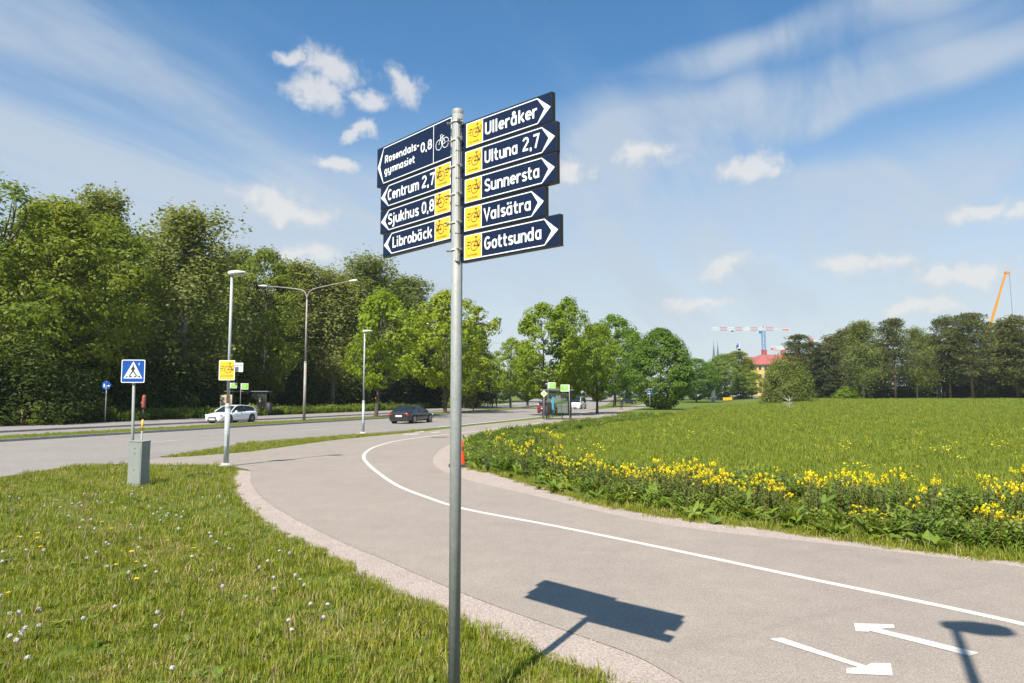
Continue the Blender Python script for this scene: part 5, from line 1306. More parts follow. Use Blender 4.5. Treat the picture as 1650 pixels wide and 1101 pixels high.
FLW = [(797, 707, 0), (788, 693, 0), (806, 700, 0), (833, 719, 0), (854, 710, 0), (846, 716, 0), (866, 692, 1), (878, 690, 0), (890, 697, 1), (902, 700, 0), (869, 723, 0), (899, 719, 0), (893, 737, 1), (905, 738, 1), (915, 745, 0), (920, 758, 0), (930, 740, 0), (950, 734, 0), (962, 744, 0), (974, 747, 1), (985, 750, 0), (996, 752, 0), (1010, 747, 1), (1004, 761, 0), (1018, 756, 0), (1028, 752, 0), (1040, 754, 0), (1064, 743, 0), (1058, 759, 0), (1072, 755, 0),
       (1082, 752, 1), (1092, 757, 0), (1100, 749, 1), (1114, 743, 0), (1124, 754, 0), (1133, 751, 1), (1143, 757, 0), (1157, 749, 0), (1160, 762, 1), (1170, 766, 1), (1179, 770, 0), (1155, 772, 0), (1147, 765, 0), (1190, 778, 0), (1216, 768, 1), (1225, 767, 0), (1234, 765, 0), (1240, 777, 0), (1256, 766, 0), (1250, 780, 0), (1314, 763, 1), (1314, 771, 0), (1300, 765, 0), (1342, 758, 1), (1352, 757, 0), (1368, 765, 1), (1383, 761, 1), (1394, 768, 0), (1408, 763, 0), (1418, 766, 0), (1448, 758, 1),
       (1389, 816, 1), (1385, 826, 0), (1372, 827, 0), (1401, 820, 0), (1417, 831, 0), (1474, 803, 0), (1496, 776, 0), (1578, 762, 0), (1590, 769, 1), (1608, 774, 0), (1624, 783, 0), (1644, 750, 1), (1648, 756, 1), (1642, 778, 0), (1588, 814, 1), (1596, 816, 1), (1602, 825, 0), (1614, 830, 1), (1624, 834, 1), (1642, 826, 1), (1634, 836, 0), (1010, 660, 0), (1000, 662, 0), (1058, 666, 0), (1085, 678, 0), (1092, 684, 0), (940, 748, 0), (880, 732, 0), (1020, 762, 0), (1110, 762, 0), (1045, 764, 0), (1130, 770, 0), (820, 712, 0), (840, 726, 0), (1085, 766, 0), (1205, 785, 0), (1265, 790, 0)]
for i, (px, py, big) in enumerate(FLW):
    if px > 1200 and i % 5 == 3: continue
    o = flower_plant(px, py, big, i); tag(o, 'yellow-flowered cress plant rising from the weedy verge', 'flower', 'yellow flowering plants on the verge')
# --- dandelions in the lawn
def dandelion(seed, clock):
    r = np.random.default_rng(seed); tm = MB(); lx_, ly_ = r.normal() * .02, r.normal() * .02; H = .15
    tm.tube([(0, 0, -.01), (lx_ * .4, ly_ * .4, H * .5), (lx_, ly_, H)], [.0028, .0024, .002], 5, caps=False)
    if clock:
        n = 70; d = unit(r.normal(size=(n, 3))); P = np.array([lx_, ly_, H + .012]) + d * .016; me = np_mesh('seed_head', leaves(P, unit(d + r.normal(size=(n, 3)) * .15), .013, r, .9), quads(n), [M['clock']])
    else:
        n = 40; a = np.linspace(0, 6.283 * 2, n); rr = np.linspace(.006, .018, n); P = np.column_stack([lx_ + np.cos(a) * rr, ly_ + np.sin(a) * rr, H + .008 - rr * .2]); me = np_mesh('flower_head', leaves(P, unit(np.array([[0, 0, 1.]]) + r.normal(size=(n, 3)) * .3), .018, r, .6), quads(n), [M['yellow_petal']])
    return tm.mesh('stalk', M['stalk']), me
DC = [dandelion(200 + i, True) for i in range(3)]; DY = [dandelion(210 + i, False) for i in range(2)]
def put_dandelion(cx, cy, v, i, clock, raw=False):
    px, py = (cx, cy) if raw else (cx * .3394, 740 + cy * .3394)
    g = gp(px, py, .0); d = px_dir(px, py); h = .12 + .06 * ((i * 29 % 13) / 13); t = (h - CAM_H) / d.z
    o = empty('dandelion', (d.x * t, d.y * t, 0.0), (i * 1.7) % 6.28, 'white dandelion seed head standing in the lawn' if clock else 'yellow dandelion in flower in the lawn', 'dandelion', 'dandelion clocks in the lawn' if clock else 'yellow dandelions in the lawn')
    for nm, me in zip(('stalk', 'seed_head' if clock else 'flower_head'), v):
        c = link(nm, me, o); c.scale = (1.15, 1.15, h / .15)
CL = [(100, 372), (110, 440), (30, 445), (215, 437), (485, 403), (512, 412), (462, 447), (413, 470), (648, 382), (655, 423), (530, 510), (752, 293), (725, 265), (760, 255), (800, 270), (835, 270), (858, 282), (865, 335), (915, 465), (978, 357), (1007, 375), (1035, 400), (1078, 427), (990, 537), (1060, 610), (1070, 604), (1145, 655), (1323, 440), (1292, 487), (1235, 515), (1370, 452), (1308, 625), (1465, 600), (1475, 692), (1515, 768), (1405, 820), (555, 705), (725, 733), (165, 725), (50, 738), (135, 797), (70, 830), (40, 850), (115, 865), (130, 940), (810, 1000), (12, 660), (632, 540), (690, 510), (725, 547), (393, 330), (455, 335), (605, 315), (270, 200), (375, 215), (388, 222), (450, 205), (500, 160), (545, 208), (590, 235), (625, 170), (720, 228), (405, 290), (430, 290), (205, 230), (302, 230), (330, 272), (1030, 178), (965, 187), (100, 735), (175, 790), (72, 845), (470, 208), (58, 180), (82, 188), (1365, 772), (1322, 566), (1404, 552), (1418, 575), (740, 806), (425, 758), (15, 490), (365, 212), (350, 214), (403, 168), (447, 172), (524, 160), (627, 155), (680, 138), (1055, 205), (1040, 186), (1580, 690), (868, 250), (795, 262), (770, 240)]
for i, (a, b) in enumerate(CL): put_dandelion(a, b, DC[i % 3], i, True)
YL = [(190, 350), (180, 372), (75, 370), (192, 418), (635, 437), (795, 385), (913, 425), (560, 503), (655, 565), (640, 487), (98, 222), (493, 298), (530, 328), (25, 635)]
for i, (a, b) in enumerate(YL): put_dandelion(a, b, DY[i % 2], i, False)
# ------------------------------------------------------------------ street furniture
M['lamp_white'] = surf('lamp_head_paint', (0.72, 0.72, 0.70), (0.62, 0.62, 0.60), 0.5, 8)
M['lens'] = surf('lamp_lens', (0.35, 0.36, 0.36), None, 0.2)
M['pole_grey'] = surf('painted_lamp_pole', (0.40, 0.43, 0.43), (0.34, 0.37, 0.37), 0.6, 5, 5, 0.1, 80, fine=(25, .92, 1.05))
M['rust'] = surf('rusting_lamp_pole', (0.36, 0.37, 0.36), (0.25, 0.17, 0.12), 0.75, 2.2, 6, 0.1, 60)
M['concrete'] = surf('pale_concrete', (0.45, 0.43, 0.40), (0.36, 0.34, 0.32), 0.9, 9, 5, .3, 60)
M['cab'] = surf('grey_green_cabinet', (0.27, 0.285, 0.26), (0.225, 0.24, 0.22), 0.6, 3.5, 6, .08, 60, fine=(14, .9, 1.06))
M['blue'] = surf('blue_sign_film', (0.006, 0.065, 0.31), (0.007, 0.072, 0.34), 0.45, 6)
M['white'] = surf('white_paint', (0.78, 0.78, 0.77), None, 0.5)
M['black'] = surf('black_plastic', (0.022, 0.022, 0.024), (0.035, 0.034, 0.034), 0.55, 9)
M['orange'] = surf('orange_plastic', (0.82, 0.075, 0.018), (0.74, 0.06, 0.015), 0.5, 12)
M['redcloth'] = surf('faded_red_wrap', (0.36, 0.09, 0.06), (0.26, 0.08, 0.06), 0.9, 30)
M['wood'] = surf('weathered_wood', (0.28, 0.18, 0.10), (0.20, 0.13, 0.08), 0.9, 12)
M['green'] = surf('green_stop_flag', (0.20, 0.52, 0.04), (0.23, 0.56, 0.05), 0.45, 5)
M['glass'] = glassmat('shelter_glass', (0.72, 0.80, 0.77))
M['darkmetal'] = surf('dark_frame_metal', (0.05, 0.055, 0.055), (0.07, 0.07, 0.07), 0.45, 9, metal=.4)
M['diamond'] = surf('priority_yellow', (0.82, 0.42, 0.02), None, 0.5)

def street_lamp(x, y, label, H=5.7, rz=0.0, group='single-arm path lamps'):
    o = empty('street_lamp', ground(x, y), rz, label, 'street lamp', group)
    MB().lathe([(0.0, 0.0), (.20, 0.0), (.20, .03), (.155, .045), (.13, .10), (.0, .10)], 18).build('foot', M['concrete'], o)
    MB().tube([(0, 0, .02), (0, 0, H * .30)], .073, 16).build('lower_pole', M['pole_grey'], o)
    MB().lathe([(.074, 0), (.080, .01), (.080, .06), (.055, .13), (.046, .14)], 16, 0, (0, 0, H * .30 - .03)).build('collar', M['pole_grey'], o)
    MB().tube([(0, 0, H * .30), (0, 0, H - .08)], [.044, .038], 14).build('upper_pole', M['pole_grey'], o)
    hd = MB(); rings = []
    for xx, w, zt_, zb in ((-.10, .07, .03, -.05), (-.05, .11, .055, -.06), (.16, .20, .06, -.045), (.36, .17, .045, -.02), (.44, .09, .025, -.005)):
        rings.append([(xx, -w, zb * .5), (xx, -w * .8, zt_ * .8), (xx, 0, zt_), (xx, w * .8, zt_ * .8), (xx, w, zb * .5), (xx, w * .7, zb), (xx, 0, zb - .005), (xx, -w * .7, zb)])
    hd.loft([[(a, b, c + H - .03) for a, b, c in r] for r in rings]); h = hd.build('lamp_head', M['lamp_white'], o)
    MB().box((.22, 0, H - .082), (.30, .2, .012)).build('lens', M['lens'], h)
    MB().box((0.0, -.076, .75), (.07, .008, .34)).build('hatch', M['pole_grey'], o)
    return o
l1 = gp(364, 752); l3 = gp(585, 699)
lamp1 = street_lamp(l1.x, l1.y, 'single-arm lamp on the lawn corner carrying a small yellow sign', 5.68)
lamp3 = street_lamp(l3.x, l3.y, 'shorter-looking single-arm lamp on the grass strip beside the dark car', 5.68, .05)
l4 = at(889, HOR, 84); street_lamp(l4.x, 84, 'distant single-arm lamp above the green-flagged bus shelter', 5.68, .0)
# the lamp out of view at the lower right whose shadow falls across the arrows
tipg = gp(1538, 1012); Ls = (6.32) / math.tan(SUN_EL)
street_lamp(tipg.x + sun_dir.x / math.hypot(sun_dir.x, sun_dir.y) * Ls, tipg.y + sun_dir.y / math.hypot(sun_dir.x, sun_dir.y) * Ls, 'path lamp just outside the lower right whose shadow crosses the arrows', 6.4, -.35)

def square_plate(name, w, h, mat, border, parent, loc, ex=Vector((1, 0)), r=.02, back=True):
    """upright plate facing the side its local z looks to"""
    pan = MB(); pan.prism(rrect(-w / 2, -h / 2, w / 2, h / 2, r), -.004, 0, 1); pan.prism(rrect(-w / 2 + .001, -h / 2 + .001, w / 2 - .001, h / 2 - .001, r), .0006, .0012, 2)
    b = border; pan.prism(rrect(-w / 2 + b, -h / 2 + b, w / 2 - b, h / 2 - b, r * .7), .0016, .0024, 0)
    o = pan.build(name, [mat, M['signback'], M['signwhite']], parent)
    e = Vector((ex.x, ex.y, 0)).normalized(); up = Vector((0, 0, 1)); n = e.cross(up)
    o.matrix_local = Matrix(((e.x, up.x, n.x, loc[0]), (e.y, up.y, n.y, loc[1]), (e.z, up.z, n.z, loc[2]), (0, 0, 0, 1)))
    return o
# yellow route sign fixed to the near lamp
zc = z_at(597, l1.x, l1.y)
ys = square_plate('route_sign', .46, .58, M['signyellow'], .02, None, (l1.x - .03, l1.y - .075, zc), Vector((1, .03)))
tag(ys, 'small yellow bicycle route sign fixed to the nearest lamp', 'sign')
pr = MB(); half_bike(pr, .03, .02, .098, .0032); pr.build('route_symbol', M['signblack'], ys)
tt = MB(); tiny_text(tt, 'VALSÄTRALEDEN', -.18, .19, -.18, .032, .0033); tt.build('lettering', M['signblack'], ys)
MB().box((0.03, .0, -.04), (.05, .30, .05)).build('bracket', M['galv'], ys)
wb = square_plate('back_sign', .30, .27, M['white'], .012, None, (l1.x + .24, l1.y + .06, z_at(592, l1.x, l1.y)), Vector((1, -.05)))
tag(wb, 'white plate peeking out behind the yellow route sign', 'sign'); MB().box((0, .05, .003), (.28, .016, .002)).build('stripe', M['black'], wb); MB().box((-.18, 0, -.03), (.14, .03, .04)).build('bracket', M['galv'], wb)

# --- crossing sign on its post, grey cabinet, marker stick
cb = gp(222, 783.5)
rzc = R(-13)
cab = empty('cable_cabinet', ground(cb.x, cb.y), rzc, 'leaning grey-green metal cable cabinet on the lawn', 'cabinet')
CW, CD, CH = .345, .27, 1.0
MB().prism([(-CW / 2, -CD / 2), (CW / 2, -CD / 2), (CW / 2, CD / 2), (-CW / 2, CD / 2)], -.05, CH).build('body', M['cab'], cab, .008)
MB().prism([(-CW / 2 - .008, -CD / 2 - .008), (CW / 2 + .008, -CD / 2 - .008), (CW / 2 + .008, CD / 2 + .008), (-CW / 2 - .008, CD / 2 + .008)], CH + .001, CH + .022).build('lid', M['cab'], cab, .004)
MB().box((0, -CD / 2 - .003, CH * .5), (CW - .05, .006, CH * .86)).build('door', M['cab'], cab)
for zz in (.38, .74, .86): MB().tube([(.0, -CD / 2 - .004, zz), (.0, -CD / 2 - .014, zz)], .010, 8).build('bolt', M['darkmetal'], cab)
cab.rotation_euler = (R(1.5), R(1.8), rzc)
pp = at(216, HOR, cb.y + .42).to_2d()
cs = empty('crossing_sign', ground(pp.x, pp.y), 0, 'blue square pedestrian crossing sign on grey post behind the cabinet', 'road sign')
ztop = z_at(580, pp.x, pp.y); zbot = z_at(617, pp.x, pp.y); side = (ztop - zbot)
MB().tube([(0.03, 0, -.2), (-.02, 0, zbot + .12)], .032, 14).build('post', M['galv'], cs)
MB().tube([(-.02, 0, zbot - .05), (-.02, 0, zbot + .02)], .042, 14).build('clamp', M['galv'], cs)
pl_ = square_plate('sign_plate', side, side, M['blue'], .018, cs, (-.02, -.05, (ztop + zbot) / 2), Vector((1, .05)), .03); pl_.rotation_euler.y = pl_.rotation_euler.y
tri = MB(); h_ = side * .5; tri.add([(-h_ * .80, -h_ * .62, .0032), (h_ * .80, -h_ * .62, .0032), (0, h_ * .86, .0032)], [(0, 1, 2)]); tri.build('white_triangle', M['signwhite'], pl_)
wk = MB()
def seg(a, b, w, z=.0040): stroke_faces(wk, [(a[0] * h_, a[1] * h_), (b[0] * h_, b[1] * h_)], w * h_, z, False)
wk.add([(h_ * (.0 + .075 * math.cos(q)), h_ * (.47 + .085 * math.sin(q)), .0040) for q in np.linspace(0, 6.283, 12, False)], [tuple(range(12))])
for n_, (a, b, w) in enumerate((((.0, .38), (-.02, .0), .20), ((-.02, .05), (-.16, -.22), .12), ((-.16, -.2), (-.33, -.46), .10), ((.0, .05), (.16, -.2), .12), ((.16, -.18), (.34, -.44), .10), ((-.05, .35), (-.2, .1), .08), ((.05, .35), (.19, .1), .08), ((-.33, -.46), (-.24, -.49), .07), ((.34, -.44), (.42, -.42), .07))): seg(a, b, w, .0038 + .0003 * (n_ % 5))
wk.build('walking_figure', M['signblack'], pl_)
for k, xx in enumerate((-.62, -.2, .2, .62)):
    MB().add([(h_ * (xx - .11 - xx * .06), -h_ * .55, .0039), (h_ * (xx + .07 - xx * .06), -h_ * .55, .0039), (h_ * (xx + .10 - xx * .22), -h_ * .41, .0039), (h_ * (xx - .05 - xx * .22), -h_ * .41, .0039)], [(0, 1, 2, 3)]).build('crossing_stripe', M['signblack'], pl_)
MB().box((h_ * .48, h_ * .62, .0035), (.014, .06, .001)).build('sticker', M['signwhite'], pl_)
sp_ = at(230, HOR, cb.y + .36).to_2d(); zs = z_at(640, sp_.x, sp_.y)
ms = empty('marker_stick', ground(sp_.x, sp_.y), 0, 'thin marker stick with faded red wrapped top behind the cabinet', 'stick')
MB().tube([(0, 0, -.1), (.015, 0, 1.22)], .020, 8).build('lower_stick', M['galv'], ms); MB().tube([(.015, 0, 1.22), (.022, 0, 1.48)], .021, 8).build('yellow_band', M['signyellow'], ms)
MB().tube([(.022, 0, 1.48), (.03, 0, 1.74)], .017, 8).build('dark_band', M['black'], ms)
MB().lathe([(0, 0), (.032, .0), (.046, .05), (.040, .16), (.043, .25), (.030, .31), (0, .325)], 10, 0, (.032, 0, 1.73)).box((-.01, .0, 1.87), (.05, .02, .05), 0).build('red_wrap', M['redcloth'], ms)

# --- round blue path sign at the wood edge
rb = Vector(st(12, T_WALK + .8)); q_ = gp(171, 676); rb = Vector((at(171, HOR, 52).x, 52))
rs = empty('path_sign', ground(rb.x, rb.y), 0, 'round blue shared path sign before the dark wood', 'road sign')
zr = z_at(621, rb.x, rb.y); MB().tube([(0, 0, 0), (0, 0, zr + .2)], .035, 10).build('post', M['galv'], rs)
dsk = MB(); dsk.tube([(0, -.05, zr), (0, -.058, zr)], .325, 28); d_ = dsk.build('sign_disc', M['blue'], rs)
MB().tube([(0, -.0585, zr), (0, -.0605, zr)], .012, 6).box((0, -.0605, zr), (.02, .002, .56)).box((-.15, -.0605, zr - .02), (.07, .002, .26)).box((.15, -.0605, zr - .04), (.19, .002, .09)).build('white_symbols', M['signwhite'], d_)
sk = at(37, 650, 47); s_o = empty('wooden_stake', ground(sk.x, 47), 0, 'short brown wooden stake among shrubs at far left', 'stake'); MB().box((0, 0, .55), (.12, .10, 1.25)).build('post', M['wood'], s_o)
MB().prism([(-.06, -.05), (.06, -.05), (.06, .05), (-.06, .05)], 1.175, 1.21).build('cap', M['wood'], s_o)
# --- double-arm lamps on the median
def double_lamp(s, label, H=11.6):
    x, y = st(s, 14.6); o = empty('double_street_lamp', ground(x, y, .1), 0, label, 'street lamp', 'double-arm road lamps on the median')
    MB().tube([(0, 0, -.1), (0, 0, H * .42)], [.115, .10], 14).build('lower_pole', M['rust'], o)
    MB().lathe([(.101, 0), (.106, .02), (.09, .12), (.075, .16)], 14, 0, (0, 0, H * .42 - .02)).build('collar', M['rust'], o)
    MB().tube([(0, 0, H * .42), (0, 0, H - 1.25)], [.078, .06], 12).build('upper_pole', M['rust'], o)
    for sg in (1, -1):
        d = NL * sg * 1.0; pts = []
        for u_, zz in ((0, -1.3), (.05, -.95), (.22, -.62), (.6, -.42), (1.3, -.30), (2.6, -.12), (4.0, .05)): pts.append((d.x * u_, d.y * u_, H + zz))
        a = MB().tube(pts, [.06, .052, .046, .042, .038, .034, .030], 8).build('arm', M['rust'], o)
        e = Vector((d.x, d.y, .06)).normalized(); p = Vector(pts[-1]); w = Vector((-e.y, e.x, 0)) * .12; up = Vector((0, 0, .07))
        rings = []
        for u_, k in ((-.15, .45), (0, .9), (.35, 1.0), (.62, .5)):
            c = p + e * u_; rings.append([c - w * k - up * .3, c - w * k * .7 + up * k, c + w * k * .7 + up * k, c + w * k - up * .3, c + w * k * .5 - up * k, c - w * k * .5 - up * k])
        MB().loft(rings).build('lamp_head', M['lamp_white'], a)
    return o
def s_for(px, t):
    return float(min(np.arange(-20, 200, .25), key=lambda s: abs(at(px, HOR, st(s, t)[1]).x - st(s, t)[0])))
sA = s_for(491, 14.6)
double_lamp(sA, 'tall rust-streaked double-arm street lamp on the median', z_at(458, *st(sA, 14.6)) - .1)
double_lamp(sA + 34, 'second double-arm street lamp, its arm showing right of the signpost pole', 11.3)
double_lamp(sA + 66, 'third double-arm street lamp farther along the median', 11.3)
# --- orange survey markers by the wood, traffic cone
mk = at(608, HOR, 92); mo = empty('marker_post', ground(mk.x, 92), 0, 'thin post with small red and white plates by the wood edge', 'post')
MB().tube([(0, 0, 0), (0, 0, 2.6)], .035, 8).build('post', M['galv'], mo); MB().box((.0, -.05, 1.9), (.55, .02, .22), 0, rot=Matrix.Rotation(R(-12), 3, 'Y')).build('red_plate', M['orange'], mo); MB().box((0.05, -.05, 2.55), (.3, .02, .2)).build('white_plate', M['redcloth'], mo)
cg = gp(741, 752.5)
cone = empty('traffic_cone', ground(cg.x + .02, cg.y, .006), 0, 'orange traffic cone with black base half hidden behind the signpost pole', 'cone')
base = MB().prism(rrect(-.33, -.24, .33, .24, .08), 0, .085).build('base', M['black'], cone, .015)
zk = .78; prof = [(.145, .086), (.14, .11), (.05, zk), (.04, zk + .005), (.0, zk + .006)]
MB().lathe(prof, 20).build('cone_body', M['orange'], cone)
for a, b in ((.45, .58),):
    ra_ = lambda z: .14 - (.09) * (z - .11) / (zk - .11)
    MB().lathe([(ra_(a) + .002, a), (ra_(b) + .002, b)], 20).build('reflective_band', M['redcloth'], cone)

# --- bus shelters
def stop_flag(x, y, rz, label, H, flip=1, w=.70, h=.55):
    o = empty('bus_stop_flag', ground(x, y, .1), rz, label, 'bus stop sign')
    MB().tube([(0, 0, -.1), (0, 0, H)], .03, 8).build('post', M['galv'], o)
    f = MB().box((flip * w / 2, 0, H - h / 2), (w, .05, h)).build('flag', M['white'], o)
    MB().box((flip * (w / 2 + .05), 0, H - h / 2), (w - .14, .056, h * .84)).build('green_field', M['green'], f)
    for k in range(3): MB().box((flip * (w / 2 + .02), 0, H - h * (.3 + .16 * k)), (w * (.4 - .08 * k), .060, .018)).build('print_line', M['signwhite'], f)
    return o
def poster_mat():
    m, nt, p = new_mat('fashion_poster'); N, L = nt.nodes, nt.links
    tc = N.new('ShaderNodeTexCoord'); n = N.new('ShaderNodeTexNoise'); n.inputs['Scale'].default_value = 3.2; n.inputs['Detail'].default_value = 3; n.inputs['Distortion'].default_value = .8; L.new(tc.outputs['Object'], n.inputs['Vector'])
    r = N.new('ShaderNodeValToRGB'); e = r.color_ramp.elements
    e[0].position = .34; e[0].color = (.25, .08, .04, 1); e[1].position = .66; e[1].color = (.62, .72, .70, 1)
    for ps, c in ((.42, (.62, .30, .17, 1)), (.50, (.80, .58, .44, 1)), (.57, (.70, .50, .25, 1))):
        q = e.new(ps); q.color = c
    L.new(n.outputs[0], r.inputs[0]); L.new(r.outputs[0], p.inputs['Base Color']); p.inputs['Roughness'].default_value = .25
    return m
M['poster'] = poster_mat()
M['skin_print'] = surf('poster_print_skin', (.72, .46, .34), None, .3); M['hair_print'] = surf('poster_print_hair', (.62, .40, .20), (.45, .22, .10), .3, 7)
def shelter(name, x, y, rz, label, W=4.2, D=1.5, H=2.5, poster_side=-1):
    """open towards local -y; posts, roof, glass back and ends, bench"""
    o = empty(name, ground(x, y, .1), rz, label, 'bus shelter')
    for sx in (-1, 1):
        for sy in (-1, 1): MB().box((sx * (W / 2 - .05), sy * (D / 2 - .05), H / 2 - .05), (.08, .08, H)).build('post', M['darkmetal'], o)
    MB().box((0, 0, H + .03), (W + .4, D + .4, .055)).build('roof', M['signback'], o, .01)
    MB().box((0, 0, H - .045), (W + .1, D + .1, .07)).build('roof_beam', M['darkmetal'], o)
    n = 3
    for k in range(n):
        w = (W - .2) / n; MB().box((-W / 2 + .1 + w * (k + .5), D / 2 - .05, 1.25), (w - .05, .012, 2.0)).build('pane', M['glass'], o)
        if k: MB().box((-W / 2 + .1 + w * k, D / 2 - .05, 1.2), (.045, .05, 2.3)).build('mullion', M['darkmetal'], o)
    MB().box((0, D / 2 - .05, 1.05), (W - .2, .04, .035)).build('rail', M['darkmetal'], o)
    MB().box((-poster_side * (W / 2 - .05), 0, 1.25), (.012, D - .2, 2.0)).build('pane', M['glass'], o)
    bx_ = poster_side * (W / 2 - .05)
    MB().box((bx_, 0, 1.22), (.14, D - .16, 2.12)).build('poster_case', M['darkmetal'], o)
    bench = MB().box((.1, D / 2 - .42, .46), (1.5, .36, .05)).build('bench', M['darkmetal'], o)
    for q in (-.5, .7): MB().box((q, D / 2 - .42, .19), (.06, .25, .46)).build('bench_leg', M['darkmetal'], bench)
    return o
ang = math.atan2(U.y, U.x)
# left one: stands on the pavement, open to the road (faces -NL)
xs_, ys_ = at(407, HOR, 73.5).x, 73.5
shl = shelter('bus_shelter', xs_ - .4, ys_, 0.10, 'dark glazed bus shelter with fashion poster on the pavement by the wood', 4.0, 1.5, 2.45, -1)
pc = MB().box((-2.05, -.72, 1.25), (1.32, .10, 1.95)).build('poster_case', M['darkmetal'], shl)
MB().box((-2.05, -.775, 1.27), (1.16, .008, 1.72)).build('poster', M['poster'], pc)
face_ = MB(); face_.lathe([(0, -.30), (.17, -.22), (.235, 0), (.20, .22), (.0, .33)], 16, 0, (0, 0, 0)); fo = face_.build('poster_face_print', M['skin_print'], pc); fo.scale = (1, .02, 1); fo.location = (-1.98, -.785, 1.28)
hr = MB(); hr.lathe([(0, -.55), (.34, -.42), (.40, 0), (.30, .38), (.0, .5)], 14); ho = hr.build('poster_hair_print', M['hair_print'], pc); ho.scale = (1, .008, 1); ho.location = (-1.90, -.7815, 1.25)
stop_flag(at(370, HOR, 72).x, 72, .1, 'leftmost green and white bus stop flag by the white car', 3.35); stop_flag(at(384, HOR, 72).x + .15, 72.2, .1, 'green and white bus stop flag beside the poster shelter', 3.3, 1, .75, .62)
def bin_(x, y, label, H=1.05, r=.24):
    o = empty('litter_bin', ground(x, y, .1), 0, label, 'litter bin'); MB().tube([(0, 0, -.1), (0, 0, .3)], .05, 8).build('stand', M['darkmetal'], o)
    MB().lathe([(0, .25), (r * .9, .25), (r, .3), (r, H), (r * .8, H + .03), (r * .8, H - .12), (0, H - .12)], 16).build('bin_body', M['black'], o); MB().lathe([(r * .78, H + .02), (r * 1.04, H + .03), (r * 1.04, H + .07), (r * .78, H + .08)], 16).build('rim', M['darkmetal'], o); return o
bin_(at(434, HOR, 73).x, 73, 'dark litter bin right of the poster shelter', 1.25, .3)
# right one beside the near carriageway
xr, yr = at(898, HOR, 63.5).x, 63.5
shr = shelter('bus_shelter', xr - .05, yr, R(180) - .06, 'glass bus shelter with green flags on the island beside the cycle path', 2.6, 1.3, 2.5, -1)
stop_flag(at(884, HOR, 64).x, 65.2, .0, 'green and white flag above the left side of the glass shelter', 3.25, 1, .72, .55)
stop_flag(at(917.5, HOR, 62.5).x, 62.5, .0, 'green and white flag at the right corner of the glass shelter', 3.0, -1, .78, .6)
bl = MB().box((0.35, .72, 1.35), (.18, .03, 1.1)).build('timetable', surf('blue_timetable', (.03, .22, .36), (.05, .30, .42), .4, 8), shr)
bin_(at(880.5, HOR, 62.3).x, 62.3, 'dark litter bin left of the glass shelter', 1.0, .2)
dg_ = at(876.5, HOR, 61.8); dm = empty('priority_sign', ground(dg_.x, 61.8), 0, 'small yellow diamond priority sign left of the glass shelter', 'road sign')
MB().tube([(0, 0, 0), (0, 0, 2.35)], .03, 8).build('post', M['galv'], dm); zc = z_at(634.5, dg_.x, 61.8)
wd = MB(); wd.box((0, -.05, zc), (.42, .012, .42), rot=Matrix.Rotation(R(45), 3, 'Y')); wq = wd.build('white_diamond', M['signwhite'], dm); MB().box((0, -.06, zc), (.31, .012, .31), rot=Matrix.Rotation(R(45), 3, 'Y')).build('yellow_diamond', M['diamond'], wq)
bs = at(1047, HOR, 98); bo = empty('direction_sign', ground(bs.x, 98), 0, 'small blue direction sign at the left flank of the round tree', 'road sign'); MB().tube([(0, 0, 0), (0, 0, 2.7)], .03, 8).build('post', M['galv'], bo)
MB().box((0, -.05, 2.5), (.75, .02, .30)).build('plate', M['blue'], bo)
MB().box((-.1, -.063, 2.5), (.4, .004, .07)).build('print_line', M['signwhite'], bo)
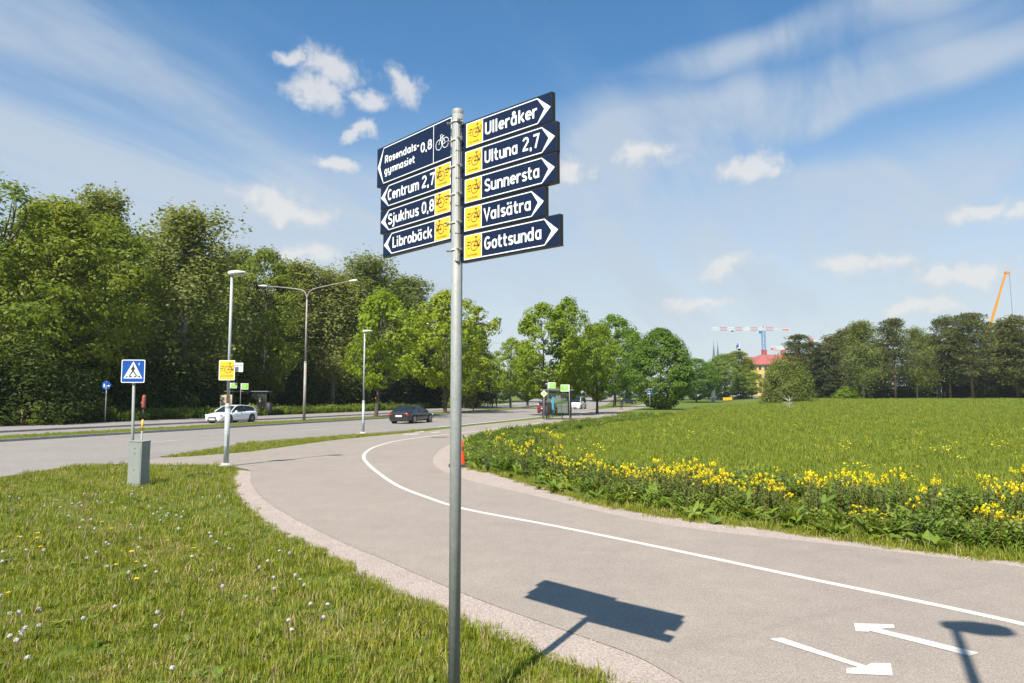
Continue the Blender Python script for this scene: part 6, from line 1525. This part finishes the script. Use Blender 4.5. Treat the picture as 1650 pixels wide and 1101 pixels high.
# ------------------------------------------------------------------ vehicles and people
def carpaint(name, c, metal=.0, rough=.28):
    m = surf(name, c, None, rough, metal=metal, coat=.7); return m
M['tyre'] = surf('tyre_rubber', (.018, .018, .018), None, .8); M['rim'] = surf('wheel_rim', (.38, .38, .39), None, .35, metal=.7); M['rim_dark'] = surf('dark_wheel_rim', (.05, .05, .055), None, .4, metal=.5)
M['carglass'] = surf('car_window', (.012, .016, .018), None, .08, spec=.6); M['redlens'] = surf('tail_light', (.45, .012, .015), None, .2, coat=.5); M['headlens'] = surf('head_light', (.55, .57, .6), None, .12, coat=.6); M['plate'] = surf('number_plate', (.75, .75, .74), None, .5); M['trim'] = surf('black_trim', (.02, .02, .02), None, .5)
def car(name, label, x, y, dirv, L_, W, H, paint, kind='saloon', rim='rim', group=None, detail=True):
    """x forward in local space, built from cross sections"""
    o = empty(name, ground(x, y, .016), math.atan2(dirv.y, dirv.x), label, 'van' if kind == 'van' else 'car', group)
    w = W / 2; belt = H * (.62 if kind != 'van' else .55); hb = .17
    if kind == 'van':
        prof = [(-.5, .90, .96), (-.49, .98, 1.0), (-.2, 1, 1.0), (.1, 1, 1.0), (.30, 1, .98), (.40, .98, .98), (.47, .93, .85), (.5, .80, .66)]
    else:
        prof = [(-.5, .84, .80), (-.485, .93, .98), (-.44, .97, 1.03), (-.3, 1, 1.04), (-.1, 1, 1.02), (.12, 1, 1.0), (.25, .99, .95), (.36, .97, .88), (.44, .92, .79), (.485, .82, .68), (.5, .70, .55)]
    rings = []
    for f, kw, kb in prof:
        X = f * L_; ww = w * kw; zb = belt * kb
        rings.append([(X, -ww * .88, hb), (X, -ww * .98, hb + .12), (X, -ww, belt * .55), (X, -ww * .985, zb * .86), (X, -ww * .90, zb * .985), (X, -ww * .45, zb * 1.012), (X, 0, zb * 1.02), (X, ww * .45, zb * 1.012), (X, ww * .90, zb * .985), (X, ww * .985, zb * .86), (X, ww, belt * .55), (X, ww * .98, hb + .12), (X, ww * .88, hb)])
    MB().loft(rings).build('body', paint, o)
    # cabin: stations along the length, glass below and painted roof on top
    if kind == 'van': C = [(-.488, .02), (-.483, .5), (-.475, .93), (-.40, 1), (0, 1), (.17, .99), (.25, .88), (.33, .5), (.41, .0)]; roofs = (2, 5)
    elif kind == 'estate': C = [(-.475, .02), (-.45, .35), (-.40, .70), (-.31, .88), (-.12, 1), (.0, .98), (.07, .86), (.15, .48), (.24, .0)]; roofs = (2, 6)
    else: C = [(-.42, .02), (-.36, .28), (-.28, .62), (-.20, .86), (-.09, .99), (.02, .99), (.08, .86), (.16, .45), (.24, .0)]; roofs = (3, 6)
    zb = belt * 1.0; rg_ = []
    for f, q in C:
        z = zb + (H - zb) * q; X = f * L_; wb = w * (.93 - .10 * abs(f)); wt = wb - w * .27 * q if kind != 'van' else wb - w * .10 * q
        rg_.append([(X, -wb, zb - .03), (X, -(wb + wt) / 2 - .012, zb + (z - zb) * .5), (X, -wt, z - .045 * q), (X, -wt * .6, z - .008), (X, wt * .6, z - .008), (X, wt, z - .045 * q), (X, (wb + wt) / 2 + .012, zb + (z - zb) * .5), (X, wb, zb - .03)])
    gl_, rf_ = MB(), MB()
    for i in range(len(C) - 1):
        a, b = rg_[i], rg_[i + 1]
        for k in range(7):
            q = [a[k], a[k + 1], b[k + 1], b[k]]; roofq = 2 <= k <= 4 and roofs[0] <= i < roofs[1]; (rf_ if roofq else gl_).add(q, [(0, 1, 2, 3)], 0, True)
    gl_.build('windows', M['carglass'], o); rf_.build('roof', paint, o)
    for k in (2, 5):
        pil = MB().tube([Vector(r[k]) for r in rg_], .035, 6).build('roof_rail', paint, o)
        km = 1 if k == 2 else 6; kb = 0 if k == 2 else 7; mi_ = 4
        MB().tube([Vector(rg_[mi_][kb]), Vector(rg_[mi_][km]), Vector(rg_[mi_][k])], .032, 6).build('pillar', M['trim'], o)
        if kind != 'van':
            r0 = rg_[1 if kind == 'estate' else 2]; r1 = rg_[3]
            MB().loft([[Vector(r0[kb]), Vector(r0[km]), Vector(r0[k])], [Vector(r0[kb]) + Vector((.16, 0, 0)), Vector(r0[km]) + Vector((.2, 0, .02)), Vector(r1[k])]], 0, False).build('pillar', paint, o)
    # wheels
    for sx in (.30, -.31):
        for sy in (-1, 1):
            r = .325 if kind != 'van' else .34; c = Vector((sx * L_, sy * (w - .10), r))
            MB().tube([c + Vector((0, -sy * .10, 0)), c + Vector((0, sy * .108, 0))], r + .045, 20).build('wheel_arch', M['trim'], o)
            wh = MB().tube([c + Vector((0, -sy * .09, 0)), c + Vector((0, sy * .085, 0)), c + Vector((0, sy * .118, 0))], [r, r, r * .93], 20).build('wheel', M['tyre'], o)
            rm = MB().tube([c + Vector((0, sy * .117, 0)), c + Vector((0, sy * .126, 0))], [r * .70, r * .66], 18).build('rim', M[rim], wh)
            if detail:
                for k in range(5):
                    a = k * 1.2566; MB().box((c.x + math.cos(a) * r * .38, c.y + sy * .129, c.z + math.sin(a) * r * .38), (r * .16, .01, r * .5), 0, rot=Matrix.Rotation(-(a - math.pi / 2), 3, 'Y')).build('spoke', M['rim'], wh)
    zl = belt * .80
    for sy in (-1, 1):
        MB().box((-.487 * L_, sy * w * .70, zl), (.10, w * .42, .14), 0, sy * .22).build('tail_light', M['redlens'], o)
        MB().box((.462 * L_, sy * w * .66, zl * .90), (.16, w * .40, .13), 0, -sy * .38).build('headlight', M['headlens'], o)
        MB().box((.14 * L_, sy * (w + .07), belt * 1.03), (.12, .18, .12)).build('mirror', paint, o)
        if detail: MB().box((-.02 * L_, sy * (w * .998), belt * .88), (.18, .03, .03)).build('door_handle', M['trim'], o)
    MB().box((-.501 * L_, 0, belt * .66), (.02, .52, .12)).build('number_plate', M['plate'], o); MB().box((.506 * L_, 0, belt * .36), (.03, .52, .11)).build('number_plate', M['plate'], o)
    MB().box((.4965 * L_, 0, belt * .47), (.06, W * .42, .15)).build('grille', M['trim'], o); MB().box((-.499 * L_, 0, .27), (.05, W * .66, .12)).build('bumper_trim', M['trim'], o); MB().box((.497 * L_, 0, .25), (.07, W * .56, .10)).build('air_intake', M['trim'], o)
    return o
P_W = carpaint('white_car_paint', (.78, .78, .78)); P_D = carpaint('dark_bronze_paint', (.035, .033, .030), .45, .25); P_S = carpaint('silver_paint', (.45, .46, .47), .6); P_R = carpaint('dark_red_paint', (.16, .02, .02), .1)
ux = Vector((U.x, U.y, 0))
sw = s_for(374, 19.5); xw, yw = st(sw, 19.5); car('parked_car', 'white estate car on the far carriageway by the bus stop', xw, yw, -ux, 4.30, 1.72, 1.38, P_W, 'estate', 'rim_dark')
sd_ = s_for(665, 5.7); xd, yd = st(sd_, 5.7); car('saloon_car', 'dark bronze saloon driving away on the main road', xd, yd, ux, 4.60, 1.78, 1.40, P_D, 'saloon')
sv = s_for(931, 3.0); xv, yv = st(sv, 3.0); car('delivery_van', 'white van coming along the road behind the glass shelter', xv, yv, -ux, 5.0, 1.95, 2.05, P_W, 'van')
se = s_for(866, 3.4); xe, ye = st(se + 6, 3.4); car('small_car', 'dark red car mostly hidden left of the glass shelter', xe, ye, ux, 4.1, 1.75, 1.45, P_R, 'estate', detail=False)
for px, yy, pt, lab, kd in ((1160, 242, P_W, 'white car parked below the far trees left of the orange barrier', 'estate'), (1207, 236, P_S, 'silver car parked just left of the willow bush', 'saloon'), (1198, 246, P_W, 'white van parked before the light green tree by the yellow building', 'van'), (1012, 190, P_D, 'dark car far down the road behind the cyclist', 'estate')):
    xx = at(px, HOR, yy).x; car('parked_car', lab, xx, yy, Vector((1, .15, 0)), 4.4, 1.8, 1.5 if kd != 'van' else 2.1, pt, kd, group=None, detail=False)

# --- people: one skinned surface each
def person_mesh(joints, edges, radii, name, mats, pick):
    me = bpy.data.meshes.new(name); me.from_pydata(joints, edges, []); ob = bpy.data.objects.new(name, me); col.objects.link(ob)
    sk = ob.modifiers.new('skin', 'SKIN'); sk.use_smooth_shade = True
    for i, r in enumerate(radii): me.skin_vertices[0].data[i].radius = (r, r) if not isinstance(r, tuple) else r
    for i in range(len(joints)): me.skin_vertices[0].data[i].use_root = (i == 0)
    sb = ob.modifiers.new('sub', 'SUBSURF'); sb.levels = 2; sb.render_levels = 2
    dg = bpy.context.evaluated_depsgraph_get(); out = bpy.data.meshes.new_from_object(ob.evaluated_get(dg)); out.name = name
    bpy.data.objects.remove(ob)
    out.materials.clear()
    for m in mats: out.materials.append(m)
    for p in out.polygons: p.material_index = pick(p.center); p.use_smooth = True
    return out
M['skin'] = surf('skin', (.52, .32, .24), None, .55)
def cloth(n, c): return surf(n, c, tuple(q * .8 for q in c), .85, 9)
def person(name, label, loc, rz, cols, pose='stand', H=1.74, hair=(.12, .07, .04), group=None):
    k = H / 1.74
    st_ = {'stand': ((.10, 0, .02), (.09, -.10, .02), .0), 'walk': ((.09, -.30, .06), (.09, .26, .03), .12), 'ride': ((.10, -.30, .30), (.10, -.08, .10), .5)}[pose]
    fa, fb, ln = st_
    if pose == 'ride':   # seated, leaning to the handlebar, local -y forward
        J = [(0, .12, .98), (0, .02, 1.22), (0, -.12, 1.45), (0, -.17, 1.53), (0, -.20, 1.62), (0, -.22, 1.74), (.10, .10, .94), (.11, -.30, .82), (.10, -.18, .42), (.10, -.32, .38), (-.10, .10, .94), (-.11, -.20, .62), (-.10, -.05, .22), (-.10, -.18, .18), (.19, -.10, 1.42), (.25, -.28, 1.20), (.22, -.50, 1.08), (.21, -.58, 1.07), (-.19, -.10, 1.42), (-.25, -.28, 1.20), (-.22, -.50, 1.08), (-.21, -.58, 1.07)]
    else:
        s_ = 1 if pose == 'walk' else 0
        J = [(0, 0, .93), (0, 0, 1.16), (0, -.01, 1.40), (0, -.01, 1.49), (0, -.02, 1.58), (0, -.02, 1.70), (.09, 0, .88), (.10, fa[1] * .35 - .04 * s_, .49), (.10, fa[1], .09), (.10, fa[1] - .14, .04), (-.09, 0, .88), (-.10, fb[1] * .45 - .02, .48), (-.10, fb[1], .10), (-.10, fb[1] - .13, .04), (.19, 0, 1.39), (.24, .06 * s_, 1.12), (.25, -.06 - .08 * s_, .88), (.25, -.09 - .09 * s_, .79), (-.19, 0, 1.39), (-.24, -.02, 1.12), (-.25, -.10 + .16 * s_, .88), (-.25, -.12 + .18 * s_, .79)]
    E_ = [(0, 1), (1, 2), (2, 3), (3, 4), (4, 5), (0, 6), (6, 7), (7, 8), (8, 9), (0, 10), (10, 11), (11, 12), (12, 13), (2, 14), (14, 15), (15, 16), (16, 17), (2, 18), (18, 19), (19, 20), (20, 21)]
    Rr = [(.15, .11), (.145, .10), (.15, .10), .058, .085, .092, .095, .068, .048, .038, .095, .068, .048, .038, .062, .046, .036, .034, .062, .046, .036, .034]
    J = [tuple(a * k for a in p) for p in J]; Rr = [tuple(a * k for a in r) if isinstance(r, tuple) else r * k for r in Rr]
    hipz, neckz = J[0][2], J[3][2]
    mats = [M['skin'], cloth(name + '_top', cols[0]), cloth(name + '_trousers', cols[1]), M['black']]
    def pick(c):
        if c.z > neckz - .02: return 0
        if abs(c.x) > .2 * k and c.z < J[17][2] + .05: return 0
        if pose != 'ride' and c.z < .09 * k: return 3
        if pose == 'ride': return 1 if (c.z > 1.02 * k or abs(c.x) > .16 * k) else (2 if c.z > .25 else 3)
        return 1 if c.z > hipz - .02 * k else 2
    o = empty('person', loc, rz, label, 'person', group)
    link('body', person_mesh(J, E_, Rr, 'body', mats, pick), o)
    hd = Vector(J[5]); hm = MB(); hm.lathe([(.0, .135), (.06, .12), (.098, .06), (.105, 0), (.10, -.05), (.075, -.09)], 12, 0, (hd.x, hd.y + .014, hd.z)); hm.build('hair', surf(name + '_hair', hair, None, .7), o)
    return o
for px, lab, c, hr_, hh in ((786, 'person in white top and pale trousers, leftmost of three walkers', ((.75, .73, .72), (.62, .60, .57)), (.55, .40, .2), 1.78), (793.5, 'person in white top and dark trousers between two walkers', ((.80, .78, .78), (.03, .04, .07)), (.3, .18, .08), 1.62), (800, 'person in grey top and dark trousers, rightmost of three walkers', ((.28, .30, .33), (.05, .05, .07)), (.1, .06, .04), 1.72)):
    yy = 136; xx = at(px, HOR, yy).x; person('walker', lab, ground(xx, yy, .115), R(170), c, 'walk', hh, hr_, 'walkers on the far pavement')
sxx = at(419, HOR, 72.6); person('waiting', 'person in dark clothes waiting in the poster shelter', ground(sxx.x, 72.6, .115), .3, ((.02, .02, .025), (.02, .02, .02)), 'stand', 1.72)
# cyclist
cy_ = at(1001, HOR, 112); cz = ground(cy_.x, 112, .012); rz_ = R(8)
person('rider', 'cyclist in dark clothes with fair hair riding towards the viewer', cz, rz_, ((.03, .03, .04), (.05, .04, .05)), 'ride', 1.74, (.55, .40, .2))
bk_ = empty('bicycle', cz, rz_, 'dark bicycle under the cyclist on the far path', 'bicycle')
for yy in (.52, -.52):
    wv = MB(); wv.tube([(0, yy + .34 * math.cos(a), .35 + .34 * math.sin(a)) for a in np.linspace(0, 6.283, 25)], .018, 6, caps=False); wv.build('wheel', M['tyre'], bk_)
MB().tube([(0, .52, .35), (0, .05, .30), (0, -.40, .85), (0, .18, .78), (0, .05, .30)], .018, 6).tube([(0, .52, .35), (0, .18, .78), (0, .2, .93)], .015, 6).tube([(0, -.52, .35), (0, -.40, .85), (0, -.42, 1.02)], .018, 6).build('frame', M['trim'], bk_)
MB().tube([(-.26, -.5, 1.04), (-.2, -.44, 1.04), (.2, -.44, 1.04), (.26, -.5, 1.04)], .014, 6).build('handlebar', M['rim'], bk_); MB().box((0, .22, .95), (.16, .26, .06)).build('saddle', M['trim'], bk_)
# ------------------------------------------------------------------ far town: church, cranes, buildings
M['ochre'] = surf('ochre_plaster', (.72, .47, .17), (.66, .42, .14), .85, 2); M['redroof'] = surf('red_sheet_roof', (.34, .095, .085), (.30, .085, .075), .6, 1.5); M['stonetrim'] = surf('pale_trim', (.62, .55, .45), None, .8); M['window'] = surf('far_window', (.05, .06, .07), None, .15, spec=.6)
M['churchbrick'] = surf('dark_church_brick', (.14, .095, .085), (.11, .08, .075), .9, .3); M['copper'] = surf('dark_copper_roof', (.055, .075, .085), (.07, .09, .10), .7, .3); M['crane_r'] = surf('crane_red', (.55, .07, .05), None, .6); M['crane_w'] = surf('crane_white', (.70, .70, .70), None, .6); M['crane_b'] = surf('crane_blue', (.02, .15, .38), None, .6); M['crane_y'] = surf('crane_yellow', (.58, .25, .03), (.52, .22, .025), .5, 2)
# twin spired cathedral
yc = 1500.0; ox = at(1155, HOR, yc).x
ch_ = empty('cathedral', ground(ox, yc), 0, 'far cathedral with two slender dark spires above the trees', 'church')
pxm = yc / F_PX
for k in (-1, 1):
    cx = k * 3.6 * pxm * .9; w = 6.2 * pxm / 2
    zt_ = z_at(584, 0, yc); MB().box((cx, 0, zt_ / 2), (w * 2, w * 2, zt_)).build('tower', M['churchbrick'], ch_)
    sp2 = MB(); zs_ = z_at(566, 0, yc); zz = z_at(556.5, 0, yc)
    sp2.lathe([(w * 1.25, 0), (w * .62, (zs_ - zt_) * .55), (w * .42, zs_ - zt_), (0.3, zz - zt_)], 8, 0, (cx, 0, zt_)); s1 = sp2.build('spire', M['copper'], ch_)
    MB().tube([(cx, 0, zz - 1), (cx, 0, zz + 6)], .35, 6).build('finial', M['copper'], s1)
    for q in (-1, 1): MB().box((cx + q * w * .4, -w - .2, zt_ * .82), (w * .35, .5, zt_ * .14)).build('window', M['window'], ch_)
MB().box((0, 40, z_at(608, 0, yc) / 2), (14 * pxm, 80, z_at(608, 0, yc))).build('nave', M['churchbrick'], ch_)
# tower crane with level jib
ycr = 640.0; xm = at(1233, HOR, ycr).x; g0 = ground(xm, ycr)
cr = empty('tower_crane', g0, 0, 'blue-masted tower crane with long red and white jib', 'crane')
def lattice(a, b, w, n, mat, parent, name, r=.16, tri=False):
    a = Vector(a); b = Vector(b); d = (b - a).normalized(); u_ = d.orthogonal().normalized() if abs(d.z) < .9 else Vector((1, 0, 0)); v_ = d.cross(u_)
    if abs(d.z) < .9: u_ = Vector((0, 0, 1)); v_ = d.cross(u_)
    C = [u_ * w / 2 + v_ * w / 2, u_ * w / 2 - v_ * w / 2, -u_ * w / 2 - v_ * w / 2, -u_ * w / 2 + v_ * w / 2]
    mb = MB()
    for c in C: mb.tube([a + c, b + c], r, 4, caps=False)
    for i in range(n):
        p = a.lerp(b, i / n); q = a.lerp(b, (i + 1) / n)
        for j in range(4): mb.tube([p + C[j], q + C[(j + 1) % 4]] if i % 2 else [p + C[(j + 1) % 4], q + C[j]], r * .6, 3, caps=False)
    return mb.build(name, mat, parent)
k_ = ycr / F_PX; ztop = z_at(533, xm, ycr) - g0.z; lattice((0, 0, 0), (0, 0, ztop), 2.6, 26, M['crane_b'], cr, 'mast', .2)
xl, xr_ = (1150 - 1233) * k_, (1276 - 1233) * k_; seg_ = np.linspace(xl, 16 * k_, 9)
for i in range(8): lattice((seg_[i], 0, ztop + 1.6), (seg_[i + 1], 0, ztop + 1.6), 2.6, 5, M['crane_r'] if i % 2 else M['crane_w'], cr, 'jib_section', .13)
lattice((16 * k_, 0, ztop + 1.2), (xr_, 0, ztop + 1.2), 1.6, 5, M['crane_w'], cr, 'counter_jib', .13)
MB().box((36 * k_, 0, ztop + .9), (9 * k_, 1.6, 1.4)).build('counterweight', M['crane_r'], cr); MB().box((-2.6, 0, ztop - 1.4), (2.2, 2.0, 2.4)).build('cab', M['crane_b'], cr); MB().tube([(0, 0, ztop + 2.6), (0, 0, ztop + 4.5)], .5, 6).build('slewing_top', M['crane_r'], cr)
MB().box((-50 * k_, 0, ztop - .4), (2.0, 1.6, 1.0)).build('trolley', M['trim'], cr)
# second crane, only its counter jib over the roof
y2 = 520.0; x2 = at(1262, HOR, y2).x; c2 = empty('tower_crane', ground(x2, y2), 0, 'smaller white and red crane peeking over the red roof', 'crane'); zt2 = z_at(563, x2, y2) - ground(x2, y2).z
lattice((0, 0, 0), (0, 0, zt2), 2.0, 20, M['crane_w'], c2, 'mast', .22); lattice((-16 * y2 / F_PX, 0, zt2 + 1), (34 * y2 / F_PX, 0, zt2 + 1), 2.0, 12, M['crane_w'], c2, 'jib', .22); MB().box((-13 * y2 / F_PX, 0, zt2 + .3), (7 * y2 / F_PX, 2, 1.6)).build('counterweight', M['crane_r'], c2)
x3 = at(1310, HOR, 700).x; c3 = empty('tower_crane', ground(x3, 700), 0, 'red crane top showing between the pine crowns', 'crane'); zt3 = z_at(545, x3, 700) - ground(x3, 700).z
lattice((0, 0, 0), (0, 0, zt3), 2.6, 24, M['crane_r'], c3, 'mast', .35); lattice((0, 0, zt3 - 4), (34 * 700 / F_PX, 0, zt3 - 2), 2.4, 10, M['crane_w'], c3, 'jib', .25)
# mobile crane boom
yb = 230.0; p0 = at(1590, 640, yb); p1 = at(1597, 520, yb); p2 = at(1620.5, 440, yb); dirb = (p2 - p1).normalized(); foot = p1 + dirb * ((ground(p1.x, yb).z + 2 - p1.z) / dirb.z)
mc = empty('mobile_crane', ground(foot.x, yb), 0, 'slanting orange-yellow telescopic crane boom above the pines', 'crane'); b0_ = foot - Vector((foot.x, yb, ground(foot.x, yb).z))
def boom(a, b, w, nm):
    a = Vector(a); b = Vector(b); d = (b - a).normalized(); s_ = Vector((0, 1, 0)); t_ = d.cross(s_).normalized()
    MB().loft([[p + s_ * w * q + t_ * w * r for q, r in ((-.5, -.5), (.5, -.5), (.5, .5), (-.5, .5))] for p in (a, b)], 0, True, False).build(nm, M['crane_y'], mc)
rel = lambda p: p - Vector((foot.x, yb, ground(foot.x, yb).z)); A_, B_ = b0_, rel(p2)
boom(A_, A_.lerp(B_, .45), 0.8, 'boom_base'); boom(A_.lerp(B_, .44), A_.lerp(B_, .75), .62, 'boom_section'); boom(A_.lerp(B_, .74), B_, .48, 'boom_section')
hd_ = MB().box(tuple(B_ + Vector((.5, 0, .1))), (1.6, .7, .7)).build('boom_head', M['crane_y'], mc); MB().tube([tuple(B_ + Vector((1.2, 0, 0))), tuple(B_ + Vector((1.6, 0, -24)))], .05, 4).build('hoist_rope', M['trim'], mc)
MB().box((0, 0, 1.3), (9, 2.6, 1.6)).build('carrier', M['crane_y'], mc)
for q in (-3.2, -1.4, 1.6, 3.2):
    for s_ in (-1.1, 1.1): MB().tube([(q, s_ - .25, .55), (q, s_ + .25, .55)], .55, 14).build('wheel', M['tyre'], mc)
# yellow building with red roof
yb_ = 262.0
def building(px0, px1, eave_py, ridge_py, yy, depth, name, label, wallm, roofm, floors, cols, skew=.0, chim=True):
    a = at(px0, HOR, yy); b = at(px1, HOR, yy); W = b.x - a.x; g = ground((a.x + b.x) / 2, yy); he = z_at(eave_py, 0, yy) - g.z; hr_ = z_at(ridge_py, 0, yy) - g.z
    o = empty(name, g, skew, label, 'building'); MB().box((0, depth / 2, he / 2 - .5), (W, depth, he + 1)).build('wall', wallm, o)
    ov = .7; e = [(-W / 2 - ov, -ov, he), (W / 2 + ov, -ov, he), (W / 2 + ov, depth + ov, he), (-W / 2 - ov, depth + ov, he)]; mid = [(-W / 2 + 2.2, 2.2, he + (hr_ - he) * .62), (W / 2 - 2.2, 2.2, he + (hr_ - he) * .62), (W / 2 - 2.2, depth - 2.2, he + (hr_ - he) * .62), (-W / 2 + 2.2, depth - 2.2, he + (hr_ - he) * .62)]
    rd = [(-W / 2 + depth * .4, depth / 2 - .2, hr_), (W / 2 - depth * .4, depth / 2 - .2, hr_), (W / 2 - depth * .4, depth / 2 + .2, hr_), (-W / 2 + depth * .4, depth / 2 + .2, hr_)]
    rf = MB().loft([e, mid, rd], 0, True, False).build('roof', roofm, o)
    MB().box((0, depth / 2, he - .25), (W + .5, depth + .5, .4)).build('cornice', M['stonetrim'], o)
    if chim:
        for q in (-.22, .12, .36): MB().box((W * q, depth / 2, hr_ + .5), (1.6, 1.4, 2.6)).build('chimney', roofm, rf)
    for f in range(floors):
        z = he * (f + .55) / floors
        for c in range(cols):
            x = -W / 2 + W * (c + .5) / cols; wi = MB().box((x, -.02, z), (1.3, .12, he / floors * .5)).build('window', M['stonetrim'], o); MB().box((x, -.10, z), (1.05, .06, he / floors * .42)).build('pane', M['window'], wi)
        for c in range(2):
            y_ = depth * (c + .5) / 2; wi = MB().box((-W / 2 - .02, y_, z), (.12, 1.3, he / floors * .5)).build('window', M['stonetrim'], o); MB().box((-W / 2 - .10, y_, z), (.06, 1.05, he / floors * .42)).build('pane', M['window'], wi)
    return o
building(1218, 1318, 588, 570, 262, 13, 'town_building', 'yellow plastered building with red roof behind the willow bush', M['ochre'], M['redroof'], 4, 10, R(8))
building(1213, 1224, 592, 574, 285, 10, 'town_building', 'narrow red-roofed wing left of the yellow building', M['ochre'], M['redroof'], 4, 2, 0, False)
building(1590, 1660, 612, 600, 215, 9, 'town_house', 'pale yellow house glimpsed between the pine trunks', M['ochre'], M['redroof'], 2, 6, 0, False)
# flagpole, pylon sign, barrier
fx = at(1193, HOR, 300); fo_ = empty('flagpole', ground(fx.x, 300), 0, 'thin white flagpole with small blue flag above the skyline spruce', 'flagpole'); fz = z_at(552, fx.x, 300) - ground(fx.x, 300).z
MB().tube([(0, 0, 0), (0, 0, fz)], [.14, .06], 8).build('pole', M['white'], fo_); fl = MB(); fl.loft([[(.06, -.03, fz - .2), (.06, .03, fz - .2), (.06, .03, fz - 1.8), (.06, -.03, fz - 1.8)], [(-.8, .1, fz - .5), (-.8, .16, fz - .5), (-.8, .16, fz - 2.2), (-.8, .1, fz - 2.2)], [(-1.2, -.1, fz - 1.4), (-1.2, -.04, fz - 1.4), (-1.2, -.04, fz - 3.2), (-1.2, -.1, fz - 3.2)]]); fl.build('flag', M['blue'], fo_)
py_ = at(1149, HOR, 205); pyl = empty('pylon_sign', ground(py_.x, 205), 0, 'white pylon sign between rounded trees on the skyline', 'sign'); pz = z_at(614, py_.x, 205) - ground(py_.x, 205).z
MB().box((0, 0, pz / 2), (1.15, .35, pz)).build('panel', M['white'], pyl, .03); MB().box((0.05, -.19, pz * .62), (.9, .02, .10)).build('print_line', M['signback'], pyl); MB().box((0, -.19, pz * .12), (1.0, .02, pz * .22)).build('dark_foot', M['signback'], pyl)
bb_ = at(1172, HOR, 215)
for k in range(3):
    o = empty('road_barrier', ground(bb_.x - .9 + k * .95, 215), .1, ('left', 'middle', 'right')[k] + ' one of three orange road barriers below the far trees', 'barrier', 'orange barriers by the far road'); MB().box((0, 0, .75), (.88, .10, .9)).build('panel', M['diamond'], o); MB().box((0, 0, .12), (.9, .5, .24)).build('foot', M['trim'], o)
# far path strip and kerb under the skyline trees
strip('far_road', [Vector((at(p, HOR, 236).x, 236)) for p in (1090, 1150, 1230)], 10.0, M['walk'], .03); bpy.data.objects['far_road']['kind'] = 'structure'; bpy.data.objects['far_road']['label'] = 'pale far road below the skyline trees'
# bare twiggy bush in the meadow
tw = gp(1272, 660); to = empty('bare_bush', ground(tw.x, tw.y), 0, 'small bare pale-twigged bush in the far meadow', 'bush'); mb_ = MB(); r_ = np.random.default_rng(5)
mb_.tube([(0, 0, -.05), (.1, 0, .7), (0, 0, 1.6)], [.07, .05, .02], 5)
for k in range(16):
    a = r_.uniform(0, 6.28); z0_ = r_.uniform(.2, 1.2); L2 = r_.uniform(.5, 1.2); mb_.tube([(0, 0, z0_), (math.cos(a) * L2 * .5, math.sin(a) * L2 * .5, z0_ + .25), (math.cos(a) * L2, math.sin(a) * L2, z0_ + r_.uniform(.2, .8))], [.03, .02, .008], 4, caps=False)
mb_.build('twigs', surf('bleached_twigs', (.45, .40, .33), None, .9), to)
# ------------------------------------------------------------------ air: thin haze so that far things fade
hz = MB().box((0, 900, 70), (5200, 3400, 146)).build('haze', (lambda: None)() or M['ground'])
hz.data.materials.clear()
hm = bpy.data.materials.new('thin_air'); hm.use_nodes = True
hm.node_tree.nodes.clear()
ho_ = hm.node_tree.nodes.new('ShaderNodeOutputMaterial'); hv = hm.node_tree.nodes.new('ShaderNodeVolumePrincipled')
hv.inputs['Color'].default_value = (0.80, 0.88, 1.0, 1); hv.inputs['Density'].default_value = 0.00014; hv.inputs['Anisotropy'].default_value = 0.2
hm.node_tree.links.new(hv.outputs[0], ho_.inputs['Volume'])
hz.data.materials.append(hm)
tag(hz, 'thin bluish summer haze over the whole place', None, None, 'stuff')
sc.cycles.volume_bounces = 1
